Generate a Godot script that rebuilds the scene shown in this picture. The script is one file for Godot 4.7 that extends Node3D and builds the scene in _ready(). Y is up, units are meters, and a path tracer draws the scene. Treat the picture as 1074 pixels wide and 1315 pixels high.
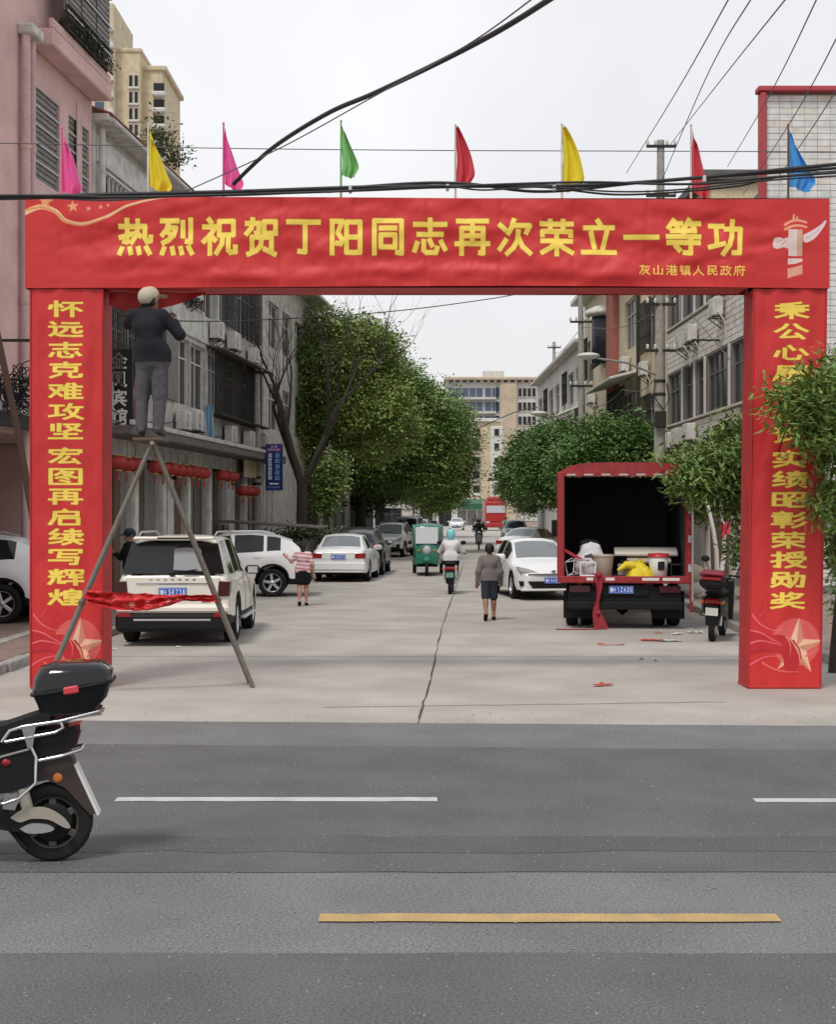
extends Node3D
# A street entrance spanned by a red cloth arch, seen from across a main road on an overcast day.
# Camera looks along -Z. Metres, y up.

var M := {}
var TX := {}
var MEAN := {}
var rng := RandomNumberGenerator.new()
var taken := {}


# ---------------------------------------------------------------- mesh builder
class MB:
	var v := PackedVector3Array()
	var n := PackedVector3Array()
	var uv := PackedVector2Array()
	var c := PackedColorArray()
	var xf := Transform3D()
	var col := Color.WHITE

	func at(t: Transform3D) -> MB:
		xf = t
		return self

	func put(p: Vector3, nn: Vector3, u := Vector2.ZERO) -> void:
		v.append(xf * p)
		n.append((xf.basis * nn).normalized())
		uv.append(u)
		c.append(col)

	# corners counter-clockwise as seen from outside
	func tri(a: Vector3, b: Vector3, d: Vector3) -> void:
		var m := (b - a).cross(d - a).normalized()
		put(a, m); put(d, m); put(b, m)

	func quad(a: Vector3, b: Vector3, d: Vector3, e: Vector3) -> void:
		var m := (d - a).cross(e - b).normalized()
		put(a, m, Vector2(0, 1)); put(d, m, Vector2(1, 0)); put(b, m, Vector2(1, 1))
		put(a, m, Vector2(0, 1)); put(e, m, Vector2(0, 0)); put(d, m, Vector2(1, 0))

	func box(p: Vector3, s: Vector3, b := Basis()) -> MB:
		var h := s / 2.0
		for ax in 3:
			for sg in [-1.0, 1.0]:
				var w := Vector3.ZERO
				w[ax] = sg
				var a := Vector3.ZERO
				a[(ax + 1) % 3] = 1.0
				var d := Vector3.ZERO
				d[(ax + 2) % 3] = sg
				quad(p + b * (h * (w - a - d)), p + b * (h * (w + a - d)), p + b * (h * (w + a + d)), p + b * (h * (w - a + d)))
		return self

	# box with chamfered edges
	func rbox(p: Vector3, s: Vector3, r: float, b := Basis()) -> MB:
		var h := s / 2.0
		r = minf(r, minf(h.x, minf(h.y, h.z)) * 0.9)
		var q := h - Vector3(r, r, r)
		for ax in 3:
			for sg in [-1.0, 1.0]:
				var a := (ax + 1) % 3
				var d := (ax + 2) % 3
				var ring := []
				for k in [[-1, -1], [1, -1], [1, 1], [-1, 1]]:
					var o := Vector3.ZERO
					o[ax] = sg * h[ax]
					o[a] = k[0] * q[a]
					o[d] = k[1] * sg * q[d]
					ring.append(p + b * o)
				quad(ring[0], ring[1], ring[2], ring[3])
		for ax in 3:
			var a := (ax + 1) % 3
			var d := (ax + 2) % 3
			for sa in [-1.0, 1.0]:
				for sd in [-1.0, 1.0]:
					var e := []
					for k in [[0, -1], [1, -1], [1, 1], [0, 1]]:
						var o := Vector3.ZERO
						o[ax] = k[1] * q[ax] * sa * sd
						o[a] = sa * (h[a] if k[0] == 0 else q[a])
						o[d] = sd * (q[d] if k[0] == 0 else h[d])
						e.append(p + b * o)
					quad(e[0], e[3], e[2], e[1])
		for sx in [-1.0, 1.0]:
			for sy in [-1.0, 1.0]:
				for sz in [-1.0, 1.0]:
					var x := p + b * Vector3(sx * h.x, sy * q.y, sz * q.z)
					var y := p + b * Vector3(sx * q.x, sy * h.y, sz * q.z)
					var z := p + b * Vector3(sx * q.x, sy * q.y, sz * h.z)
					if sx * sy * sz > 0:
						tri(x, y, z)
					else:
						tri(x, z, y)
		return self

	func bar(a: Vector3, b: Vector3, w: float, t: float) -> MB:
		var d := b - a
		var z := d.normalized()
		var up := Vector3.UP if absf(z.y) < 0.95 else Vector3.RIGHT
		var x := up.cross(z).normalized()
		return box((a + b) / 2.0, Vector3(w, t, d.length()), Basis(x, z.cross(x), z))

	func tube(p: Array, r, seg := 8, caps := true) -> MB:
		var rings := []
		var nrm := []
		var last := Vector3.ZERO
		for i in p.size():
			var t: Vector3 = (p[mini(i + 1, p.size() - 1)] - p[maxi(i - 1, 0)])
			t = t.normalized() if t.length() > 1e-9 else Vector3.UP
			if last == Vector3.ZERO or absf(last.dot(t)) > 0.99:
				last = t.cross(Vector3.UP if absf(t.y) < 0.9 else Vector3.RIGHT)
			last = (last - t * last.dot(t)).normalized()
			var o := t.cross(last)
			var rr: float = r[i] if r is Array else r
			var ring := []
			var nn := []
			for k in seg:
				var a := TAU * k / seg
				var dd := last * cos(a) + o * sin(a)
				ring.append(p[i] + dd * rr)
				nn.append(dd)
			rings.append(ring)
			nrm.append(nn)
		for i in p.size() - 1:
			for k in seg:
				var k2 := (k + 1) % seg
				put(rings[i][k], nrm[i][k]); put(rings[i + 1][k], nrm[i + 1][k]); put(rings[i + 1][k2], nrm[i + 1][k2])
				put(rings[i][k], nrm[i][k]); put(rings[i + 1][k2], nrm[i + 1][k2]); put(rings[i][k2], nrm[i][k2])
		if caps:
			for e in [0, p.size() - 1]:
				for k in range(1, seg - 1):
					if e == 0:
						tri(rings[e][0], rings[e][k + 1], rings[e][k])
					else:
						tri(rings[e][0], rings[e][k], rings[e][k + 1])
		return self

	# profile [(radius, height)] turned about the local y axis of t
	func lathe(prof: Array, seg: int, t := Transform3D()) -> MB:
		var g := []
		for i in prof.size():
			var row := []
			for k in seg + 1:
				var a := TAU * k / seg
				row.append(t * Vector3(cos(a) * prof[i].x, prof[i].y, -sin(a) * prof[i].x))
			g.append(row)
		return grid(g)

	# smooth surface through rows of points; keep(i, j) drops cells
	func grid(g: Array, keep = null, uvs := false) -> MB:
		var rows := g.size()
		var cols: int = g[0].size()
		var nn := []
		for i in rows:
			var row := []
			for j in cols:
				var du: Vector3 = g[i][mini(j + 1, cols - 1)] - g[i][maxi(j - 1, 0)]
				var dv: Vector3 = g[mini(i + 1, rows - 1)][j] - g[maxi(i - 1, 0)][j]
				var x := du.cross(dv)
				if x.length() < 1e-12:
					var i2 := clampi(i, 1, rows - 2) if rows > 2 else i
					var j2 := clampi(j, 1, cols - 2) if cols > 2 else j
					du = g[i2][mini(j2 + 1, cols - 1)] - g[i2][maxi(j2 - 1, 0)]
					dv = g[mini(i2 + 1, rows - 1)][j2] - g[maxi(i2 - 1, 0)][j2]
					x = du.cross(dv)
				row.append(x.normalized() if x.length() > 1e-12 else Vector3.UP)
			nn.append(row)
		for i in rows - 1:
			for j in cols - 1:
				if keep != null and not keep.call(i, j):
					continue
				var q := [[i, j], [i, j + 1], [i + 1, j + 1], [i + 1, j]]
				for k in [0, 2, 1, 0, 3, 2]:
					var e: Array = q[k]
					put(g[e[0]][e[1]], nn[e[0]][e[1]], Vector2(float(e[1]) / (cols - 1), float(e[0]) / (rows - 1)) if uvs else Vector2.ZERO)
		return self

	# outline in the local xy plane, from z0 to z1
	func prism(poly: PackedVector2Array, z0: float, z1: float, t := Transform3D()) -> MB:
		if Geometry2D.is_polygon_clockwise(poly):
			poly = poly.duplicate()
			poly.reverse()
		var ix := Geometry2D.triangulate_polygon(poly)
		for i in range(0, ix.size(), 3):
			var q := [poly[ix[i]], poly[ix[i + 1]], poly[ix[i + 2]]]
			if (q[1] - q[0]).cross(q[2] - q[0]) < 0:
				q = [q[0], q[2], q[1]]
			tri(t * Vector3(q[0].x, q[0].y, z1), t * Vector3(q[1].x, q[1].y, z1), t * Vector3(q[2].x, q[2].y, z1))
			tri(t * Vector3(q[0].x, q[0].y, z0), t * Vector3(q[2].x, q[2].y, z0), t * Vector3(q[1].x, q[1].y, z0))
		for i in poly.size():
			var a := poly[i]
			var b := poly[(i + 1) % poly.size()]
			quad(t * Vector3(a.x, a.y, z0), t * Vector3(b.x, b.y, z0), t * Vector3(b.x, b.y, z1), t * Vector3(a.x, a.y, z1))
		return self

	func ball(p: Vector3, s: Vector3, seg := 12, rings := 8) -> MB:
		var pr := []
		for i in rings + 1:
			var a := -PI / 2 + PI * i / rings
			pr.append(Vector2(maxf(cos(a), 0.0), sin(a)))
		return lathe(pr, seg, Transform3D(Basis.from_scale(s), p))

	func mesh() -> ArrayMesh:
		var a := []
		a.resize(Mesh.ARRAY_MAX)
		a[Mesh.ARRAY_VERTEX] = v
		a[Mesh.ARRAY_NORMAL] = n
		a[Mesh.ARRAY_TEX_UV] = uv
		a[Mesh.ARRAY_COLOR] = c
		var m := ArrayMesh.new()
		m.add_surface_from_arrays(Mesh.PRIMITIVE_TRIANGLES, a)
		return m


# ---------------------------------------------------------------- nodes
func numbered(called: String) -> String:
	if not taken.has(called):
		taken[called] = 0
		return called
	taken[called] += 1
	return "%s_%03d" % [called, taken[called]]


func tag(o: Node3D, label: String, category: String, group := "") -> Node3D:
	o.set_meta("label", label)
	o.set_meta("category", category)
	if group:
		o.set_meta("group", group)
	return o


func thing(called: String, label: String, category: String, p := Vector3.ZERO, turn := 0.0, group := "") -> Node3D:
	var o := Node3D.new()
	o.name = numbered(called)
	add_child(o)
	o.position = p
	o.rotation.y = turn
	return tag(o, label, category, group)


func part(called: String, b: MB, m: Material, parent: Node3D) -> MeshInstance3D:
	var o := MeshInstance3D.new()
	o.mesh = b.mesh()
	o.material_override = m
	o.name = called
	parent.add_child(o, true)
	return o


func share(called: String, mesh: Mesh, m: Material, parent: Node3D, t := Transform3D()) -> MeshInstance3D:
	var o := MeshInstance3D.new()
	o.mesh = mesh
	o.material_override = m
	o.name = called
	o.transform = t
	parent.add_child(o, true)
	return o


func single(called: String, b: MB, m: Material, label: String, category: String, group := "") -> MeshInstance3D:
	var o := part(numbered(called), b, m, self)
	tag(o, label, category, group)
	return o


func setting(called: String, b: MB, m: Material) -> MeshInstance3D:
	var o := part(numbered(called), b, m, self)
	o.set_meta("kind", "structure")
	return o


func copy_of(o: Node3D, label: String, t: Transform3D) -> Node3D:
	var r: Node3D = o.duplicate()
	r.name = numbered(String(o.name).rstrip("0123456789").rstrip("_"))
	add_child(r)
	r.transform = t
	r.set_meta("label", label)
	return r


func V(x, y, z) -> Vector3:
	return Vector3(x, y, z)


func poly(a: Array) -> PackedVector2Array:
	var p := PackedVector2Array()
	for i in range(0, a.size(), 2):
		p.append(Vector2(a[i], a[i + 1]))
	return p


# ---------------------------------------------------------------- materials
func noise_tex(key: String, freq: float, lo: float, hi: float, size := 512, oct := 4, type := FastNoiseLite.TYPE_SIMPLEX_SMOOTH, normal := false, mid := 0.5) -> NoiseTexture2D:
	if TX.has(key):
		return TX[key]
	var f := FastNoiseLite.new()
	f.seed = key.hash() % 10000
	f.noise_type = type
	f.frequency = freq
	f.fractal_octaves = oct
	var t := NoiseTexture2D.new()
	t.width = size
	t.height = size
	t.seamless = true
	t.noise = f
	if normal:
		t.as_normal_map = true
		t.bump_strength = 4.0
	else:
		var g := Gradient.new()
		g.offsets = PackedFloat32Array([0.0, mid, 1.0])
		g.colors = PackedColorArray([Color(lo, lo, lo), Color((lo + hi) / 2, (lo + hi) / 2, (lo + hi) / 2), Color(hi, hi, hi)])
		t.color_ramp = g
	TX[key] = t
	MEAN[t] = pow((lo + hi) / 2.0, 2.2)
	return t


# r, g, b are linear base colours
func mat(key: String, r: float, g: float, b: float, rough := 0.7, metal := 0.0) -> StandardMaterial3D:
	var m := StandardMaterial3D.new()
	m.resource_name = key
	m.albedo_color = Color(r, g, b).linear_to_srgb()
	m.roughness = rough
	m.metallic = metal
	M[key] = m
	return m


# adds a grain (albedo) and a second coarse pattern, laid by position
func grain(m: StandardMaterial3D, tex: Texture2D, per_m: float, coarse: Texture2D = null, coarse_per_m := 0.0, bump: Texture2D = null, bump_amt := 0.0) -> StandardMaterial3D:
	m.uv1_triplanar = true
	m.uv1_world_triplanar = true
	m.uv1_scale = Vector3.ONE * per_m
	m.albedo_texture = tex
	# the patterns average below one; keep the base colour as the average
	var k: float = 1.0 / (MEAN.get(tex, 1.0) * (MEAN.get(coarse, 1.0) if coarse else 1.0))
	var c: Color = m.albedo_color.srgb_to_linear() * k
	m.albedo_color = Color(minf(c.r, 1), minf(c.g, 1), minf(c.b, 1)).linear_to_srgb()
	if coarse:
		m.detail_enabled = true
		m.detail_blend_mode = BaseMaterial3D.BLEND_MODE_MUL
		m.detail_uv_layer = BaseMaterial3D.DETAIL_UV_2
		m.uv2_triplanar = true
		m.uv2_world_triplanar = true
		m.uv2_scale = Vector3.ONE * coarse_per_m
		m.detail_albedo = coarse
	if bump:
		m.normal_enabled = true
		m.normal_texture = bump
		m.normal_scale = bump_amt
	return m


func make_materials() -> void:
	var speck := noise_tex("speck", 0.3, 0.56, 1.0, 512, 3)
	var fine := noise_tex("fine", 0.08, 0.8, 1.0, 512, 4)
	var blot := noise_tex("blot", 0.012, 0.86, 1.0, 512, 5)
	var blot2 := noise_tex("blot2", 0.02, 0.76, 1.0, 512, 5)
	var soft := noise_tex("soft", 0.01, 0.85, 1.0, 256, 3)
	var bump := noise_tex("bump", 0.3, 0, 1, 512, 2, FastNoiseLite.TYPE_SIMPLEX_SMOOTH, true)
	var fold := noise_tex("fold", 0.015, 0, 1, 512, 3, FastNoiseLite.TYPE_SIMPLEX_SMOOTH, true)
	grain(mat("asphalt", 0.097, 0.096, 0.099, 0.9), speck, 0.34, blot, 0.12, bump, 0.5)
	grain(mat("asphalt_dark", 0.112, 0.110, 0.113, 0.9), speck, 0.36, blot, 0.13, bump, 0.5)
	grain(mat("asphalt_pale", 0.165, 0.164, 0.166, 0.9), speck, 0.31, blot, 0.1, bump, 0.5)
	grain(mat("concrete", 0.40, 0.372, 0.34, 0.9), fine, 0.9, blot, 0.09, bump, 0.15)
	grain(mat("ground", 0.34, 0.32, 0.28, 0.95), fine, 0.5, blot, 0.03)
	grain(mat("paver", 0.22, 0.155, 0.13, 0.9), fine, 0.8, blot2, 0.3, bump, 0.3)
	grain(mat("paver_pale", 0.27, 0.20, 0.17, 0.9), fine, 0.7, blot2, 0.3, bump, 0.3)
	grain(mat("kerb", 0.33, 0.31, 0.29, 0.9), fine, 0.9, blot2, 0.4, bump, 0.3)
	grain(mat("road_white", 0.55, 0.545, 0.535, 0.8), speck, 0.6, blot, 0.5)
	grain(mat("road_yellow", 0.44, 0.30, 0.13, 0.8), speck, 0.6, blot, 0.5)
	grain(mat("joint", 0.06, 0.055, 0.05, 0.95), fine, 2.0)
	grain(mat("pink_wall", 0.66, 0.45, 0.425, 0.85), fine, 0.5, blot, 0.12)
	grain(mat("pink_pale", 0.60, 0.43, 0.42, 0.8), fine, 0.5, blot, 0.2)
	grain(mat("grey_wall", 0.49, 0.465, 0.43, 0.9), fine, 0.6, blot2, 0.18)
	grain(mat("stucco_pale", 0.62, 0.59, 0.55, 0.85), fine, 0.6, blot2, 0.2)
	grain(mat("stucco_dark", 0.12, 0.11, 0.10, 0.9), fine, 0.6, blot2, 0.3)
	grain(mat("tile", 0.66, 0.61, 0.54, 0.5), fine, 0.7, blot, 0.3)
	grain(mat("tile_pale", 0.72, 0.70, 0.66, 0.5), fine, 0.8, blot, 0.4)
	grain(mat("tile_grime", 0.58, 0.53, 0.46, 0.6), fine, 0.9, blot2, 0.5)
	mat("tile_joint", 0.20, 0.18, 0.16, 0.95)
	mat("red_trim", 0.42, 0.05, 0.06, 0.6)
	grain(mat("cream_wall", 0.60, 0.50, 0.34, 0.85), fine, 0.3, blot, 0.08)
	grain(mat("cream_render", 0.58, 0.49, 0.35, 0.85), fine, 0.2, blot, 0.05)
	grain(mat("tan_render", 0.50, 0.41, 0.31, 0.85), fine, 0.2, blot, 0.05)
	grain(mat("pale_render", 0.53, 0.51, 0.48, 0.85), fine, 0.2, blot, 0.05)
	grain(mat("brick_red", 0.33, 0.11, 0.08, 0.85), fine, 0.7, blot, 0.3)
	grain(mat("roof_tile", 0.22, 0.10, 0.08, 0.85), fine, 0.8, blot2, 0.3)
	mat("pane", 0.022, 0.025, 0.03, 0.2)
	M.pane.metallic_specular = 0.35
	mat("alu_dark", 0.16, 0.16, 0.16, 0.5, 0.3)
	mat("pane_blue", 0.07, 0.10, 0.15, 0.15)
	mat("shutter", 0.19, 0.18, 0.165, 0.6)
	grain(M.shutter, fine, 0.8, blot2, 0.4)
	mat("alu", 0.45, 0.45, 0.44, 0.45, 0.4)
	mat("frame_pale", 0.60, 0.58, 0.54, 0.6)
	mat("ac_white", 0.62, 0.60, 0.56, 0.55)
	grain(M.ac_white, soft, 0.8)
	mat("iron", 0.05, 0.045, 0.04, 0.7, 0.3)
	mat("rust", 0.075, 0.04, 0.028, 0.85)
	mat("shade_lining", 0.045, 0.046, 0.05, 0.7)  # near-black base colour carries the shade inside the truck box
	grain(mat("wood_dark", 0.12, 0.075, 0.045, 0.8), fine, 1.2)
	grain(mat("pole", 0.33, 0.31, 0.28, 0.9), fine, 1.0, blot2, 0.5)
	mat("cable", 0.02, 0.02, 0.022, 0.6)
	mat("cable_grey", 0.10, 0.10, 0.105, 0.6)
	# cloth of the arch
	mat("red_cloth", 0.55, 0.025, 0.026, 0.62)
	M.red_cloth.normal_enabled = true
	M.red_cloth.normal_texture = fold
	M.red_cloth.normal_scale = 0.25
	M.red_cloth.uv1_triplanar = true
	M.red_cloth.uv1_world_triplanar = true
	M.red_cloth.uv1_scale = Vector3.ONE * 0.5
	M.red_cloth.albedo_texture = soft
	mat("bamboo", 0.165, 0.15, 0.13, 0.7)
	grain(M.bamboo, blot2, 1.5)
	mat("flag_pink", 0.80, 0.11, 0.36, 0.7)
	mat("flag_yellow", 0.74, 0.60, 0.02, 0.7)
	mat("flag_green", 0.20, 0.50, 0.16, 0.7)
	mat("flag_red", 0.58, 0.05, 0.07, 0.7)
	mat("flag_blue", 0.05, 0.28, 0.66, 0.7)
	for k in ["flag_pink", "flag_yellow", "flag_green", "flag_red", "flag_blue"]:
		M[k].backlight_enabled = true
		M[k].backlight = M[k].albedo_color * 0.5
	# vehicles
	for a in [["paint_white", 0.78, 0.78, 0.77], ["paint_cream", 0.78, 0.75, 0.66], ["paint_black", 0.012, 0.012, 0.015], ["paint_green", 0.008, 0.16, 0.10], ["paint_red", 0.36, 0.02, 0.02], ["paint_silver", 0.45, 0.46, 0.47], ["paint_grey", 0.12, 0.12, 0.13], ["paint_truck", 0.30, 0.018, 0.022]]:
		var p := mat(a[0], a[1], a[2], a[3], 0.35)
		p.clearcoat_enabled = true
		p.clearcoat = 0.6
		p.clearcoat_roughness = 0.08
	M.paint_truck.roughness = 0.55
	M.paint_truck.clearcoat = 0.2
	grain(M.paint_truck, fine, 0.8, blot2, 0.6)
	mat("glass_dark", 0.012, 0.014, 0.016, 0.06)
	mat("glass_light", 0.16, 0.18, 0.19, 0.08)
	mat("sunshade", 0.30, 0.31, 0.32, 0.8)
	mat("plastic_black", 0.014, 0.014, 0.015, 0.55)
	mat("rubber", 0.02, 0.02, 0.02, 0.85)
	mat("rim", 0.55, 0.55, 0.56, 0.3, 0.7)
	mat("chrome", 0.65, 0.65, 0.66, 0.18, 0.9)
	mat("lamp_red", 0.28, 0.012, 0.016, 0.2)
	mat("lamp_smoke", 0.06, 0.012, 0.014, 0.2)
	mat("lamp_clear", 0.50, 0.52, 0.54, 0.12)
	mat("lamp_amber", 0.55, 0.17, 0.03, 0.3)
	mat("plate_blue", 0.02, 0.10, 0.42, 0.5)
	mat("plate_green", 0.20, 0.40, 0.28, 0.5)
	mat("white_plastic", 0.72, 0.71, 0.68, 0.5)
	mat("grey_plastic", 0.25, 0.24, 0.23, 0.6)
	mat("red_plastic", 0.45, 0.03, 0.04, 0.4)
	mat("box_red", 0.20, 0.015, 0.03, 0.25)
	# people
	mat("skin", 0.42, 0.235, 0.155, 0.6)
	mat("skin_tan", 0.30, 0.165, 0.105, 0.6)
	mat("hair", 0.012, 0.010, 0.010, 0.6)
	grain(mat("cloth_navy", 0.010, 0.010, 0.015, 0.95), fine, 2.0)
	grain(mat("cloth_slate", 0.085, 0.08, 0.088, 0.95), blot2, 1.2)
	grain(mat("cloth_grey", 0.175, 0.16, 0.15, 0.95), fine, 2.0)
	grain(mat("cloth_denim", 0.028, 0.035, 0.055, 0.95), blot2, 1.6)
	mat("cloth_black", 0.015, 0.014, 0.015, 0.95)
	mat("cloth_white", 0.68, 0.66, 0.68, 0.9)
	mat("cloth_pink", 0.62, 0.25, 0.28, 0.9)
	mat("cloth_khaki", 0.50, 0.43, 0.33, 0.9)
	mat("cloth_green", 0.05, 0.28, 0.17, 0.9)
	mat("helmet_aqua", 0.22, 0.56, 0.60, 0.3)
	mat("helmet_black", 0.02, 0.02, 0.02, 0.3)
	mat("yellow_cloth", 0.72, 0.58, 0.02, 0.6)
	mat("blue_cloth", 0.25, 0.45, 0.62, 0.9)
	mat("lantern_red", 0.36, 0.03, 0.02, 0.6)
	mat("gold", 0.55, 0.36, 0.08, 0.5)
	grain(mat("bark", 0.055, 0.045, 0.035, 0.95), blot2, 1.5, null, 0, bump, 0.8)
	grain(mat("bark_pale", 0.20, 0.16, 0.12, 0.95), blot2, 1.5)
	mat("whitewash", 0.66, 0.64, 0.60, 0.9)
	for a in [["leaf_a", 0.075, 0.105, 0.022], ["leaf_b", 0.045, 0.085, 0.02], ["leaf_c", 0.033, 0.062, 0.018], ["leaf_d", 0.055, 0.075, 0.02]]:
		var l := mat(a[0], 1, 1, 1, 0.6)
		l.vertex_color_use_as_albedo = true
		l.backlight_enabled = true
		l.backlight = Color(a[1], a[2], a[3]).linear_to_srgb() * 0.8
	mat("sign_blue", 0.01, 0.03, 0.2, 0.4)
	mat("bucket_beige", 0.46, 0.40, 0.32, 0.5)
	mat("board_pale", 0.72, 0.68, 0.60, 0.6)
	mat("moped_black", 0.016, 0.017, 0.019, 0.3)
	var gl := mat("moped_gloss", 0.014, 0.014, 0.017, 0.12)
	gl.clearcoat_enabled = true
	gl.clearcoat = 1.0
	gl.clearcoat_roughness = 0.03
	mat("moped_beige", 0.36, 0.32, 0.27, 0.4)
	mat("rim_dull", 0.10, 0.095, 0.09, 0.5, 0.5)
	mat("fender_brown", 0.045, 0.03, 0.025, 0.5)
	mat("latch_red", 0.62, 0.06, 0.07, 0.35)
	mat("shoe_pale", 0.42, 0.36, 0.26, 0.7)
	mat("lips", 0.30, 0.10, 0.08, 0.6)
	var sp := mat("stripes", 1, 1, 1, 0.9)
	sp.vertex_color_use_as_albedo = true
	mat("ribbon_red", 0.30, 0.02, 0.035, 0.7)
	mat("leaf_dark", 0.03, 0.05, 0.018, 0.7)
	mat("canopy_green", 0.03, 0.12, 0.07, 0.7)
	mat("tape_white", 0.5, 0.49, 0.48, 0.5)
	mat("grit", 0.30, 0.29, 0.28, 0.9)
	for k in ["cloth_navy", "cloth_slate", "cloth_grey", "cloth_denim"]:
		M[k].normal_enabled = true
		M[k].normal_texture = fold
		M[k].normal_scale = 1.2
	for k in ["plastic_black", "rubber", "moped_black", "moped_gloss", "cloth_black", "iron"]:
		M[k].metallic_specular = 0.28
	M.moped_gloss.clearcoat = 0.55
	mat("paper", 0.66, 0.64, 0.61, 0.9)
	mat("paper_red", 0.45, 0.07, 0.04, 0.9)


# ---------------------------------------------------------------- flat print (lettering and printed designs)
class Pic:
	var w := 0
	var h := 0
	var d := PackedByteArray()

	func _init(ww: int, hh: int, col: Color) -> void:
		w = ww
		h = hh
		d.resize(w * h * 3)
		for i in w * h:
			d[i * 3] = col.r8
			d[i * 3 + 1] = col.g8
			d[i * 3 + 2] = col.b8

	func dot(x: int, y: int, col: Color, a: float) -> void:
		if x < 0 or y < 0 or x >= w or y >= h or a <= 0.0:
			return
		var i := (y * w + x) * 3
		a = minf(a, 1.0)
		d[i] = int(d[i] + (col.r8 - d[i]) * a)
		d[i + 1] = int(d[i + 1] + (col.g8 - d[i + 1]) * a)
		d[i + 2] = int(d[i + 2] + (col.b8 - d[i + 2]) * a)

	func stroke(p: PackedVector2Array, r0: float, r1: float, col: Color, alpha := 1.0) -> void:
		var lo := p[0]
		var hi := p[0]
		for q in p:
			lo = lo.min(q)
			hi = hi.max(q)
		var r := maxf(r0, r1) + 1.0
		for y in range(maxi(int(lo.y - r), 0), mini(int(hi.y + r) + 1, h)):
			for x in range(maxi(int(lo.x - r), 0), mini(int(hi.x + r) + 1, w)):
				var c := Vector2(x + 0.5, y + 0.5)
				var best := -1e9
				for i in p.size() - 1:
					var q := Geometry2D.get_closest_point_to_segment(c, p[i], p[i + 1])
					var t := (i + (q - p[i]).length() / maxf((p[i + 1] - p[i]).length(), 0.001)) / (p.size() - 1)
					best = maxf(best, lerpf(r0, r1, t) - c.distance_to(q))
				dot(x, y, col, clampf(best + 0.5, 0.0, 1.0) * alpha)

	func shape(p: PackedVector2Array, col: Color, alpha := 1.0) -> void:
		var lo := p[0]
		var hi := p[0]
		for q in p:
			lo = lo.min(q)
			hi = hi.max(q)
		for y in range(maxi(int(lo.y), 0), mini(int(hi.y) + 1, h)):
			for x in range(maxi(int(lo.x), 0), mini(int(hi.x) + 1, w)):
				var n := 0
				for s in [Vector2(0.25, 0.25), Vector2(0.75, 0.25), Vector2(0.25, 0.75), Vector2(0.75, 0.75)]:
					if Geometry2D.is_point_in_polygon(Vector2(x, y) + s, p):
						n += 1
				dot(x, y, col, n / 4.0 * alpha)

	func disc(c: Vector2, r: float, col: Color, alpha := 1.0) -> void:
		for y in range(maxi(int(c.y - r), 0), mini(int(c.y + r) + 1, h)):
			for x in range(maxi(int(c.x - r), 0), mini(int(c.x + r) + 1, w)):
				dot(x, y, col, clampf(r - Vector2(x + 0.5, y + 0.5).distance_to(c), 0, 1) * alpha)

	func texture() -> ImageTexture:
		return ImageTexture.create_from_image(Image.create_from_data(w, h, false, Image.FORMAT_RGB8, d))


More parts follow.
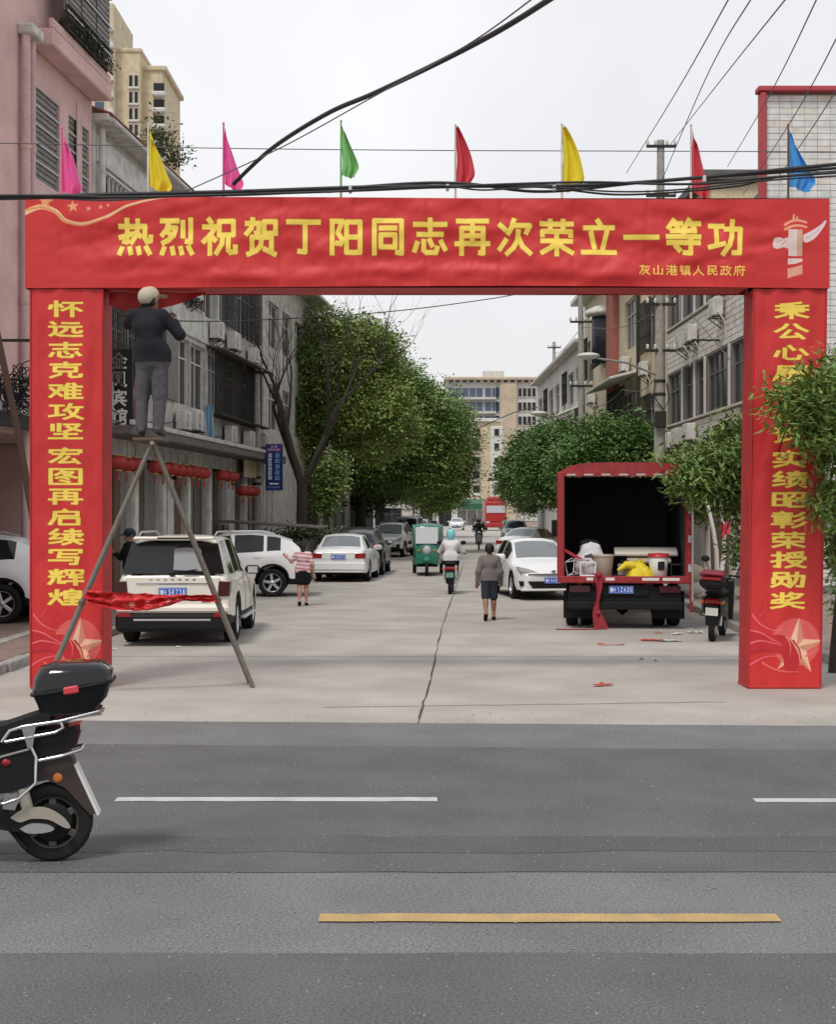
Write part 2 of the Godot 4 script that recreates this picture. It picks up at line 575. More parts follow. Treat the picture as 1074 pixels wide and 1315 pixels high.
# every character as its strokes on a 100 x 100 square, y down
const GLYPH := {
	"热": "8 22 48 22;28 4 28 62 18 60;8 50 48 40;58 6 57 30 52 46 40 64;46 22 78 22 78 52 84 62 94 60 95 48;52 36 66 48;14 78 8 94;36 78 40 94;60 78 64 94;82 76 92 94",
	"烈": "6 8 52 8;28 8 22 28 8 46;22 26 46 26 40 46 26 58 10 66;22 36 32 44;66 10 66 50;88 4 88 64 76 62;14 78 8 94;36 78 40 94;60 78 64 94;82 76 92 94",
	"祝": "20 4 28 14;6 24 40 24 24 46 6 64;24 44 24 96;28 50 40 60;50 10 90 10 90 46 50 46 50 10;60 46 58 70 42 94;76 46 76 86 82 92 96 90 96 76",
	"贺": "8 16 44 16 42 40 34 42;26 4 22 28 8 44;58 12 90 12 90 42 58 42 58 12;24 52 78 52 78 82;24 52 24 82;50 60 48 74 36 86 12 96;58 82 88 96",
	"丁": "6 12 94 12;54 12 54 90 36 88",
	"阳": "12 8 12 96;12 10 40 10 28 40 40 58 36 70 24 68;52 12 90 12 90 92 52 92 52 12;52 52 90 52",
	"同": "12 96 12 8 88 8 88 94 74 92;28 28 72 28;30 46 70 46 70 78 30 78 30 46",
	"志": "6 18 94 18;50 4 50 44;16 44 84 44;14 66 6 88;32 60 32 86 40 92 66 92 70 78;48 58 56 74;80 62 92 84",
	"再": "8 8 92 8;20 96 20 28 80 28 80 94 70 92;50 8 50 68;20 48 80 48;4 68 96 68",
	"次": "8 18 24 32;8 84 26 58;48 4 42 24 32 42;44 20 92 20 82 40;60 34 58 60 46 80 28 96;60 50 72 76 94 96",
	"荣": "6 14 94 14;32 4 32 26;68 4 68 26;10 46 10 34 90 34 90 46;8 60 92 60;50 44 50 98;48 62 34 78 8 92;52 62 68 78 94 92",
	"立": "46 4 54 16;10 24 90 24;28 36 38 78;72 34 60 86;4 90 96 90",
	"一": "4 50 96 50",
	"等": "24 2 8 24;18 12 46 12;28 14 34 24;66 2 54 22;62 12 96 12;74 14 80 24;16 32 84 32;50 24 50 48;4 48 96 48;6 64 94 64;70 50 70 92 52 90;28 72 40 84",
	"功": "6 18 44 18;25 18 25 70;4 76 46 66;50 26 92 26 88 90 70 90;70 4 68 46 60 70 42 94",
	"灰": "6 16 94 16;34 4 30 36 20 62 6 90;40 42 36 60;86 36 76 56;62 26 60 56 46 80 26 96;62 54 74 78 96 96",
	"山": "50 6 50 88;12 36 12 88 88 88;88 36 88 94",
	"港": "8 8 22 18;4 36 18 46;6 94 22 62;48 4 48 44;76 4 76 44;32 20 94 20;28 44 98 44;50 46 30 70;74 46 96 68;44 60 76 60 76 76 44 76;44 60 44 88 50 94 92 94 94 80",
	"镇": "20 4 6 30;16 18 42 18;10 38 40 38;6 58 42 58;24 38 24 90 42 78;48 14 96 14;72 4 72 26;56 26 88 26 88 76 56 76 56 26;56 42 88 42;56 58 88 58;46 78 98 78;60 82 48 96;82 82 96 96",
	"人": "50 6 46 40 30 70 6 94;50 36 64 66 94 94",
	"民": "16 10 80 10 80 38 16 38;16 10 16 88 44 80;16 58 92 58;50 38 58 70 74 92 90 92 94 76",
	"政": "6 14 50 14;30 14 30 84;30 46 50 46;12 42 12 86;4 90 52 80;66 4 60 28 50 44;62 24 98 24;86 24 80 56 68 78 50 96;58 38 68 66 96 96",
	"府": "48 2 54 12;14 16 96 16;16 16 14 56 4 92;40 26 26 56;34 46 34 96;46 46 98 46;80 28 80 94 66 92;52 60 62 74",
	"怀": "24 4 24 96;10 28 6 50;34 24 40 40;44 14 96 14;74 14 62 40 40 60;68 34 68 96;76 44 94 62",
	"远": "42 14 86 14;34 36 94 36;52 36 50 56 36 74;72 36 72 66 78 72 92 70 94 60;10 8 20 20;4 36 22 36 20 72 6 90;18 78 36 90 96 92",
	"克": "50 2 50 30;8 16 92 16;20 32 80 32 80 58 20 58 20 32;38 58 34 78 8 94;62 58 62 86 68 92 92 90 94 76",
	"难": "6 16 38 16 30 48 6 86;8 32 40 80;58 4 42 46;52 28 52 96;72 4 78 16;52 24 96 24;52 46 92 46;52 68 92 68;52 92 98 92;74 24 74 92",
	"攻": "6 16 44 16;25 16 25 74;4 80 46 70;64 4 58 28 46 48;60 26 98 26;86 26 80 56 66 80 46 96;56 40 68 70 98 96",
	"坚": "14 8 14 46;32 4 32 50;46 8 88 8 74 34 46 52;54 20 70 36 94 48;20 66 82 66;50 50 50 92;4 92 96 92",
	"宏": "46 2 54 10;8 28 8 14 92 14 92 28;14 36 86 36;44 24 34 56 8 86;58 50 34 88 80 84;72 66 88 94",
	"图": "8 6 92 6 92 96 8 96 8 6;42 14 34 30 22 42;38 24 70 24 56 46 24 60;42 30 58 46 80 58;46 58 58 66;36 74 60 84",
	"启": "46 2 54 12;20 16 84 16 84 40 20 40;20 16 18 56 6 92;34 54 86 54 86 92 34 92 34 54",
	"续": "26 4 8 32 30 32 8 62 36 58;6 88 38 78;68 4 68 32;48 16 92 16;42 34 96 34 88 48;52 42 60 50;46 52 54 60;42 68 98 68;72 42 70 72 60 86 42 96;76 76 94 94",
	"写": "8 24 8 8 92 8 92 24;34 20 30 54;32 32 82 32;30 52 84 52 80 92 64 92;4 70 68 70",
	"辉": "24 4 24 44;8 12 14 34;40 12 34 32;4 46 46 46;16 46 14 70 4 92;32 46 32 84 46 84 46 74;52 22 52 8 96 8 96 22;54 34 96 34;72 18 64 52 96 52;78 44 78 98;52 74 98 74",
	"煌": "26 4 24 48 4 92;8 26 12 46;42 22 34 40;28 58 40 82;70 2 62 12;50 14 90 14 90 44 50 44 50 14;50 29 90 29;48 56 94 56;50 74 92 74;70 56 70 92;42 92 98 92",
	"秉": "74 4 20 14;6 24 94 24;20 38 80 38 80 56 20 56;6 47 94 47;50 10 50 98;46 60 30 78 6 92;54 60 70 78 94 92",
	"公": "38 6 28 28 6 52;60 6 72 28 94 50;46 42 22 86 78 80;64 62 84 94",
	"心": "14 42 6 76;32 26 32 82 42 90 70 90 74 70;44 10 58 36;76 32 94 66",
	"履": "18 8 90 8 90 26 18 26;18 8 16 50 4 94;34 34 22 50;36 50 22 70;30 64 30 96;56 32 44 46;52 38 94 38;52 46 88 46 88 64 52 64 52 46;52 55 88 55;58 66 44 84;56 74 84 74 72 88 44 98;58 80 94 98",
	"职": "4 10 46 10;12 10 12 76;38 10 38 96;12 32 38 32;12 54 38 54;4 78 46 72;54 12 92 12 92 56 54 56 54 12;62 66 50 94;82 66 94 94",
	"尽": "20 8 80 8 80 38 22 38;22 8 20 38 6 66;54 38 66 54 94 64;44 58 58 66;30 78 70 92",
	"责": "10 12 90 12;18 26 82 26;50 2 50 40;4 40 96 40;22 54 78 54 78 80;22 54 22 80;50 60 46 78 10 96;58 80 90 96",
	"实": "46 2 54 10;8 28 8 14 92 14 92 28;28 28 38 38;16 44 28 52;6 66 94 66;54 24 52 56 40 80 8 96;60 72 92 96",
	"绩": "26 4 8 30 30 30 8 60 36 56;6 86 38 76;46 12 96 12;50 24 92 24;70 2 70 38;42 38 98 38;52 50 90 50 90 78;52 50 52 78;71 58 66 78 44 96;76 80 96 96",
	"昭": "8 12 40 12 40 84 8 84 8 12;8 48 40 48;50 10 92 10 88 42 74 42;66 10 62 30 48 46;52 56 92 56 92 92 52 92 52 56",
	"彰": "30 2 34 8;8 12 58 12;18 16 24 26;48 16 42 26;4 28 62 28;14 38 52 38 52 62 14 62 14 38;14 50 52 50;4 76 62 76;33 62 33 98;92 6 82 20 66 30;94 34 84 48 66 60;96 64 84 82 62 96",
	"授": "6 24 40 24;24 4 24 94 12 90;4 62 40 50;92 4 48 12;50 20 56 30;68 18 72 28;90 16 82 30;46 50 46 36 96 36 96 50;50 58 88 58 74 80 44 96;56 62 70 82 98 96",
	"勋": "14 8 48 8 48 32 14 32 14 8;10 42 54 42 54 72;10 42 10 72;32 50 30 70 6 92;38 74 56 92;58 26 94 26 90 90 76 88;76 4 74 46 66 72 54 94",
	"奖": "10 14 20 26;34 4 34 54;8 52 34 40;60 2 52 18 44 26;56 12 90 12 76 34 46 50;56 24 66 32;6 64 94 64;50 50 48 72 32 86 6 96;54 68 70 86 94 96",
	"金": "50 2 32 26 4 44;52 6 68 26 96 42;28 42 72 42;12 60 88 60;50 42 50 92;28 66 36 82;72 66 64 82;6 92 94 92",
	"凤": "16 8 14 60 4 94;16 8 82 8 82 76 88 90 96 84;32 26 64 26 52 54 28 82;34 36 50 60 70 84",
	"宾": "46 2 54 10;8 28 8 14 92 14 92 28;70 26 34 34;34 32 34 66;34 46 84 46;66 46 66 66;4 66 96 66;36 74 12 94;64 74 90 94",
	"馆": "22 4 6 34;18 20 42 20 36 34;24 34 24 88 42 76;68 2 74 10;48 26 48 14 96 14 96 26;58 28 58 96;58 30 88 30 88 52 58 52;58 66 90 66 90 92 58 92",
	"湘": "8 8 20 18;4 36 18 46;6 94 20 62;26 28 60 28;44 4 44 96;44 34 26 70;46 38 58 56;66 10 94 10 94 94 66 94 66 10;66 38 94 38;66 66 94 66",
	"H": "18 4 18 96;82 4 82 96;18 50 82 50", "1": "30 20 52 4 52 96", "2": "18 24 34 6 68 6 82 24 76 44 18 94 84 94",
	"3": "18 8 80 8 50 42 76 50 82 70 70 92 34 94 16 80", "4": "66 96 66 6 14 68 90 68", "5": "80 6 26 6 22 46 64 42 82 62 72 90 36 96 16 82",
	"7": "16 6 84 6 44 96", "8": "50 6 22 22 50 48 82 72 50 96 18 72 50 48 78 22 50 6", "R": "20 96 20 6 66 6 80 22 70 46 20 50;50 50 84 96", "Z": "16 6 84 6 16 94 86 94", "0": "50 4 20 24 20 76 50 96 80 76 80 24 50 4",
}


# character ch into the rectangle at (x, y) of size (w, h); strokes have square ends and the half-width r on the 100 square
func glyph(p: Pic, ch: String, x: float, y: float, w: float, h: float, r: float, col: Color) -> void:
	var px := minf(w, h) / 100.0
	for s in GLYPH[ch].split(";"):
		var nums: PackedFloat64Array = s.split_floats(" ")
		for i in range(0, nums.size() - 2, 2):
			var a := Vector2(nums[i], nums[i + 1])
			var b := Vector2(nums[i + 2], nums[i + 3])
			var d := (b - a).normalized()
			var mid := (a + b) / 2.0
			var half := (b - a).length() / 2.0 + r * 0.62
			var lo := a.min(b) - Vector2(r, r) * 1.5
			var hi := a.max(b) + Vector2(r, r) * 1.5
			for yy in range(maxi(int(y + lo.y / 100.0 * h), 0), mini(int(y + hi.y / 100.0 * h) + 2, p.h)):
				for xx in range(maxi(int(x + lo.x / 100.0 * w), 0), mini(int(x + hi.x / 100.0 * w) + 2, p.w)):
					var q := Vector2((xx + 0.5 - x) / w, (yy + 0.5 - y) / h) * 100.0 - mid
					var e := minf(r - absf(q.cross(d)), half - absf(q.dot(d)))
					p.dot(xx, yy, col, clampf(e * px + 0.5, 0.0, 1.0))


func star(c: Vector2, r: float, turn: float, k := 0.4) -> PackedVector2Array:
	var q := PackedVector2Array()
	for i in 10:
		var a := turn + TAU * i / 10.0 - PI / 2
		q.append(c + Vector2(cos(a), sin(a)) * (r if i % 2 == 0 else r * k))
	return q


func curve(a: Array, per := 8) -> PackedVector2Array:
	var q := PackedVector2Array()
	var n: int = a.size() / 2
	for i in n - 1:
		var p := []
		for k in [-1, 0, 1, 2]:
			var m := clampi(i + k, 0, n - 1)
			p.append(Vector2(a[m * 2], a[m * 2 + 1]))
		for s in per:
			q.append(p[1].cubic_interpolate(p[2], p[0], p[3], float(s) / per))
	q.append(Vector2(a[-2], a[-1]))
	return q


const RED := Color(0.80, 0.175, 0.178)
const YEL := Color(0.98, 0.85, 0.36)
const OUTL := Color(0.62, 0.33, 0.10)


# the long banner: 2048 px for the arch's whole width; photo columns 32..1066, rows 255..370
func banner_print() -> Texture2D:
	var k := 2048.0 / 1034.0
	var p := Pic.new(2048, 228, RED)
	var text := "热烈祝贺丁阳同志再次荣立一等功"
	for pass_ in 2:
		for i in text.length():
			glyph(p, text[i], (173 + 54.25 * i - 32 - 23) * k, (305.5 - 255 - 24.5) * k, 46 * k, 49 * k, 8.6 if pass_ == 0 else 6.9, OUTL if pass_ == 0 else YEL)
	var sub := "灰山港镇人民政府"
	for i in sub.length():
		glyph(p, sub[i], (828 + 17.4 * i - 32 - 7) * k, (348 - 255 - 6.5) * k, 14.5 * k, 13.5 * k, 5.6, YEL)
	# golden ribbon and five stars at the beginning
	var cream := Color(0.93, 0.74, 0.55)
	p.stroke(curve([0, 36, 40, 22, 78, 34, 104, 58, 150, 66, 205, 50, 260, 22, 330, 4, 400, -4]), 7, 2, cream)
	p.stroke(curve([0, 30, 44, 24, 80, 38, 104, 60, 148, 70, 205, 53]), 2.2, 1.5, Color(0.86, 0.55, 0.32))
	for s in [[52, 8, 22, 0.15], [122, 22, 17, -0.1], [162, 28, 8, 0.2], [193, 24, 7, 0], [212, 20, 6, 0.3]]:
		p.shape(star(Vector2(s[0], s[1]), s[2], s[3]), Color(0.90, 0.62, 0.42))
	# carved pillar with cloud wings at the end
	var o := Vector2((1022 - 32) * k, 0)
	var stone := Color(0.90, 0.80, 0.78)
	var peach := Color(0.93, 0.62, 0.50)
	p.shape(poly([o.x - 18, 78, o.x + 18, 78, o.x + 18, 146, o.x - 18, 146]), stone)
	p.shape(poly([o.x + 4, 78, o.x + 18, 78, o.x + 18, 146, o.x + 4, 146]), Color(0.82, 0.66, 0.56))
	p.shape(poly([o.x - 19, 152, o.x + 18, 152, o.x + 18, 160, o.x, 166, o.x - 19, 168]), stone)
	p.shape(poly([o.x - 20, 178, o.x, 174, o.x + 18, 168, o.x + 18, 192, o.x - 4, 198, o.x - 20, 204]), Color(0.87, 0.63, 0.53))
	p.stroke(curve([o.x - 26, 66, o.x - 8, 56, o.x + 10, 55, o.x + 28, 60]), 3.5, 3, peach)
	p.stroke(curve([o.x - 26, 78, o.x - 8, 70, o.x + 10, 68, o.x + 28, 72]), 3.5, 3, peach)
	p.stroke(poly([o.x - 3, 40, o.x - 4, 54]), 2.5, 3.5, peach)
	p.stroke(poly([o.x + 5, 46, o.x + 6, 54]), 2.5, 3, peach)
	p.shape(curve([o.x - 56, 108, o.x - 52, 100, o.x - 40, 98, o.x - 30, 102, o.x - 18, 100, o.x - 18, 126, o.x - 30, 124, o.x - 44, 128, o.x - 56, 124, o.x - 56, 108]), Color(0.88, 0.78, 0.76))
	p.shape(curve([o.x + 20, 92, o.x + 40, 82, o.x + 62, 68, o.x + 78, 54, o.x + 76, 66, o.x + 64, 84, o.x + 48, 102, o.x + 28, 112, o.x + 20, 106, o.x + 20, 92]), Color(0.91, 0.83, 0.84))
	p.stroke(curve([o.x + 28, 100, o.x + 44, 92, o.x + 62, 76]), 1.6, 1, Color(0.80, 0.70, 0.70))
	for s in [[-46, 112], [-34, 116], [-38, 108], [-28, 110]]:
		p.stroke(poly([o.x + s[0], s[1], o.x + s[0] + 5, s[1] - 3]), 1.4, 1.4, Color(0.72, 0.60, 0.58))
	return p.texture()


# upright couplet: rows are the photo's; star and draped ribbon below
func couplet_print(text: String, rows: Array, mid: float) -> Texture2D:
	var k := 2.75
	var p := Pic.new(int(94 * k), int(514 * k), RED)
	for pass_ in 2:
		for i in text.length():
			glyph(p, text[i], (mid - 23) * k, (rows[i] - 370 - 10.6) * k, 46 * k, 21.2 * k, 8.6 if pass_ == 0 else 6.6, OUTL if pass_ == 0 else YEL)
	var rose := Color(0.90, 0.42, 0.42)
	var deep := Color(0.66, 0.10, 0.13)
	var base := 784.0 - 370.0
	p.disc(Vector2(61 * k, (base + 42) * k), 31 * k, Color(0.86, 0.36, 0.34))
	# the star has facets of two tones
	var c := Vector2(62 * k, (base + 48) * k)
	var s := star(c, 38 * k, 0.08, 0.36)
	p.shape(s, Color(0.94, 0.74, 0.62))
	for i in range(0, 10, 2):
		p.shape(PackedVector2Array([c, s[i], s[(i + 1) % 10]]), Color(0.82, 0.55, 0.44))
	# ribbon over it
	p.shape(curve([0, (base + 22) * k, 20 * k, (base + 33) * k, 40 * k, (base + 32) * k, 52 * k, (base + 38) * k, 62 * k, (base + 52) * k, 66 * k, (base + 68) * k, 60 * k, (base + 84) * k, 48 * k, (base + 76) * k, 42 * k, (base + 58) * k, 24 * k, (base + 56) * k, 0, (base + 58) * k], 6), Color(0.75, 0.13, 0.17))
	for r in [[[4, 6, 14, 18, 30, 26, 44, 26], rose], [[0, 26, 16, 30, 30, 38, 42, 44], rose], [[0, 44, 14, 40, 28, 42, 42, 46], rose], [[0, 72, 14, 64, 26, 60, 40, 60], Color(0.93, 0.38, 0.48)], [[18, 68, 32, 76, 50, 80, 66, 80], rose], [[74, 60, 84, 54, 94, 50], rose], [[48, 34, 54, 46, 54, 60], rose], [[14, 8, 20, 0, 22, -12], Color(0.84, 0.26, 0.28)], [[58, 40, 66, 52, 68, 64], deep], [[2, 56, 20, 52, 36, 56], deep]]:
		var q := []
		for i in range(0, r[0].size(), 2):
			q.append(r[0][i] * k)
			q.append((base + r[0][i + 1]) * k)
		p.stroke(curve(q, 6), 1.2 * k, 0.4 * k, r[1])
	return p.texture()


func printed(key: String, tex: Texture2D, rough := 0.55) -> StandardMaterial3D:
	var m := mat(key, 1, 1, 1, rough)
	m.albedo_texture = tex
	return m


func plate_print(text: String) -> Texture2D:
	var p := Pic.new(220, 70, Color(0.10, 0.32, 0.72))
	for e in [[4, 4, 216, 4], [4, 66, 216, 66], [4, 4, 4, 66], [216, 4, 216, 66]]:
		p.stroke(poly(e), 1.2, 1.2, Color(0.9, 0.92, 0.95))
	var x := 11.0
	for i in text.length():
		glyph(p, text[i], x, 14, 23, 42, 8.5, Color(0.93, 0.95, 0.97))
		x += 36 if i == 1 else 28
	return p.texture()


# ---------------------------------------------------------------- places
# a point at depth z from the measured column and row of a 1074 x 1315 survey of the street
func W(px: float, py: float, z: float) -> Vector3:
	return Vector3((px - 537.0) / 1900.0 * z, 2.1 - (py - 657.5) / 1900.0 * z, -z)


func G(px: float, py: float) -> Vector3:
	return W(px, py, 3990.0 / (py - 657.5))


func flat(b: MB, pts: Array, y: float) -> MB:
	var p := PackedVector2Array()
	for q in pts:
		p.append(Vector2(q[0], q[1]))
	var ix := Geometry2D.triangulate_polygon(p)
	for i in range(0, ix.size(), 3):
		var a := V(p[ix[i]].x, y, -p[ix[i]].y)
		var d := V(p[ix[i + 1]].x, y, -p[ix[i + 1]].y)
		var e := V(p[ix[i + 2]].x, y, -p[ix[i + 2]].y)
		if (d - a).cross(e - a).y < 0:
			b.tri(a, e, d)
		else:
			b.tri(a, d, e)
	return b


# a strip across the main road between two edge lines given as depth at x = 0 and slope, with ragged edges
func strip(z0: float, s0: float, z1: float, s1: float, rough: float) -> Array:
	var near := []
	var far := []
	var x := -60.0
	while x <= 60.0:
		near.append([x, z0 + s0 * clampf(x, -9, 9) + rng.randf_range(-rough, rough)])
		far.append([x, z1 + s1 * clampf(x, -9, 9) + rng.randf_range(-rough, rough)])
		x += 0.35 if absf(x) < 8 else 4.0
	far.reverse()
	return near + far


func slab(outline: Array, y0: float, y1: float) -> MB:
	var b := MB.new()
	var p := PackedVector2Array()
	for q in outline:
		p.append(Vector2(q[0], q[1]))
	return b.prism(p, y0, y1, Transform3D(Basis(Vector3.RIGHT, Vector3.FORWARD, Vector3.UP), Vector3.ZERO))


func build_setting() -> void:
	setting("ground", flat(MB.new(), [[-900, -60], [900, -60], [900, 1500], [-900, 1500]], -0.03), M.ground)
	setting("side_street", flat(MB.new(), [[-60, 13.5], [60, 13.5], [60, 34], [18, 34], [22, 320], [-2, 320], [-12, 60], [-40, 34], [-60, 34]], 0.0), M.concrete)
	setting("main_road", flat(MB.new(), strip(-6, 0, 14.7, -0.05, 0.012), 0.004), M.asphalt_pale)
	var patch := setting("road_patch", flat(MB.new(), strip(8.6, 0.0, 13.2, -0.05, 0.012), 0.008), M.asphalt_dark)
	setting("road_patch", flat(MB.new(), strip(-5.9, 0.0, 7.02, 0.0, 0.008), 0.008), M.asphalt_dark)
	var gm := MB.new()
	gm.ball(Vector3.ZERO, V(1, 0.6, 0.8), 5, 3)
	var mm := MultiMesh.new()
	mm.transform_format = MultiMesh.TRANSFORM_3D
	mm.mesh = gm.mesh()
	mm.instance_count = 3200
	for i in 3200:
		var s := rng.randf_range(0.003, 0.008) * (1.6 if rng.randf() < 0.06 else 1.0)
		mm.set_instance_transform(i, Transform3D(Basis(Vector3.UP, rng.randf() * TAU) * Basis.from_scale(V(s, s, s)), V(rng.randf_range(-6, 6), 0.009, -rng.randf_range(5.6, 15.4))))
	var grit := MultiMeshInstance3D.new()
	grit.name = "road_grit"
	grit.multimesh = mm
	grit.material_override = M.grit
	grit.set_meta("kind", "stuff")
	tag(grit, "fine pale grit scattered over the main road asphalt", "grit")
	add_child(grit)
	setting("road_patch", flat(MB.new(), strip(9.1, 0.004, 9.55, 0.0, 0.05), 0.010), M.asphalt)
	# painted dashes
	for d in [[-2.20, 0.14, 10.76, 0.075, "road_white"], [2.44, 4.8, 10.72, 0.07, "road_white"], [-6.6, -4.3, 10.78, 0.075, "road_white"], [-0.51, 1.86, 7.62, 0.075, "road_yellow"], [4.3, 6.7, 7.62, 0.075, "road_yellow"], [-5.3, -2.93, 7.62, 0.075, "road_yellow"]]:
		var near := []
		var far := []
		for i in 13:
			var x: float = lerpf(d[0], d[1], i / 12.0)
			near.append([x, d[2] - d[3] + rng.randf_range(-0.009, 0.009)])
			far.append([x, d[2] + d[3] + rng.randf_range(-0.006, 0.006)])
		far.reverse()
		setting("road_marking", flat(MB.new(), near + far, 0.012), M[d[4]])
	# the wandering joint down the middle of the street and cross joints
	var pts := []
	for q in [[537, 930], [541, 912], [547, 893], [553, 872], [558, 848], [564, 822], [571, 797], [578, 776], [584, 760], [590, 742], [596, 722]]:
		pts.append(G(q[0], q[1]))
	var l := []
	var r := []
	for i in pts.size():
		for s in 4:
			if i == pts.size() - 1 and s > 0:
				break
			var q: Vector3 = pts[i].lerp(pts[mini(i + 1, pts.size() - 1)], s / 4.0)
			var w := 0.009 + rng.randf_range(-0.004, 0.006)
			var o := rng.randf_range(-0.012, 0.012)
			l.append([q.x + o - w, -q.z])
			r.append([q.x + o + w, -q.z])
	r.reverse()
	setting("street_joint", flat(MB.new(), l + r, 0.004), M.joint)
	for jz in [[16.0, -1.0, 3.4, 0.10], [21.5, -4.9, 5.4, 0.0], [26.4, -4.9, 5.5, 0.05], [31.5, -4.6, 5.6, 0.0], [36.6, -4.4, 5.8, 0.0]]:
		var a := []
		var c := []
		for i in 25:
			var x := lerpf(jz[1], jz[2], i / 24.0)
			var z: float = jz[0] + jz[3] * x + rng.randf_range(-0.02, 0.02)
			a.append([x, z - 0.01])
			c.append([x, z + 0.01])
		c.reverse()
		setting("street_joint", flat(MB.new(), a + c, 0.004), M.joint)
	# pavements with kerb stones
	var pl := setting("pavement", slab([[-5.62, 18.6], [-5.9, 18.0], [-6.6, 17.6], [-40, 17.6], [-40, 31], [-5.2, 31]], -0.02, 0.11), M.paver)
	for i in 12:
		var z := 18.9 + i * 1.0
		part("kerb_stone", MB.new().rbox(V(-5.47 + 0.0375 * (z - 18.9), 0.055, -z - 0.0), V(0.16, 0.15, 0.985), 0.015), M.kerb, pl)
	for i in 11:
		var z := 19.4 + i * 1.05
		part("border_stone", MB.new().rbox(V(-6.4, 0.108, -z), V(0.2, 0.04, 1.03), 0.008), M.kerb, pl)
	for q in [[-5.66, 18.2, 0.5], [-6.15, 17.72, 1.1]]:
		part("kerb_stone", MB.new().rbox(V(q[0], 0.055, -q[1]), V(0.16, 0.15, 0.62), 0.015, Basis(Vector3.UP, q[2])), M.kerb, pl)
	for i in 8:
		part("kerb_stone", MB.new().rbox(V(-7.0 - i, 0.055, -17.52), V(0.985, 0.15, 0.16), 0.015), M.kerb, pl)
	var pr := setting("pavement", slab([[5.78, 19.4], [6.1, 18.8], [7.0, 18.5], [40, 18.5], [40, 300], [16.4, 300], [7.3, 60], [5.66, 26]], -0.02, 0.11), M.paver_pale)
	for i in 38:
		var z := 19.8 + i * 1.0
		var x := 5.66 + (0.0 if z < 26 else (z - 26) * 0.0482) + maxf(26 - z, 0) * 0.02
		part("kerb_stone", MB.new().rbox(V(x, 0.055, -z), V(0.16, 0.15, 0.985), 0.015), M.kerb, pr)
	var pf := setting("pavement", slab([[-4.2, 48], [-14, 48], [-14, 300], [6.0, 300]], -0.02, 0.11), M.paver)
	for i in 20:
		var z := 48.6 + i * 1.0
		part("kerb_stone", MB.new().rbox(V(-4.15 + 0.0405 * (z - 48), 0.055, -z), V(0.16, 0.15, 0.985), 0.015), M.kerb, pf)


# ---------------------------------------------------------------- buildings
const LD := Vector3(0.0805, 0, -1)      # the left-hand row runs this way
const RD := Vector3(0.009, 0, 1)        # the right-hand row runs this way


func left_at(z: float) -> Transform3D:
	var x := LD.normalized()
	return Transform3D(Basis(x, Vector3.UP, x.cross(Vector3.UP)), V(-10.0 + 0.0805 * z, 0, -z))


func right_at(z: float) -> Transform3D:
	var x := RD.normalized()
	return Transform3D(Basis(x, Vector3.UP, x.cross(Vector3.UP)), V(9.0 - 0.009 * z, 0, -z))


func building(called: String, label: String, t: Transform3D) -> Node3D:
	var o := thing(called, label, "building")
	o.transform = t
	return o


# front wall in the local xy plane, facing +z, with openings [u0, v0, u1, v1]
func pierced_wall(o: Node3D, m: Material, u0: float, u1: float, h: float, depth: float, holes: Array, reveal := 0.22) -> MeshInstance3D:
	var b := MB.new()
	var us := [u0, u1]
	var vs := [0.0, h]
	for q in holes:
		us.append_array([q[0], q[2]])
		vs.append_array([q[1], q[3]])
	us.sort()
	vs.sort()
	for i in us.size() - 1:
		for j in vs.size() - 1:
			if us[i + 1] - us[i] < 0.001 or vs[j + 1] - vs[j] < 0.001:
				continue
			var cu: float = (us[i] + us[i + 1]) / 2
			var cv: float = (vs[j] + vs[j + 1]) / 2
			var open := false
			for q in holes:
				if cu > q[0] and cu < q[2] and cv > q[1] and cv < q[3]:
					open = true
			if not open:
				b.quad(V(us[i], vs[j], 0), V(us[i + 1], vs[j], 0), V(us[i + 1], vs[j + 1], 0), V(us[i], vs[j + 1], 0))
	for q in holes:
		b.quad(V(q[0], q[1], -reveal), V(q[2], q[1], -reveal), V(q[2], q[1], 0), V(q[0], q[1], 0))
		b.quad(V(q[0], q[3], 0), V(q[2], q[3], 0), V(q[2], q[3], -reveal), V(q[0], q[3], -reveal))
		b.quad(V(q[0], q[1], 0), V(q[0], q[3], 0), V(q[0], q[3], -reveal), V(q[0], q[1], -reveal))
		b.quad(V(q[2], q[1], -reveal), V(q[2], q[3], -reveal), V(q[2], q[3], 0), V(q[2], q[1], 0))
	b.quad(V(u0, 0, -depth), V(u0, 0, 0), V(u0, h, 0), V(u0, h, -depth))
	b.quad(V(u1, 0, 0), V(u1, 0, -depth), V(u1, h, -depth), V(u1, h, 0))
	b.quad(V(u0, h, 0), V(u1, h, 0), V(u1, h, -depth), V(u0, h, -depth))
	b.quad(V(u1, 0, -depth), V(u0, 0, -depth), V(u0, h, -depth), V(u1, h, -depth))
	return part("wall", b, m, o)


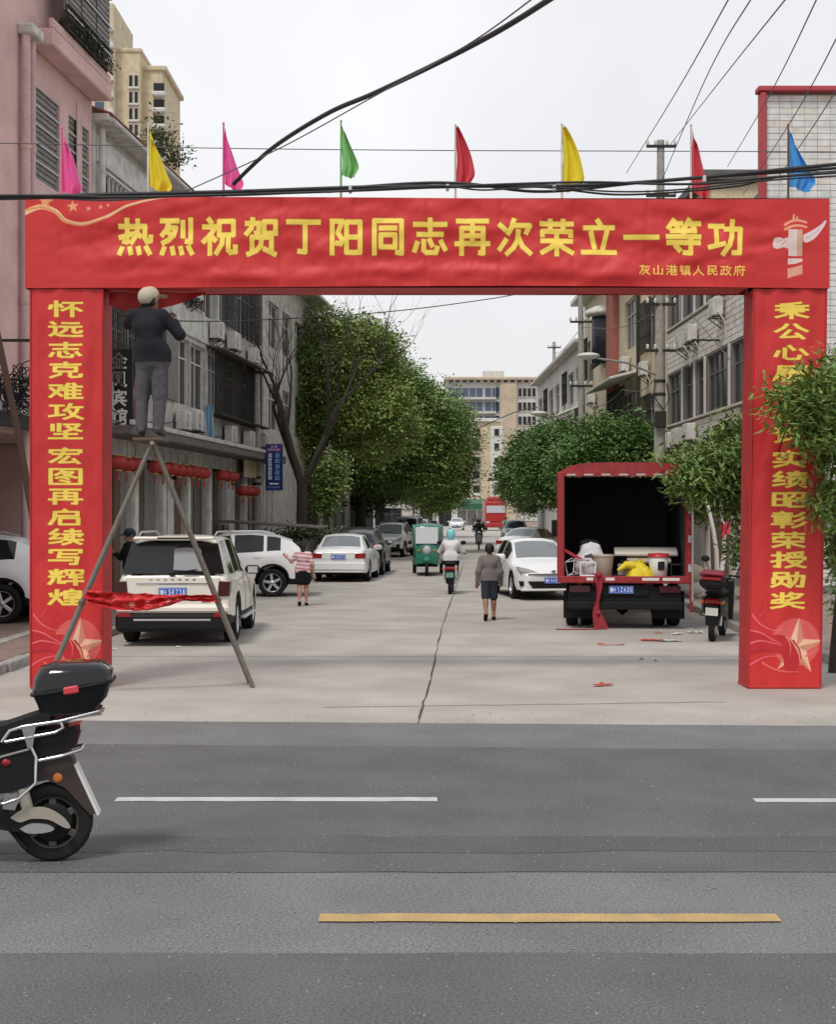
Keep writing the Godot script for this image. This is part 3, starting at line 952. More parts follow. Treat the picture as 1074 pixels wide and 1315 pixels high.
# a framed window filling an opening; n panes across, transom at a share of the height
func window(o: Node3D, q: Array, n: int, transom: float, fm: Material, gm: Material, back := 0.14, fw := 0.06) -> Node3D:
	var b := MB.new()
	var w: float = q[2] - q[0]
	var h: float = q[3] - q[1]
	b.box(V(q[0] + fw / 2, q[1] + h / 2, -back), V(fw, h - 0.004, 0.07))
	b.box(V(q[2] - fw / 2, q[1] + h / 2, -back), V(fw, h - 0.004, 0.07))
	b.box(V(q[0] + w / 2, q[1] + fw / 2, -back), V(w - fw * 2, fw, 0.066))
	b.box(V(q[0] + w / 2, q[3] - fw / 2, -back), V(w - fw * 2, fw, 0.066))
	for i in range(1, n):
		b.box(V(q[0] + w * i / n, q[1] + h / 2, -back), V(fw * 0.8, h - fw * 2, 0.06))
	if transom > 0:
		b.box(V(q[0] + w / 2, q[1] + h * transom, -back), V(w - fw * 2, fw * 0.8, 0.054))
	var f := part("window", b, fm, o)
	for i in n:
		var a: float = q[0] + w * i / n
		part("pane", MB.new().box(V(a + w / n / 2, q[1] + h / 2, -back - 0.012 - 0.01 * (i % 2)), V(w / n - 0.012, h - 0.02, 0.008)), gm, f)
	return f


# a roller shutter: slats as real ribs
func shutter_panel(o: Node3D, q: Array, m: Material, step: float, bar: Material = null, z := -0.06) -> void:
	var h: float = q[3] - q[1]
	var w: float = q[2] - q[0]
	var n := int(h / step)
	var panel := part("shutter", MB.new().box(V(q[0] + w / 2, q[1] + h / 2, z - 0.03), V(w, h, 0.03)), m, o)
	var rib := MB.new().rbox(Vector3.ZERO, V(w - 0.02, h / n * 0.86, 0.03), 0.012).mesh()
	for i in n:
		share("slat", rib, m, panel, Transform3D(Basis(), V(q[0] + w / 2, q[1] + h * (i + 0.5) / n, z)))
	if bar:
		for i in range(0, 6):
			part("rail", MB.new().box(V(q[0] + w / 2, q[1] + h * i / 5.0, z + 0.04), V(w + 0.04, 0.035, 0.03)), bar, panel)


func vertical_bars(o: Node3D, called: String, q: Array, step: float, m: Material, z: float, r := 0.012, cross := 2) -> void:
	var b := MB.new()
	var n := int((q[2] - q[0]) / step)
	for i in n + 1:
		var u: float = lerpf(q[0], q[2], float(i) / n)
		b.box(V(u, (q[1] + q[3]) / 2, z), V(r * 2, q[3] - q[1], r * 2))
	for i in cross + 1:
		b.box(V((q[0] + q[2]) / 2, lerpf(q[1], q[3], float(i) / maxi(cross, 1)), z + r * 2.1), V(q[2] - q[0], r * 2.4, r * 2))
	part(called, b, m, o)


var ac_mesh := {}


func air_conditioner(t: Transform3D, label: String, s := 1.0) -> void:
	if ac_mesh.is_empty():
		ac_mesh.casing = MB.new().rbox(V(0, 0.29, 0.24), V(0.8, 0.56, 0.3), 0.025).mesh()
		var g := MB.new()
		for k in 4:
			var pr := []
			for rr in [0.05 + k * 0.045, 0.062 + k * 0.045]:
				pr.append(Vector2(rr, 0.0))
			g.lathe([Vector2(pr[0].x, 0), Vector2(pr[0].x, 0.012), Vector2(pr[1].x, 0.012), Vector2(pr[1].x, 0)], 18, Transform3D(Basis(Vector3.RIGHT, PI / 2), V(-0.12, 0.29, 0.392)))
		for k in 8:
			g.box(V(-0.12, 0.29, 0.402) + Vector3(cos(k * PI / 4), sin(k * PI / 4), 0) * 0.11, V(0.22, 0.008, 0.006), Basis(Vector3.BACK, k * PI / 4))
		ac_mesh.grille = g.mesh()
		ac_mesh.fan = MB.new().lathe([Vector2(0.0, 0.004), Vector2(0.2, 0.004), Vector2(0.2, 0.0)], 20, Transform3D(Basis(Vector3.RIGHT, PI / 2), V(-0.12, 0.29, 0.391))).mesh()
		var k2 := MB.new()
		for x in [-0.3, 0.3]:
			k2.box(V(x, -0.02, 0.22), V(0.03, 0.03, 0.46))
			k2.bar(V(x, -0.03, 0.40), V(x, -0.32, 0.01), 0.025, 0.025)
			k2.box(V(x, -0.17, 0.012), V(0.028, 0.32, 0.02))
		ac_mesh.bracket = k2.mesh()
		ac_mesh.pipe = MB.new().tube([V(0.36, 0.12, 0.3), V(0.47, 0.08, 0.25), V(0.48, -0.2, 0.06), V(0.47, -0.6, 0.03)], 0.022, 6).mesh()
	var o := thing("air_conditioner", label, "air conditioner", Vector3.ZERO, 0, "outdoor air conditioner units on the facades")
	o.transform = t.scaled_local(Vector3.ONE * s)
	share("casing", ac_mesh.casing, M.ac_white, o)
	share("fan", ac_mesh.fan, M.plastic_black, o)
	share("grille", ac_mesh.grille, M.frame_pale, o)
	share("bracket", ac_mesh.bracket, M.iron, o)
	share("pipe", ac_mesh.pipe, M.frame_pale, o)


# wall tiles one by one over a rectangle of the local xy plane; those that show largest are parts, the rest joined
func tiles(o: Node3D, rects: Array, tw: float, th: float, z: float, near_u: float, most := 300, gap := 0.02, mats := []) -> void:
	var spots := []
	for q in rects:
		var rows := int(round((q[3] - q[1]) / th))
		for j in rows:
			var u: float = q[0]
			while u < q[2]:
				var a := maxf(u, q[0])
				var e := minf(u + tw, q[2])
				if e - a > 0.03:
					spots.append([a, e, q[1] + j * th, absf((a + e) / 2 - near_u)])
				u += tw
	spots.sort_custom(func(x, y): return x[3] < y[3])
	var shared := {}
	var rest := MB.new()
	if mats.is_empty():
		mats = [M.tile, M.tile, M.tile_pale, M.tile, M.tile_grime]
	for i in spots.size():
		var s: Array = spots[i]
		var size := V(s[1] - s[0] - 0.009, th - gap, 0.012)
		var p := V((s[0] + s[1]) / 2, s[2] + th / 2, z + 0.006 + rng.randf_range(-0.001, 0.0015))
		if i < most:
			var key := int(size.x * 1000)
			if not shared.has(key):
				shared[key] = MB.new().box(Vector3.ZERO, size).mesh()
			share("tile", shared[key], mats[rng.randi() % 5], o, Transform3D(Basis(Vector3.BACK, rng.randf_range(-0.003, 0.003)), p))
		else:
			rest.box(p, size)
	if spots.size() > most:
		part("tile_field", rest, mats[0], o).set_meta("kind", "stuff")


func pink_house() -> void:
	var o := building("pink_house", "pink rendered house with grey roller shutters and a slab balcony", left_at(20.0))
	var f := 0.9968
	var u := func(z): return (z - 20.0) / f
	var w1 := [u.call(29.25), 8.75, u.call(30.95), 10.6]
	var w2 := [u.call(31.55), 8.75, u.call(33.0), 10.6]
	var w3 := [u.call(29.25), 5.2, u.call(30.95), 6.9]
	var shop := [u.call(25.2), 0.02, u.call(32.6), 3.6]
	pierced_wall(o, M.pink_wall, 0, u.call(33.2), 16.5, 9.0, [w1, w2, w3, shop])
	for q in [w1, w2, w3]:
		shutter_panel(o, q, M.shutter, 0.12, M.alu)
	for i in 5:
		var a: float = lerpf(shop[0], shop[2], i / 5.0)
		part("door_panel", MB.new().rbox(V(a + 0.72, 1.75, -5.4), V(1.4, 3.3, 0.06), 0.02), M.wood_dark, o)
	part("shop_canopy", MB.new().rbox(V(u.call(27.6), 4.0, 0.2), V(9.0, 0.16, 0.4), 0.03), M.grey_wall, o)
	part("canopy_fascia", MB.new().rbox(V(u.call(27.6), 3.78, 0.36), V(8.9, 0.26, 0.06), 0.01), M.iron, o)
	# pale band round the windows, balcony slab, upstand
	part("window_band", MB.new().box(V(u.call(32.25), 9.4, 0.012), V(0.35, 3.2, 0.024)), M.pink_pale, o)
	part("window_band", MB.new().box(V(u.call(31.25), 8.2, 0.012), V(3.8, 0.95, 0.024)), M.pink_pale, o)
	var s := part("balcony", MB.new().rbox(V((u.call(29.2) + u.call(33.2)) / 2, 11.48, 0.23), V(4.0, 0.36, 0.46), 0.03), M.pink_wall, o)
	part("parapet", MB.new().rbox(V((u.call(29.2) + u.call(33.2)) / 2, 11.76, 0.40), V(3.98, 0.2, 0.1), 0.02), M.pink_wall, s)
	# caged balcony above with pots
	var c0: float = u.call(29.9)
	var c1: float = u.call(33.05)
	var cage := [c0, 11.85, c1, 12.35]
	vertical_bars(o, "balcony_cage", cage, 0.14, M.iron, 0.5, 0.012, 2)
	for i in 3:
		var a := lerpf(c0, c1, i / 3.0)
		shutter_panel(o, [a + 0.04, 12.25, a + (c1 - c0) / 3 - 0.04, 15.4], M.shutter, 0.12, M.alu, 0.46)
	var pots := Node3D.new()
	pots.name = "pot_plants"
	o.add_child(pots)
	for i in 7:
		part("pot", MB.new().lathe([Vector2(0, 0), Vector2(0.09, 0), Vector2(0.13, 0.2), Vector2(0.0, 0.2)], 10, Transform3D(Basis(), V(lerpf(c0, c1, (i + 0.5) / 7.0), 11.86, 0.38))), M.iron, pots)
	crown(pots, [[V((c0 + c1) / 2, 12.12, 0.45), V((c1 - c0) / 2, 0.2, 0.16)]], 110, [sprig(12, 0.12, 0.05, 0.1, 8)], Color(0.02, 0.03, 0.012), M.leaf_c, 0.7, 0.0)
	# downpipes
	for q in [[28.55, 0.09], [28.9, 0.075]]:
		var z: float = u.call(q[0])
		var dp := part("downpipe", MB.new().tube([V(z, 0.3, 0.13), V(z, 11.3, 0.13)], q[1], 10), M.pink_pale, o)
		for y in [3.9, 6.1, 9.1]:
			part("pipe_collar", MB.new().tube([V(z, y, 0.13), V(z, y + 0.12, 0.13)], q[1] + 0.018, 10), M.pink_wall, dp)
	part("rain_hopper", MB.new().rbox(V(u.call(28.72), 11.4, 0.16), V(0.62, 0.2, 0.34), 0.03), M.stucco_pale, o)
	part("arcade_wall", MB.new().box(V(shop[0] - 0.1, 1.8, -2.8), V(0.1, 3.6, 5.4)), M.pink_wall, o)
	part("arcade_wall", MB.new().box(V(shop[2] + 0.1, 1.8, -2.8), V(0.1, 3.6, 5.4)), M.pink_wall, o)
	part("arcade_ceiling", MB.new().box(V((shop[0] + shop[2]) / 2, 3.66, -2.8), V(7.4, 0.1, 5.4)), M.pink_pale, o)


func grey_house() -> void:
	var o := building("grey_house", "weathered grey shop house with tiled eaves, caged windows and lantern-hung shops", left_at(33.25))
	var u := func(z): return (z - 33.25) / 0.9968
	var low := [[33.9, 36.0, 4], [36.25, 39.1, 4], [40.95, 42.6, 2], [42.72, 44.6, 2], [44.9, 46.9, 4], [47.1, 49.3, 2], [49.6, 52.4, 3]]
	var high := [[34.0, 36.0, 4], [36.3, 38.9, 4], [39.4, 41.2, 3], [41.5, 43.6, 3], [44.2, 45.9, 2], [46.15, 48.7, 4], [49.1, 52.7, 5]]
	var holes := []
	for q in low:
		holes.append([u.call(q[0]), 5.1, u.call(q[1]), 7.0])
	for q in high:
		holes.append([u.call(q[0]), 8.0, u.call(q[1]), 9.9])
	var shops := []
	for i in 7:
		var a := 34.0 + i * 2.75
		shops.append([u.call(a), 0.02, u.call(a + 2.35), 3.45])
	pierced_wall(o, M.grey_wall, 0.0, u.call(54.0), 10.9, 9.0, holes + shops)
	for i in holes.size():
		var n: int = (low + high)[i][2]
		window(o, holes[i], n, 0.72, M.frame_pale, M.pane if i % 4 else M.pane_blue)
	for i in [0, 4, 5, 6]:
		vertical_bars(o, "window_cage", holes[i], 0.13, M.iron, 0.22, 0.011, 4)
	for i in [7, 8, 9]:
		vertical_bars(o, "window_bars", holes[i], 0.3, M.frame_pale, 0.05, 0.022, 1)
	for q in [[44.75, 49.4], [49.5, 52.6]]:
		part("cage_shelf", MB.new().rbox(V((u.call(q[0]) + u.call(q[1])) / 2, 5.06, 0.24), V(u.call(q[1]) - u.call(q[0]), 0.06, 0.5), 0.01), M.iron, o)
		part("cage_canopy", MB.new().rbox(V((u.call(q[0]) + u.call(q[1])) / 2, 7.08, 0.3), V(u.call(q[1]) - u.call(q[0]) + 0.2, 0.05, 0.62), 0.01, Basis(Vector3.RIGHT, 0.2)), M.stucco_dark, o)
	part("blank_panel", MB.new().rbox(V(u.call(40.1), 6.1, 0.04), V(1.5, 1.9, 0.08), 0.01), M.shutter, o)
	for z in [39.2, 43.95, 46.0, 48.9, 52.9]:
		part("pilaster", MB.new().rbox(V(u.call(z), 8.9 - (z - 39) * 0.02, 0.05), V(0.14, 3.0, 0.1), 0.01), M.stucco_pale, o)
	part("plaster_band", MB.new().rbox(V(u.call(37.3), 7.5, 0.03), V(5.9, 0.7, 0.06), 0.01), M.stucco_pale, o)
	part("plaster_band", MB.new().rbox(V(u.call(43.0), 7.55, 0.025), V(7.6, 0.8, 0.05), 0.01), M.stucco_pale, o)
	part("plaster_band", MB.new().rbox(V(u.call(42.0), 10.35, 0.03), V(17.0, 0.6, 0.06), 0.01), M.stucco_pale, o)
	# eaves
	var e := part("eaves", MB.new().rbox(V(u.call(42.5), 10.98, 0.06), V(18.6, 0.16, 0.62), 0.02), M.stucco_pale, o)
	var tile_mesh := MB.new().rbox(Vector3.ZERO, V(0.21, 0.05, 0.8), 0.02).mesh()
	for i in 84:
		share("roof_tile", tile_mesh, M.roof_tile if i % 4 else M.brick_red, e, Transform3D(Basis(Vector3.RIGHT, 0.35), V(u.call(33.4) + i * 0.222, 11.2, 0.05)))
	part("gutter", MB.new().tube([V(u.call(33.3), 10.93, 0.42), V(u.call(51.8), 10.93, 0.42)], 0.06, 8), M.stucco_pale, e)
	# ground floor: canopy, piers, shutters
	part("shop_canopy", MB.new().rbox(V(u.call(43.5), 3.95, 0.45), V(20.4, 0.22, 0.9), 0.03), M.stucco_dark, o)
	part("canopy_edge", MB.new().rbox(V(u.call(43.5), 4.12, 0.88), V(20.5, 0.12, 0.1), 0.02), M.grey_wall, o)
	for i in shops.size():
		var q: Array = shops[i]
		part("shop_pier", MB.new().rbox(V(q[2] + 0.2, 1.72, 0.06), V(0.3, 3.4, 0.12), 0.02), M.stucco_pale, o)
		if i % 3 == 2:
			for k in 3:
				part("door_leaf", MB.new().rbox(V(lerpf(q[0], q[2], (k + 0.5) / 3), 1.5, -0.1), V(0.7, 3.0, 0.05), 0.01), M.wood_dark if k != 1 else M.stucco_pale, o)
		else:
			for k in 4:
				part("door_leaf", MB.new().rbox(V(lerpf(q[0], q[2], (k + 0.5) / 4), 1.7, -0.1 - 0.03 * (k % 2)), V(0.55, 3.36, 0.05), 0.01), [M.shutter, M.stucco_dark, M.wood_dark, M.shutter][(k + i) % 4], o)
	part("sign_board", MB.new().rbox(V(u.call(50.6), 3.55, 0.3), V(3.2, 0.6, 0.08), 0.02), M.cream_wall, o)
	# units on the wall
	for a in [[42.2, 8.15, "air conditioner high on the grey wall beside a barred window", 1.0], [45.1, 7.35, "air conditioner under the upper windows behind the taut wire", 1.0], [47.6, 7.3, "air conditioner above the window cage canopy on the grey house", 1.0], [40.9, 4.35, "air conditioner low on the grey house beside the ladder top", 0.95], [42.2, 4.4, "stained air conditioner above the shop canopy next to the blue laundry", 1.05], [47.2, 4.3, "air conditioner right of the hanging blue laundry", 0.95], [50.2, 4.3, "air conditioner under the last window cage of the grey house", 0.95]]:
		air_conditioner(o.transform * Transform3D(Basis(), V(u.call(a[0]), a[1], 0.0)), a[2], a[3])
	for i in [1, 10, 12, 13]:
		vertical_bars(o, "window_cage", holes[i], 0.16, M.iron, 0.18, 0.011, 3)
	for i in [10, 12]:
		var q: Array = holes[i]
		part("cage_canopy", MB.new().rbox(V((q[0] + q[2]) / 2, q[3] + 0.1, 0.22), V(q[2] - q[0] + 0.3, 0.04, 0.5), 0.01, Basis(Vector3.RIGHT, 0.25)), M.stucco_pale, o)
	for i in 3:
		var pts := []
		for k in 41:
			var s := k / 40.0
			pts.append(V(lerpf(0.3, 20.4, s), 4.55 - i * 0.12 - 0.22 * absf(sin(s * 9.4 + i)), 0.12 + 0.03 * i))
		part("facade_cable", MB.new().tube(pts, 0.014, 5), M.cable, o)
	for a in [[39.0, 7.15, "air conditioner below the upper windows beside the blank grey panel", 0.95], [51.0, 7.2, "air conditioner above the last cage canopy of the grey house", 0.95], [36.1, 4.3, "air conditioner above the shop canopy behind the workman's feet", 0.95], [53.0, 4.4, "air conditioner at the corner downpipe of the grey house", 0.9]]:
		air_conditioner(o.transform * Transform3D(Basis(), V(u.call(a[0]), a[1], 0.0)), a[2], a[3])
	part("downpipe", MB.new().tube([V(u.call(53.3), 0.1, 0.12), V(u.call(53.3), 10.8, 0.12)], 0.06, 8), M.stucco_pale, o)
	part("downpipe", MB.new().tube([V(u.call(33.6), 0.1, 0.12), V(u.call(33.6), 10.8, 0.12)], 0.07, 8), M.stucco_pale, o)


func more_left_houses() -> void:
	var o := building("corner_house", "grey house with brick red upper wall behind the bare tree", left_at(54.1))
	var holes := []
	for i in 4:
		holes.append([1.0 + i * 3.0, 5.2, 3.2 + i * 3.0, 6.9])
		holes.append([1.0 + i * 3.0, 8.3, 3.2 + i * 3.0, 10.0])
	pierced_wall(o, M.grey_wall, 0, 13.4, 11.4, 8, holes)
	for q in holes:
		window(o, q, 2, 0.7, M.frame_pale, M.pane)
	part("upper_wall", MB.new().rbox(V(6.7, 11.9, -3.0), V(13.4, 1.2, 6.0), 0.05), M.brick_red, o)
	part("roof", MB.new().rbox(V(6.7, 12.6, -2.8), V(14.0, 0.2, 7.2), 0.05), M.cream_wall, o)
	part("eaves", MB.new().rbox(V(6.7, 11.35, 0.3), V(13.6, 0.16, 0.9), 0.03), M.stucco_pale, o)
	var p := building("white_house", "pale rendered house beyond the bare tree with dark shop openings", left_at(68.0))
	holes = []
	for i in 4:
		holes.append([0.8 + i * 3.4, 4.9, 3.2 + i * 3.4, 6.6])
		holes.append([0.8 + i * 3.4, 0.02, 3.4 + i * 3.4, 3.0])
	pierced_wall(p, M.pale_render, 0, 15, 9.5, 8, holes)
	for i in holes.size():
		window(p, holes[i], 2, 0.7, M.frame_pale, M.pane)


func apartment_tower() -> void:
	# far tower on the left, two stepped volumes and a nearer wing
	var z := 270.0
	var k := z / 1900.0
	var o := thing("apartment_tower", "tall cream apartment tower with stacked balconies far behind the houses", "building", W(181, 657.5, z) * V(1, 0, 1))
	var put := func(x0, x1, top): return [(x0 - 181) * k, (x1 - 181) * k, 2.1 + (657.5 - top) * k]
	var a: Array = put.call(148, 180, 66)
	var c: Array = put.call(178, 213, 84)
	var g: Array = put.call(100, 149, 8)
	part("wall", MB.new().rbox(V((a[0] + a[1]) / 2, a[2] / 2, -10), V(a[1] - a[0], a[2], 20), 0.2), M.cream_wall, o)
	part("wall", MB.new().rbox(V((c[0] + c[1]) / 2 - 0.5, c[2] / 2, -12.5), V(c[1] - c[0] - 1.0, c[2], 20), 0.2), M.cream_wall, o)
	part("wall", MB.new().rbox(V((g[0] + g[1]) / 2, g[2] / 2, -7), V(g[1] - g[0], g[2], 18), 0.2), M.cream_render, o)
	part("cornice", MB.new().rbox(V((c[0] + c[1]) / 2 - 0.2, c[2] + 0.2, -12.4), V(c[1] - c[0] - 0.2, 0.9, 20.6), 0.15), M.cream_render, o)
	part("cornice", MB.new().rbox(V((a[0] + a[1]) / 2, a[2] + 0.2, -10), V(a[1] - a[0] + 0.5, 0.8, 20.5), 0.15), M.cream_render, o)
	for i in 9:
		var y: float = a[2] - 6.5 - i * 3.0
		for x in [0.62, 0.84]:
			var u := lerpf(a[0], a[1], x)
			var w := part("window", MB.new().rbox(V(u, y + 1.1, 0.04), V(0.72, 2.2, 0.2), 0.03), M.frame_pale, o)
			part("pane", MB.new().box(V(u, y + 1.1, 0.16), V(0.58, 2.0, 0.03)), M.pane, w)
		part("sill_band", MB.new().rbox(V(lerpf(a[0], a[1], 0.73), y - 0.2, 0.1), V(2.0, 0.35, 0.5), 0.05), M.stucco_pale, o)
		y = c[2] - 5.2 - i * 3.0
		var bal := part("balcony", MB.new().rbox(V(c[1] - 1.6, y + 0.45, -1.9), V(2.6, 0.95, 1.6), 0.25), M.stucco_pale, o)
		part("opening", MB.new().box(V(c[1] - 1.7, y + 1.8, -2.45), V(2.0, 1.75, 0.1)), M.pane, bal)
	for i in 14:
		var y: float = g[2] - 5.0 - i * 3.0
		var w := part("window", MB.new().rbox(V(g[1] - 2.6, y + 1.2, 2.05), V(1.9, 1.8, 0.2), 0.03), M.frame_pale, o)
		part("pane", MB.new().box(V(g[1] - 2.6, y + 1.2, 2.17), V(1.65, 1.55, 0.03)), M.pane_blue, w)
		part("balcony", MB.new().rbox(V(g[1] - 0.4, y, 2.4), V(1.0, 0.9, 1.3), 0.1), M.stucco_pale, o)


func tile_house() -> void:
	var zf := 50.6
	var o := building("tiled_house", "house clad in cream wall tiles with long dark window bands", right_at(zf))
	var u := func(z): return zf - z
	var near: float = u.call(36.3)
	var mid := [[50.35, 47.75, 3], [47.55, 45.75, 2], [45.55, 44.15, 2], [43.95, 40.85, 4], [40.65, 37.0, 4]]
	var holes := []
	for q in mid:
		holes.append([u.call(q[0]), 5.05, u.call(q[1]), 6.72])
	for q in mid:
		holes.append([u.call(q[0]), 8.3, u.call(q[1]), 9.95])
	pierced_wall(o, M.tile_joint, 0, near, 10.2, 10, holes + [[u.call(39.6), 3.0, u.call(38.6), 4.5]])
	for i in holes.size():
		window(o, holes[i], mid[i % 5][2], 0.66, M.alu_dark, M.pane, 0.1, 0.05)
	window(o, [u.call(39.6), 3.0, u.call(38.6), 4.5], 1, 0.7, M.alu, M.pane)
	for q in mid:
		part("post", MB.new().rbox(V(u.call(q[1]) + 0.1, 5.88, 0.05), V(0.09, 1.72, 0.07), 0.01), M.frame_pale, o)
		part("post", MB.new().rbox(V(u.call(q[1]) + 0.1, 9.1, 0.05), V(0.09, 1.72, 0.07), 0.01), M.frame_pale, o)
	part("sill", MB.new().rbox(V(near / 2, 5.0, 0.03), V(near, 0.06, 0.1), 0.01), M.tile_grime, o)
	part("sill", MB.new().rbox(V(near / 2, 8.25, 0.03), V(near, 0.06, 0.1), 0.01), M.tile_grime, o)
	tiles(o, [[0.02, 6.78, near - 0.02, 8.16], [0.02, 3.2, u.call(39.7), 4.92]], 0.42, 0.172, 0.0, near - 4.0, 300)
	part("lower_wall", MB.new().rbox(V(near / 2, 1.55, 0.02), V(near - 0.1, 3.1, 0.06), 0.02), M.grey_wall, o)
	for i in 4:
		part("shop_door", MB.new().rbox(V(1.8 + i * 3.4, 1.4, 0.08), V(2.4, 2.7, 0.06), 0.02), M.shutter if i % 2 else M.wood_dark, o)
	for a in [[46.9, 7.25, "air conditioner on the tiled wall, paired, the one nearer the cream strip"], [45.4, 7.3, "air conditioner on the tiled wall, paired, the one with a sagging drain pipe"], [41.7, 7.6, "single air conditioner under the top windows of the tiled house"], [48.9, 4.2, "air conditioner on the bare plaster below the tiles next to the utility pole"], [47.6, 4.25, "air conditioner on the bare plaster below the tiles with tangled pipes"], [45.6, 4.3, "small air conditioner under the window post of the tiled house"]]:
		air_conditioner(o.transform * Transform3D(Basis(), V(u.call(a[0]), a[1], 0.0)), a[2], 0.92)
	part("cable_bracket", MB.new().box(V(u.call(42.2), 7.0, 0.4), V(0.05, 0.05, 0.8)).box(V(u.call(42.2) - 0.5, 7.0, 0.75), V(1.4, 0.05, 0.05)), M.iron, o)
	# roof room
	part("roof_room", MB.new().rbox(V(3.6, 11.2, -1.6), V(4.2, 2.0, 2.6), 0.03), M.cream_wall, o)
	part("roof_room_cap", MB.new().rbox(V(3.6, 12.3, -1.5), V(4.6, 0.32, 3.0), 0.03), M.stucco_dark, o)
	# the tall gable wall across the end, edged in red
	var g := thing("gable_wall", "tall cream tiled gable wall edged with red trim", "wall", V(8.35, 0, -36.0))
	part("wall", MB.new().box(V(3.2, 6.2, -0.15), V(6.4, 12.4, 0.3)), M.tile_joint, g)
	tiles(g, [[0.14, 7.9, 6.4, 12.25], [0.14, 0.3, 6.4, 7.9]], 0.31, 0.155, 0.0, 1.2, 300, 0.013, [M.tile_pale, M.tile_pale, M.tile_pale, M.tile, M.tile_pale])
	part("trim", MB.new().rbox(V(3.2, 12.36, 0.0), V(6.6, 0.13, 0.4), 0.02), M.red_trim, g)
	part("trim", MB.new().rbox(V(0.03, 6.13, 0.02), V(0.14, 12.26, 0.36), 0.02), M.red_trim, g)


func more_right_houses() -> void:
	var o := building("cream_house", "narrow cream painted house strip beside the tiled house", right_at(56.4))
	var holes := [[0.6, 8.0, 3.0, 9.9], [0.6, 4.7, 3.0, 6.4], [3.6, 8.0, 5.2, 9.9], [3.6, 4.7, 5.2, 6.4]]
	pierced_wall(o, M.cream_wall, 0, 5.75, 11.6, 9, holes)
	for q in holes:
		window(o, q, 2, 0.7, M.alu, M.pane)
		vertical_bars(o, "window_cage", q, 0.16, M.iron, 0.1, 0.01, 3)
	air_conditioner(o.transform * Transform3D(Basis(), V(2.0, 7.1, 0)), "air conditioner between the windows of the narrow cream house", 0.9)
	air_conditioner(o.transform * Transform3D(Basis(), V(1.6, 3.4, 0)), "air conditioner low on the narrow cream house behind the utility pole", 0.9)
	part("corner_pipe", MB.new().tube([V(0.05, 0, 0.1), V(0.05, 11.6, 0.1)], 0.07, 8), M.iron, o)
	var p := building("balcony_house", "tan house with a brick red pilaster, curved balcony and cage windows", right_at(74.0))
	holes = [[1.0, 8.4, 3.6, 10.4], [1.0, 4.9, 3.6, 6.7], [6.0, 8.6, 9.0, 10.6], [6.0, 4.6, 9.0, 6.6], [13.6, 8.6, 16.6, 10.6], [12.0, 4.6, 16.6, 6.9]]
	pierced_wall(p, M.cream_render, 0, 17.55, 12.4, 9, holes)
	for q in holes:
		window(p, q, 3, 0.7, M.alu, M.pane)
	part("pilaster", MB.new().rbox(V(11.2, 9.0, 0.12), V(1.5, 6.0, 0.3), 0.02), M.brick_red, p)
	part("pilaster", MB.new().rbox(V(9.8, 6.2, 0.1), V(0.4, 12.0, 0.26), 0.02), M.brick_red, p)
	vertical_bars(p, "window_cage", [12.0, 4.4, 16.8, 7.0], 0.2, M.iron, 0.5, 0.014, 5)
	part("cage_canopy", MB.new().rbox(V(13.5, 7.4, 0.5), V(7.5, 0.1, 1.3), 0.02, Basis(Vector3.RIGHT, 0.25)), M.stucco_pale, p)
	part("balcony", MB.new().lathe([Vector2(0.0, 0), Vector2(0.9, 0.06), Vector2(1.0, 0.16), Vector2(0.98, 0.3), Vector2(0.6, 0.5), Vector2(0.0, 0.55)], 18, Transform3D(Basis(), V(8.4, 10.7, 0))), M.stucco_pale, p)
	part("bay_window", MB.new().lathe([Vector2(0.0, 0), Vector2(0.75, 0.0), Vector2(0.75, 2.0), Vector2(0.0, 2.0)], 10, Transform3D(Basis(), V(8.4, 8.68, 0))), M.pane, p)
	for a in [[4.6, 7.2, "air conditioner on the tan house left of its red pilaster"], [5.2, 3.6, "air conditioner low on the tan house above the street trees"], [10.4, 4.4, "air conditioner at the foot of the red pilaster"], [15.0, 7.7, "air conditioner above the cage canopy of the tan house"]]:
		air_conditioner(p.transform * Transform3D(Basis(), V(a[0], a[1], 0.0)), a[2], 1.0)
	vertical_bars(p, "window_cage", holes[2], 0.2, M.iron, 0.4, 0.014, 4)
	vertical_bars(p, "window_cage", holes[0], 0.2, M.iron, 0.3, 0.014, 4)
	for i in 14:
		part("rail_post", MB.new().box(V(0.5 + i * 0.6, 3.9, 0.3), V(0.09, 1.7, 0.12)), M.frame_pale, p)
	part("roof_edge", MB.new().rbox(V(8.8, 12.5, 0.2), V(17.8, 0.25, 1.0), 0.03), M.stucco_pale, p)
	var q := building("far_house", "long pale house row with dark eaves farther up the street", right_at(100.0))
	holes = []
	for i in 7:
		for y in [4.6, 7.9]:
			holes.append([0.8 + i * 3.6, y, 3.2 + i * 3.6, y + 1.7])
	pierced_wall(q, M.pale_render, 0, 25.8, 10.6, 9, holes)
	for h in holes:
		window(q, h, 2, 0.7, M.alu, M.pane)
	part("eaves", MB.new().rbox(V(12.9, 10.7, 0.15), V(26, 0.2, 0.7), 0.03), M.grey_wall, q)
	for a in [[4.0, 6.9, "air conditioner at the far end of the pale house row"], [11.2, 6.9, "air conditioner midway along the pale house row"], [18.4, 6.9, "air conditioner third along the pale house row"], [22.0, 3.5, "air conditioner low on the pale house row behind the slim pole"]]:
		air_conditioner(q.transform * Transform3D(Basis(), V(a[0], a[1], 0.0)), a[2], 1.05)
	for i in [2, 5, 8, 11]:
		vertical_bars(q, "window_cage", holes[i], 0.25, M.iron, 0.35, 0.016, 3)
	for i in 6:
		part("awning", MB.new().rbox(V(2.0 + i * 4.2, 7.0 + (i % 2) * 0.3, 0.6), V(2.8, 0.1, 1.3), 0.02, Basis(Vector3.RIGHT, 0.4)), M.stucco_pale, q)
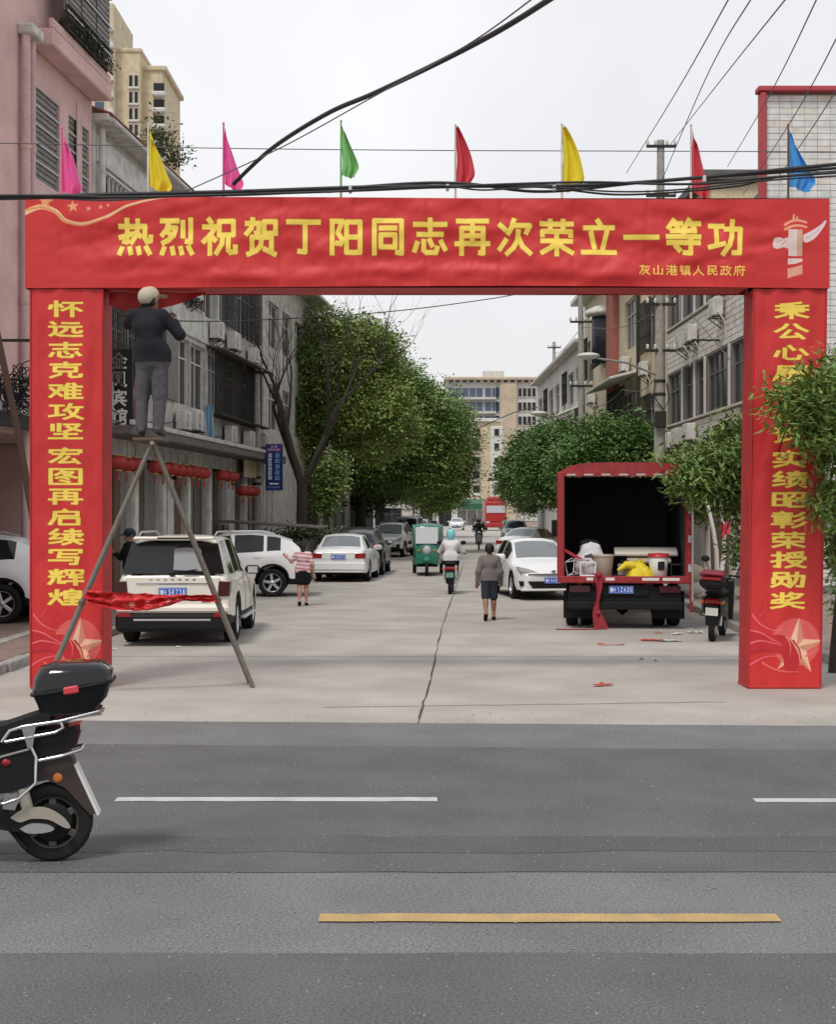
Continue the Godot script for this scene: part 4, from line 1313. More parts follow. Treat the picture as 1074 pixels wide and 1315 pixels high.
	var r := building("distant_house", "grey house at the far right end of the street", right_at(150.0).translated(V(6.5, 0, 0)))
	holes = []
	for i in 8:
		for y in [4.6, 7.9]:
			holes.append([1.5 + i * 5.6, y, 4.5 + i * 5.6, y + 1.8])
	pierced_wall(r, M.grey_wall, 0, 49, 10.0, 9, holes)
	for h in holes:
		window(r, h, 2, 0.7, M.alu, M.pane)


func far_blocks() -> void:
	# large apartment block closing the street
	var z := 320.0
	var k := z / 1900.0
	var o := thing("apartment_block", "wide apartment block with glazed balconies and a tan stair wall closing the street", "building", W(632, 657.5, z) * V(1, 0, 1))
	var top := 2.1 + (657.5 - 490) * k
	part("wall", MB.new().rbox(V(0, top / 2, -8), V(118 * k, top, 16), 0.2), M.pale_render, o)
	part("cornice", MB.new().rbox(V(0, top + 0.6, -7.6), V(123 * k, 0.7, 17.5), 0.15), M.tan_render, o)
	for i in 14:
		part("cornice_post", MB.new().box(V(lerpf(-57, 57, i / 13.0) * k, top + 0.05, 0.4), V(0.5, 0.6, 0.5)), M.pale_render, o)
	part("roof_house", MB.new().rbox(V(4 * k, top + 1.9, -8), V(27 * k, 2.0, 5), 0.1), M.stucco_pale, o)
	part("stair_wall", MB.new().rbox(V(21 * k, top / 2, 0.15), V(22 * k, top - 0.4, 0.9), 0.1), M.tan_render, o)
	for f in 9:
		var y := top - 3.6 - f * 3.05
		for c in 8:
			var x: float = [-52, -43, -34, -25, -16, -5, 4, 10][c] * k
			var w := part("window", MB.new().rbox(V(x, y + 1.2, 0.1), V(1.44, 2.3, 0.25), 0.03), M.frame_pale, o)
			part("pane", MB.new().box(V(x, y + 1.25, 0.25), V(1.3, 2.0, 0.04)), M.pane_blue, w)
		part("balcony_band", MB.new().rbox(V(-26 * k, y - 0.1, 0.6), V(62 * k, 0.5, 1.1), 0.05), M.pale_render, o)
		for c in 4:
			var x: float = [36, 42, 48, 54][c] * k
			var w := part("window", MB.new().rbox(V(x, y + 1.2, 0.1), V(0.85, 2.1, 0.25), 0.03), M.frame_pale, o)
			part("pane", MB.new().box(V(x, y + 1.25, 0.25), V(0.7, 1.8, 0.04)), M.pane, w)
	# the lower cream block before it
	z = 260.0
	k = z / 1900.0
	var p := thing("cream_block", "lower cream block with a column of dark loggias below the big apartment block", "building", W(606, 657.5, z) * V(1, 0, 1))
	top = 2.1 + (657.5 - 541) * k
	part("wall", MB.new().rbox(V(4 * k, top / 2, -6), V(66 * k, top, 12), 0.2), M.cream_render, p)
	part("cornice", MB.new().rbox(V(4 * k, top + 0.2, -5.8), V(69 * k, 0.6, 12.8), 0.1), M.stucco_pale, p)
	part("stair_tower", MB.new().rbox(V(31 * k, top / 2 - 0.6, -2), V(16 * k, top - 0.9, 10), 0.1), M.stucco_pale, p)
	for f in 6:
		var y := top - 3.2 - f * 2.5
		for c in 3:
			var x: float = [-20, -8, 6][c] * k
			var w := part("loggia", MB.new().rbox(V(x, y + 1.1, 0.06), V(1.35, 2.0, 0.3), 0.03), M.stucco_pale, p)
			part("opening", MB.new().box(V(x, y + 1.3, 0.22), V(1.2, 1.3, 0.04)), M.pane, w)
		var w2 := part("window", MB.new().rbox(V(31 * k, y + 1.1, 3.05), V(1.0, 1.4, 0.12), 0.02), M.frame_pale, p)
		part("pane", MB.new().box(V(31 * k, y + 1.1, 3.13), V(0.8, 1.2, 0.02)), M.pane, w2)
	# market canopy and low wall across the end
	z = 235.0
	k = z / 1900.0
	var c := thing("market_canopy", "green market canopy across the far end of the street", "canopy", W(603, 657.5, z) * V(1, 0, 1))
	part("roof", MB.new().rbox(V(-4 * k, 3.6, 0), V(60 * k, 0.5, 6), 0.1, Basis(Vector3.RIGHT, 0.12)), M.canopy_green, c)
	part("valance", MB.new().rbox(V(-4 * k, 2.9, 2.9), V(60 * k, 0.9, 0.1), 0.03), M.canopy_green, c)
	for i in 5:
		part("post", MB.new().tube([V((-30 + i * 13) * k, 0, 2.8), V((-30 + i * 13) * k, 3.4, 2.8)], 0.08, 6), M.alu, c)
	part("back_wall", MB.new().box(V(-4 * k, 1.2, -2.5), V(70 * k, 2.4, 0.2)), M.grey_wall, c)
	# low houses closing the view on the left behind the trees
	for a in [[470, 190.0, 12.0, 9.0, "M", "low dark house behind the far left trees"], [548, 215.0, 9.0, 7.0, "P", "small pale house at the far left end of the street"]]:
		var h := thing("low_house", a[5], "building", W(a[0], 657.5, a[1]) * V(1, 0, 1))
		var holes := []
		for i in 3:
			holes.append([-a[2] / 2 + 0.8 + i * a[2] / 3.3, 0.02, -a[2] / 2 + 0.8 + (i + 0.7) * a[2] / 3.3, 2.6])
			holes.append([-a[2] / 2 + 0.8 + i * a[2] / 3.3, 4.0, -a[2] / 2 + 0.8 + (i + 0.6) * a[2] / 3.3, 5.6])
		pierced_wall(h, M.grey_wall if a[4] == "M" else M.pale_render, -a[2] / 2, a[2] / 2, a[3], 8, holes)
		for q in holes:
			window(h, q, 2, 0.7, M.alu_dark, M.pane)


# ---------------------------------------------------------------- the arch
# cloth face in the plane z = 0 of t, from (x0, y0) to (x1, y1), with folds; printed
func cloth_face(x0: float, y0: float, x1: float, y1: float, nx: int, ny: int, bump: Callable, lean := 0.0) -> MB:
	var g := []
	for j in ny + 1:
		var row := []
		for i in nx + 1:
			var s := float(i) / nx
			var t := float(j) / ny
			var p: Vector3 = bump.call(s, t)
			row.append(V(lerpf(x0, x1, s) + p.x + lean * (1.0 - t), lerpf(y1, y0, t) + p.y, p.z))
		g.append(row)
	# rows run downwards, so turn the faces outwards
	var h := []
	for row in g:
		h.append(row)
	var b := MB.new()
	var rows := h.size()
	var flipped := []
	for i in range(rows - 1, -1, -1):
		flipped.append(h[i])
	b.grid(flipped, null, true)
	for i in b.uv.size():
		b.uv[i] = Vector2(b.uv[i].x, 1.0 - b.uv[i].y)
	return b


func festive_arch() -> void:
	var z := 17.54
	var o := thing("festive_arch", "red cloth ceremonial arch with yellow lettering spanning the street", "arch", V(0, 0, -z))
	var nz := FastNoiseLite.new()
	nz.seed = 4
	nz.frequency = 1.0
	# beam
	var bx0 := -4.665
	var bx1 := 4.885
	var by0 := 4.755
	var by1 := 5.82
	var creases := []
	for k in 16:
		var a := rng.randf_range(-0.7, 0.7)
		creases.append([rng.randf(), rng.randf(), sin(a), cos(a), rng.randf_range(-0.012, 0.012)])
	var wave := func(s: float, t: float) -> Vector3:
		var e := sin(clampf(t, 0, 1) * PI) * sin(clampf(s, 0, 1) * PI)
		var seam := 0.0
		for k in 11:
			seam += exp(-pow((s - (k + 0.5) / 11.0) * 420.0, 2)) * 0.012
		for k in 16:
			var c: Array = creases[k]
			var d: float = (s - c[0]) * 9.5 * c[2] + (t - c[1]) * 1.06 * c[3]
			seam += exp(-pow(d * 26.0, 2)) * c[4] * exp(-pow((t - c[1]) * 2.2, 2))
		var low := exp(-pow((t - 0.86 - 0.05 * sin(s * 9.0)) * 16.0, 2)) * 0.02
		return V(0, (t - 0.5) * -0.012 * sin(s * 7.0) + (0.022 * t * sin(s * PI)) + 0.01 * (1 - t) * sin(s * 5.0), (nz.get_noise_2d(s * 9.0, t * 2.0) * 0.05 - seam + low + 0.012 * sin(s * 40.0 + t * 3.0) * t) * minf(e * 4.0, 1.0))
	part("banner", cloth_face(bx0, by0, bx1, by1, 420, 24, wave).at(Transform3D()), printed("banner_print", banner_print()), o)
	# back, top, bottom and ends of the beam
	var bb := MB.new()
	var d := 0.58
	bb.quad(V(bx1, by0, -d), V(bx0, by0, -d), V(bx0, by1, -d), V(bx1, by1, -d))
	bb.quad(V(bx0, by1, 0), V(bx1, by1, 0), V(bx1, by1, -d), V(bx0, by1, -d))
	bb.quad(V(bx0, by0, -d), V(bx0, by0, 0), V(bx0, by1, 0), V(bx0, by1, -d))
	bb.quad(V(bx1, by0, 0), V(bx1, by0, -d), V(bx1, by1, -d), V(bx1, by1, 0))
	part("beam_cover", bb, M.red_cloth, o)
	# loose cloth hanging under the beam near the workman
	var fl := MB.new()
	var g := []
	for j in 7:
		var row := []
		for i in 13:
			var s := i / 12.0
			var t := j / 6.0
			var drop := 0.28 * t * (1.0 - absf(s - 0.32) * 1.35)
			row.append(V(lerpf(-3.72, -2.55, s), by0 - 0.01 - drop, -0.28 + 0.04 * sin(s * 14.0 + t)))
		g.append(row)
	g.reverse()
	part("loose_cloth", fl.grid(g), M.red_cloth, o)
	# underside skirt
	var sk := MB.new()
	var rows := []
	for j in 3:
		var row := []
		for i in 81:
			var s := i / 80.0
			row.append(V(lerpf(-3.74, 3.92, s), by0 + 0.012 - 0.004 * j - 0.004 * sin(s * 23.0) * j, -0.05 - 0.5 * (j / 2.0)))
		rows.append(row)
	part("underside_cloth", sk.grid(rows), M.red_cloth, o)
	# pillars
	var left_text := couplet_print("怀远志克难攻坚宏图再启续写辉煌", [396, 422, 449, 475, 502, 528, 554, 586, 612, 638, 665, 690, 716, 742, 768], 45.5)
	var right_text := couplet_print("秉公心履职尽责实绩昭彰荣授勋奖", [398, 425, 452, 479, 506, 533, 558, 590, 616, 642, 668, 694, 719.5, 745.5, 772], 49.5)
	for k in 2:
		var x0: float = [-4.605, 3.925][k]
		var x1: float = [-3.75, 4.785][k]
		var lean: float = [0.0, 0.07][k]
		var ph := k * 7.3
		var wv := func(s: float, t: float) -> Vector3:
			var e := minf(sin(clampf(s, 0, 1) * PI) * 3.0, 1.0)
			return V(0, 0, (nz.get_noise_2d(s * 3.0 + ph, t * 6.0) * 0.025 + 0.008 * sin(s * 18.0 + t * 5.0 + ph)) * e)
		var pb := cloth_face(x0, 0.02, x1, by0 - 0.003, 20, 80, wv, lean)
		for i in pb.v.size():
			pb.v[i].z -= 0.03
		var pil := part("pillar", pb, printed("couplet_print_%d" % k, [left_text, right_text][k]), o)
		var sb := MB.new()
		var y1 := by0 - 0.003
		var a := V(x0, 0.0, -0.03)
		var c := V(x1, 0.0, -0.03)
		var back := V(0, 0, -0.54)
		var up := V(lean, y1, 0)
		sb.quad(a + back, a, a + up, a + up + back)
		sb.quad(c, c + back, c + back + up, c + up)
		sb.quad(c + back, a + back, a + back + up, c + back + up)
		part("pillar_cover", sb, M.red_cloth, pil)
		part("hem", MB.new().rbox(V((x0 + x1) / 2, 0.02, -0.3), V(x1 - x0 + 0.012, 0.04, 0.57), 0.01), M.red_cloth, pil)
		for e in [[x0, 0.0], [x1, 0.0]]:
			part("corner_seam", MB.new().tube([V(e[0], 0.03, -0.03), V(e[0] + lean, y1, -0.03)], 0.014, 6), M.red_cloth, pil)
	# frame tubes that carry the cloth
	for q in [[-4.58, -0.5], [-3.78, -0.5], [3.96, -0.5], [4.76, -0.5]]:
		part("frame_tube", MB.new().tube([V(q[0], 0, q[1]), V(q[0] + (0.07 if q[0] > 0 else 0.0), by1 - 0.05, q[1])], 0.02, 6), M.alu, o)


func flag(label: String, px: float, top: float, m: Material, out: float, tall: float, wind: float, pole_m: Material) -> void:
	var base := W(px, 257, 17.8)
	var tip := W(px, top, 17.8)
	var h := tip.y - 5.78
	var o := thing("flag", label, "flag", V(base.x, 5.78, -17.8), 0.0, "flags along the top of the arch")
	part("staff", MB.new().tube([V(0, 0, 0), V((tip.x - base.x), h, 0)], [0.016, 0.011], 7), pole_m, o)
	# cloth hanging limp from the staff
	var rows := []
	for j in 19:
		var t := j / 18.0
		var row := []
		var width := out * 1.5 * (0.10 + 0.95 * pow(t, 0.75)) * (1.0 - 0.35 * smoothstep(0.78, 1.0, t))
		for i in 13:
			var s := i / 12.0
			var drop := s * (0.10 + 0.12 * sin(wind))
			row.append(V(0.008 + width * s + 0.012 * sin(t * 6.0 + wind), h - 0.02 - t * tall - drop * (1.0 - t * 0.4), 0.055 * sin(s * 9.0 + t * 2.2 + wind) * s + 0.03 * cos(s * 16.0 + wind * 3.0) * t))
		rows.append(row)
	rows.reverse()
	part("cloth", MB.new().grid(rows), m, o)
	part("finial", MB.new().ball(V(tip.x - base.x, h + 0.012, 0), V(0.015, 0.02, 0.015), 6, 4), pole_m, o)


func flags() -> void:
	flag("limp magenta flag on the arch end in front of grey shutters", 79, 166, M.flag_pink, 0.17, 0.72, 0.4, M.flag_pink)
	flag("limp yellow flag on the arch in front of the far cream tower", 190, 160, M.flag_yellow, 0.21, 0.72, 1.3, M.stucco_pale)
	flag("limp magenta flag on the arch beside the thick hanging cable", 287, 160, M.flag_pink, 0.17, 0.70, 2.2, M.flag_pink)
	flag("limp green flag on the arch above the word strip", 438, 157, M.flag_green, 0.15, 0.62, 3.4, M.flag_green)
	flag("limp red flag near the middle of the arch between the green and yellow flags", 585, 162, M.flag_red, 0.17, 0.72, 4.6, M.stucco_pale)
	flag("limp yellow flag on the arch between two red flags", 722, 161, M.flag_yellow, 0.20, 0.78, 5.2, M.stucco_pale)
	flag("limp red flag on the arch beside the utility pole top", 888, 162, M.flag_red, 0.17, 0.76, 0.9, M.stucco_pale)
	flag("limp blue flag on the arch end in front of the tiled gable wall", 1013, 162, M.flag_blue, 0.22, 0.70, 2.8, M.wood_dark)


func ladder() -> void:
	var o := thing("trestle_ladder", "tall folding trestle ladder under the workman in dark jacket", "ladder", V(0, 0, 0))
	var apex := W(196, 566, 17.15)
	var foot_r := G(325, 883)
	var foot_l := V(-4.28, 0, -16.75)
	foot_r.y = 0.0
	var side := V(-0.085, 0, -0.46)
	for k in 2:
		var f: Vector3 = [foot_l, foot_r][k]
		var leg := part("ladder_leg", MB.new().tube([f, f.lerp(apex, 0.5) + V(0, 0.012, 0), apex], [0.029, 0.027, 0.024], 8), M.bamboo, o)
		part("rail", MB.new().tube([f + side, f.lerp(apex, 0.5) + side * 0.85, apex + side * 0.7], [0.034, 0.03, 0.026], 8), M.bamboo, leg)
		for i in 9:
			var t := 0.1 + i * 0.098
			var a := f.lerp(apex, t)
			part("rung", MB.new().tube([a + side * 0.02, a + side * lerpf(1.0, 0.7, t)], 0.018, 6), M.bamboo, leg)
		for t in [0.36]:
			var a := f.lerp(apex, t)
			part("lashing", MB.new().tube([a.lerp(apex, -0.008), a.lerp(apex, 0.012)], 0.042, 8), M.wood_dark, leg)
	part("platform", MB.new().rbox(apex + side * 0.35 + V(-0.02, 0.015, 0), V(0.34, 0.035, 0.5), 0.008), M.wood_dark, o)
	part("hinge", MB.new().tube([apex + V(0, -0.02, 0.06), apex + side * 0.72 + V(0, -0.02, -0.06)], 0.028, 8), M.alu, o)
	# crumpled red cloth strung between the legs
	var rows := []
	var nz := FastNoiseLite.new()
	nz.seed = 9
	nz.frequency = 1.0
	var a := foot_l.lerp(apex, 0.405)
	var b := foot_r.lerp(apex, 0.375)
	for j in 15:
		var row := []
		for i in 41:
			var s := i / 40.0
			var t := j / 14.0
			var p := a.lerp(b, s) + V(0, 0.03 - 0.02 * sin(s * PI), 0.06)
			var w := 0.08 + 0.13 * sin(minf(s * 1.2 + 0.12, 1.0) * PI)
			row.append(p + V(0.02 * sin(t * 8.0), -t * w + 0.02 * nz.get_noise_2d(s * 6.0, t * 2.0), 0.09 * nz.get_noise_2d(s * 11.0, t * 3.0 + 4.0) + 0.03 * sin(t * 12.0 + s * 9.0)))
		rows.append(row)
	rows.reverse()
	var st := printed("strip_print", strip_print(), 0.5)
	var strip_cloth := MB.new().grid(rows, null, true)
	single("cloth_strip", strip_cloth, st, "crumpled red cloth strip strung between the ladder legs behind which a white car stands", "banner")


func strip_print() -> Texture2D:
	var p := Pic.new(512, 96, Color(0.80, 0.15, 0.16))
	for s in [[170, 26, 26, 20], [235, 44, 20, 10], [320, 30, 16, 26], [330, 52, 40, 10], [362, 34, 8, 22], [470, 30, 24, 18]]:
		p.shape(poly([s[0], s[1], s[0] + s[2], s[1] + 3, s[0] + s[2] - 4, s[1] + s[3], s[0] + 5, s[1] + s[3] - 2]), Color(0.92, 0.72, 0.62))
	return p.texture()


# ---------------------------------------------------------------- cables, poles, lamps
func cable(pts: Array, r: float, label: String, m: Material = null, sag := 0.0, group := "overhead cables") -> void:
	var q := []
	for i in pts.size() - 1:
		var p0: Vector3 = pts[maxi(i - 1, 0)]
		var p3: Vector3 = pts[mini(i + 2, pts.size() - 1)]
		for s in 10:
			var t := s / 10.0
			q.append(pts[i].cubic_interpolate(pts[i + 1], p0, p3, t) - V(0, sag * sin(t * PI), 0))
	q.append(pts[-1])
	single("cable", MB.new().tube(q, r, 6), m if m else M.cable, label, "cable", group)


func cables() -> void:
	var z := 15.9
	var run := func(a: Array, zz: float): return a.map(func(q): return W(q[0], q[1], zz))
	# bundle along the arch
	cable(run.call([[-700, 262], [0, 253], [120, 250], [300, 246], [480, 240], [640, 239], [760, 238], [900, 228], [1074, 211], [1700, 150]], z), 0.021, "thickest black cable of the bundle strung along the arch top")
	cable(run.call([[-700, 250], [0, 254], [200, 252], [360, 248], [520, 236], [600, 236], [700, 246], [850, 232], [1074, 216], [1700, 170]], z + 0.06), 0.017, "black bundle cable that rises and dips over the middle of the arch")
	cable(run.call([[-700, 255], [0, 251], [150, 253], [330, 249], [480, 244], [640, 237], [760, 234], [900, 236], [1074, 222], [1700, 190]], z - 0.05), 0.014, "black bundle cable crossing below the others at the tiled gable")
	cable(run.call([[-700, 270], [0, 256], [200, 248], [400, 245], [560, 241], [690, 240], [800, 250], [940, 240], [1074, 220], [1700, 180]], z + 0.1), 0.012, "loose thin bundle cable sagging below the bundle by the utility pole")
	cable(run.call([[420, 247], [560, 239], [620, 244], [700, 240], [790, 246], [880, 243], [1074, 226], [1700, 200]], z - 0.1), 0.01, "thin cable twisting about the bundle over the red flag")
	cable(run.call([[-700, 300], [0, 256], [60, 254], [140, 257], [260, 250], [430, 245]], z + 0.02), 0.012, "pale thin cable along the arch end with the stars", M.cable_grey)
	for q in [[450, 244], [575, 241], [712, 241], [905, 230]]:
		var c := W(q[0], q[1], z - 0.02)
		single("cable_clip", MB.new().rbox(c, V(0.035, 0.07, 0.06), 0.008), M.frame_pale, "small pale clip holding the cable bundle together", "clip", "clips on the cable bundle")
	cable(run.call([[-600, 178], [0, 184], [260, 190], [540, 193], [800, 194], [1074, 195], [1700, 198]], 24.0), 0.008, "fine wire running level behind the flags", M.cable_grey)
	# heavy cable climbing out of the picture
	cable([W(300, 236, 16.0), W(350, 190, 15.2), W(420, 146, 14.2), W(480, 120, 13.4), W(560, 82, 12.3), W(640, 40, 11.2), W(720, -10, 10.0), W(900, -130, 7.5)], 0.022, "heavy black cable climbing from the arch toward the near roadside")
	cable([W(240, 245, 15.8), W(360, 190, 14.8), W(480, 124, 13.3), W(600, 58, 11.6), W(690, -6, 10.3)], 0.006, "thin stay wire beside the heavy climbing cable", M.cable_grey)
	# lines fanning from the pole top toward the near right
	for a in [[[805, 222], [868, 120], [938, -4], "sky line from the pole top, the one nearest the yellow flag"], [[843, 250], [905, 105], [968, -6], "sky line crossing close past the utility pole head"], [[858, 190], [935, 92], [1012, -4], "sky line from the pole top leaning farthest"], [[935, 214], [990, 120], [1052, -6], "sky line passing the corner of the red edged gable"], [[955, 250], [1020, 150], [1090, 20], "sky line crossing the gable wall below its corner"], [[985, 250], [1040, 170], [1110, 60], "sky line low across the gable wall near the blue flag"]]:
		cable([W(a[0][0], a[0][1], 44.0), W(a[1][0], a[1][1], 26.0), W(a[2][0], a[2][1], 17.0)], 0.010, a[3], M.cable_grey)
	# wires under the beam
	cable([W(150, 404, 33.0), W(228, 412, 34.0), W(330, 411, 40.0), W(480, 402, 42.0), W(600, 388, 44.0), W(690, 372, 46.0), W(846, 330, 45.0)], 0.016, "taut dark wire crossing the street under the arch beam")
	cable([W(690, 523, 90), W(660, 530, 105), W(610, 552, 120), W(575, 568, 130)], 0.035, "thick cable descending across the far apartment block")
	cable([W(845, 480, 45.0), W(800, 500, 52.0), W(748, 520, 60.0), W(712, 535, 100.0)], 0.014, "line strung between the right hand utility poles", M.cable_grey, 0.3)
	cable([W(845, 396, 45.0), W(748, 420, 60.0), W(712, 452, 100.0)], 0.014, "upper line strung between the right hand utility poles", M.cable_grey, 0.4)
	cable([W(886, 402, 44.0), W(920, 440, 40.0), W(946, 472, 36.6)], 0.014, "service drop sloping from the tiled house windows to its bracket", M.cable_grey)


func utility_pole(label: String, px: float, z: float, top_y: float, r: float, arms: Array, kink := 0.0, span := 0.9) -> Node3D:
	var p := W(px, 657.5, z)
	var o := thing("utility_pole", label, "pole", V(p.x, 0, -z), 0.0, "concrete utility poles")
	part("shaft", MB.new().tube([V(0, 0, 0), V(kink * 0.5, top_y * 0.5, 0), V(kink, top_y, 0)], [r * 1.25, r, r * 0.72], 14), M.pole, o)
	for y in arms:
		var a := part("cross_arm", MB.new().box(V(kink * y / top_y, y, 0.1), V(span, 0.08, 0.08)), M.iron, o)
		for x in [-0.46 * span, -0.2 * span, 0.2 * span, 0.46 * span]:
			part("insulator", MB.new().lathe([Vector2(0.0, 0.16), Vector2(0.035, 0.15), Vector2(0.05, 0.06), Vector2(0.03, 0.0)], 8, Transform3D(Basis(), V(kink + x, y + 0.04, 0.1))), M.frame_pale, a)
	for y in [top_y * 0.42, top_y * 0.45]:
		part("band", MB.new().tube([V(kink * 0.45, y, 0), V(kink * 0.45, y + 0.09, 0)], r * 1.12, 14), M.iron, o)
	return o


func street_lamp(o_pos: Vector3, reach: Vector3, label: String) -> void:
	var o := thing("street_lamp", label, "street lamp", o_pos)
	part("arm", MB.new().tube([Vector3.ZERO, reach * 0.5 + V(0, 0.12, 0), reach], [0.04, 0.035, 0.03], 8), M.pole, o)
	var d := reach.normalized()
	var b := Basis.looking_at(d, Vector3.UP)
	var h := part("lamp_head", MB.new().ball(reach + d * 0.28, V(0.36, 0.1, 0.36), 12, 6), M.frame_pale, o)
	part("glass", MB.new().ball(reach + d * 0.3 - V(0, 0.06, 0), V(0.22, 0.07, 0.22), 10, 5), M.lamp_clear, h)
	part("clamp", MB.new().box(V(0, 0, 0.0), V(0.1, 0.35, 0.12), b), M.iron, o)


func poles() -> void:
	var main_pole := utility_pole("thick concrete utility pole before the tiled house with a lamp arm", 847, 45.0, 13.4, 0.155, [13.2, 11.7, 8.4, 7.0], 0.05)
	part("junction_box", MB.new().rbox(V(0.0, 4.9, 0.24), V(0.34, 0.5, 0.2), 0.02), M.iron, main_pole)
	part("cable_coil", MB.new().tube([V(0.2, 6.0, 0.18), V(0.28, 5.5, 0.2), V(0.1, 5.2, 0.22), V(-0.2, 5.6, 0.2), V(-0.15, 6.1, 0.18)], 0.02, 6), M.cable, main_pole)
	utility_pole("slim concrete utility pole rising from the trees behind the truck", 749, 60.0, 12.6, 0.14, [11.0, 9.8, 7.2], -0.1)
	utility_pole("distant concrete pole against the sky by the far house roofs", 712, 100.0, 13.6, 0.14, [13.2, 11.5], 0.0)
	utility_pole("most distant thin pole at the end of the pale house row", 697, 145.0, 13.4, 0.13, [13.1, 10.0], 0.0)
	utility_pole("concrete pole beside the blue sign in front of the grey house", 330, 51.0, 7.2, 0.14, [6.9], 0.0)
	utility_pole("slender pale pole among the left hand trees", 444, 70.0, 5.6, 0.09, [], 0.0)
	street_lamp(W(845, 482, 45.0), W(766, 460, 44.0) - W(845, 482, 45.0), "street lamp on a long arm from the thick utility pole")
	street_lamp(W(747, 546, 60.0), W(700, 533, 59.0) - W(747, 546, 60.0), "street lamp on the slim pole over the right hand trees")
	# brown stay pole by the pink house
	single("stay_pole", MB.new().tube([V(-5.78, 0.1, -23.4), V(-6.25, 3.2, -23.2), V(-6.95, 6.9, -22.9)], [0.06, 0.055, 0.05], 9), M.rust, "rust brown stay pole leaning beside the arch pillar before the pink house", "pole")
	# meter cluster and wires on the pink house
	var m := thing("cable_tangle", "tangle of black service wires on the pink wall behind the arch", "cable", W(30, 505, 26.6))
	var tb := MB.new()
	for i in 16:
		var q := []
		for k in 7:
			q.append(V(rng.randf_range(-0.5, 0.4), rng.randf_range(-0.4, 0.55), rng.randf_range(-0.1, 0.1)))
		var sm := []
		for k in 6:
			for t in 5:
				sm.append(q[k].cubic_interpolate(q[k + 1], q[maxi(k - 1, 0)], q[mini(k + 2, 6)], t / 5.0))
		tb.tube(sm, 0.011, 5)
	part("wires", tb, M.cable, m).set_meta("kind", "stuff")
	part("meter_box", MB.new().rbox(V(-0.28, 0.05, -0.1), V(0.22, 0.3, 0.14), 0.02), M.frame_pale, m)
	part("arm", MB.new().box(V(-0.1, 0.95, 0), V(1.3, 0.05, 0.05)), M.iron, m)
	# signs
	var sg := thing("hotel_sign", "black vertical sign with four white characters on the grey house", "sign", W(150, 500, 35.0))
	part("board", MB.new().rbox(V(0.06, 0, 0), V(0.62, 1.9, 0.14), 0.02), M.plastic_black, sg)
	var p := Pic.new(128, 400, Color(0.06, 0.05, 0.05))
	for i in 4:
		glyph(p, "金凤宾馆"[i], 22, 14 + i * 95, 84, 84, 6.5, Color(0.88, 0.86, 0.82))
	var face := MB.new()
	face.quad(V(-0.23, -0.93, 0.074), V(0.35, -0.93, 0.074), V(0.35, 0.93, 0.074), V(-0.23, 0.93, 0.074))
	part("lettering", face, printed("hotel_print", p.texture()), sg)
	var bs := thing("blue_sign", "blue vertical shop sign with white and pale blue characters on two posts", "sign", V(W(352, 600, 49.5).x, 0, -49.5))
	part("board", MB.new().rbox(V(0, 3.6, 0), V(0.58, 1.56, 0.1), 0.02), M.sign_blue, bs)
	var q := Pic.new(150, 400, Color(0.03, 0.08, 0.35))
	q.shape(poly([0, 0, 150, 0, 150, 62, 0, 62]), Color(0.22, 0.10, 0.36))
	for i in 5:
		smudge(q, 18 + i * 23, 34, 20, 20, Color(0.85, 0.70, 0.82), i)
	for i in 2:
		smudge(q, 44 + i * 36, 8, 26, 18, Color(0.92, 0.86, 0.92), i + 9)
	for i in 6:
		smudge(q, 22, 76 + i * 40, 34, 34, Color(0.93, 0.95, 0.98), i + 3)
	for i in 5:
		smudge(q, 84, 76 + i * 50, 44, 38, Color(0.45, 0.72, 0.88), i + 20)
	q.shape(poly([30, 348, 48, 338, 48, 343, 118, 343, 118, 353, 48, 353, 48, 358]), Color(0.95, 0.96, 0.98))
	for i in 6:
		smudge(q, 14 + i * 20, 372, 17, 14, Color(0.5, 0.66, 0.86), i + 40)
	var fb := MB.new()
	fb.quad(V(-0.275, 2.85, 0.054), V(0.275, 2.85, 0.054), V(0.275, 4.35, 0.054), V(-0.275, 4.35, 0.054))
	part("lettering", fb, printed("blue_sign_print", q.texture()), bs)
	for x in [-0.22, -0.05]:
		part("post", MB.new().tube([V(x, 0.1, -0.07), V(x, 4.3, -0.07)], 0.04, 8), M.alu, bs)
	# lanterns under the shop canopy
	var lmesh := MB.new().ball(Vector3.ZERO, V(0.2, 0.16, 0.2), 14, 8)
	var ribs := MB.new()
	for k in 14:
		var pts := []
		for i in 9:
			var a := -PI / 2 + PI * (i + 0.3) / 8.6
			pts.append(V(cos(k * TAU / 14) * cos(a) * 0.203, sin(a) * 0.163, sin(k * TAU / 14) * cos(a) * 0.203))
		ribs.tube(pts, 0.004, 4, false)
	var cap := MB.new().lathe([Vector2(0.0, 0.19), Vector2(0.07, 0.19), Vector2(0.08, 0.15), Vector2(0.0, 0.15)], 10).lathe([Vector2(0, -0.15), Vector2(0.08, -0.15), Vector2(0.07, -0.19), Vector2(0, -0.19)], 10)
	var tassel := MB.new().tube([V(0, -0.19, 0), V(0, -0.26, 0), V(0, -0.4, 0)], [0.012, 0.026, 0.03], 7)
	var hang := MB.new().tube([V(0, 0.19, 0), V(0, 0.5, 0)], 0.005, 4)
	var shapes := [lmesh.mesh(), ribs.mesh(), cap.mesh(), tassel.mesh(), hang.mesh()]
	for a in [[33.6, 3.22], [34.3, 3.2], [35.0, 3.22], [36.8, 3.22], [37.6, 3.2], [38.4, 3.22], [39.2, 3.2], [40.0, 3.2], [40.8, 3.22], [41.5, 3.2], [42.2, 3.2], [44.6, 3.2], [45.6, 3.2], [46.2, 3.2]]:
		lantern(shapes, left_at(a[0]) * V(0, a[1], 0.5), "red lantern in the row under the grey house shop canopy", "red lanterns in the row under the shop canopy")
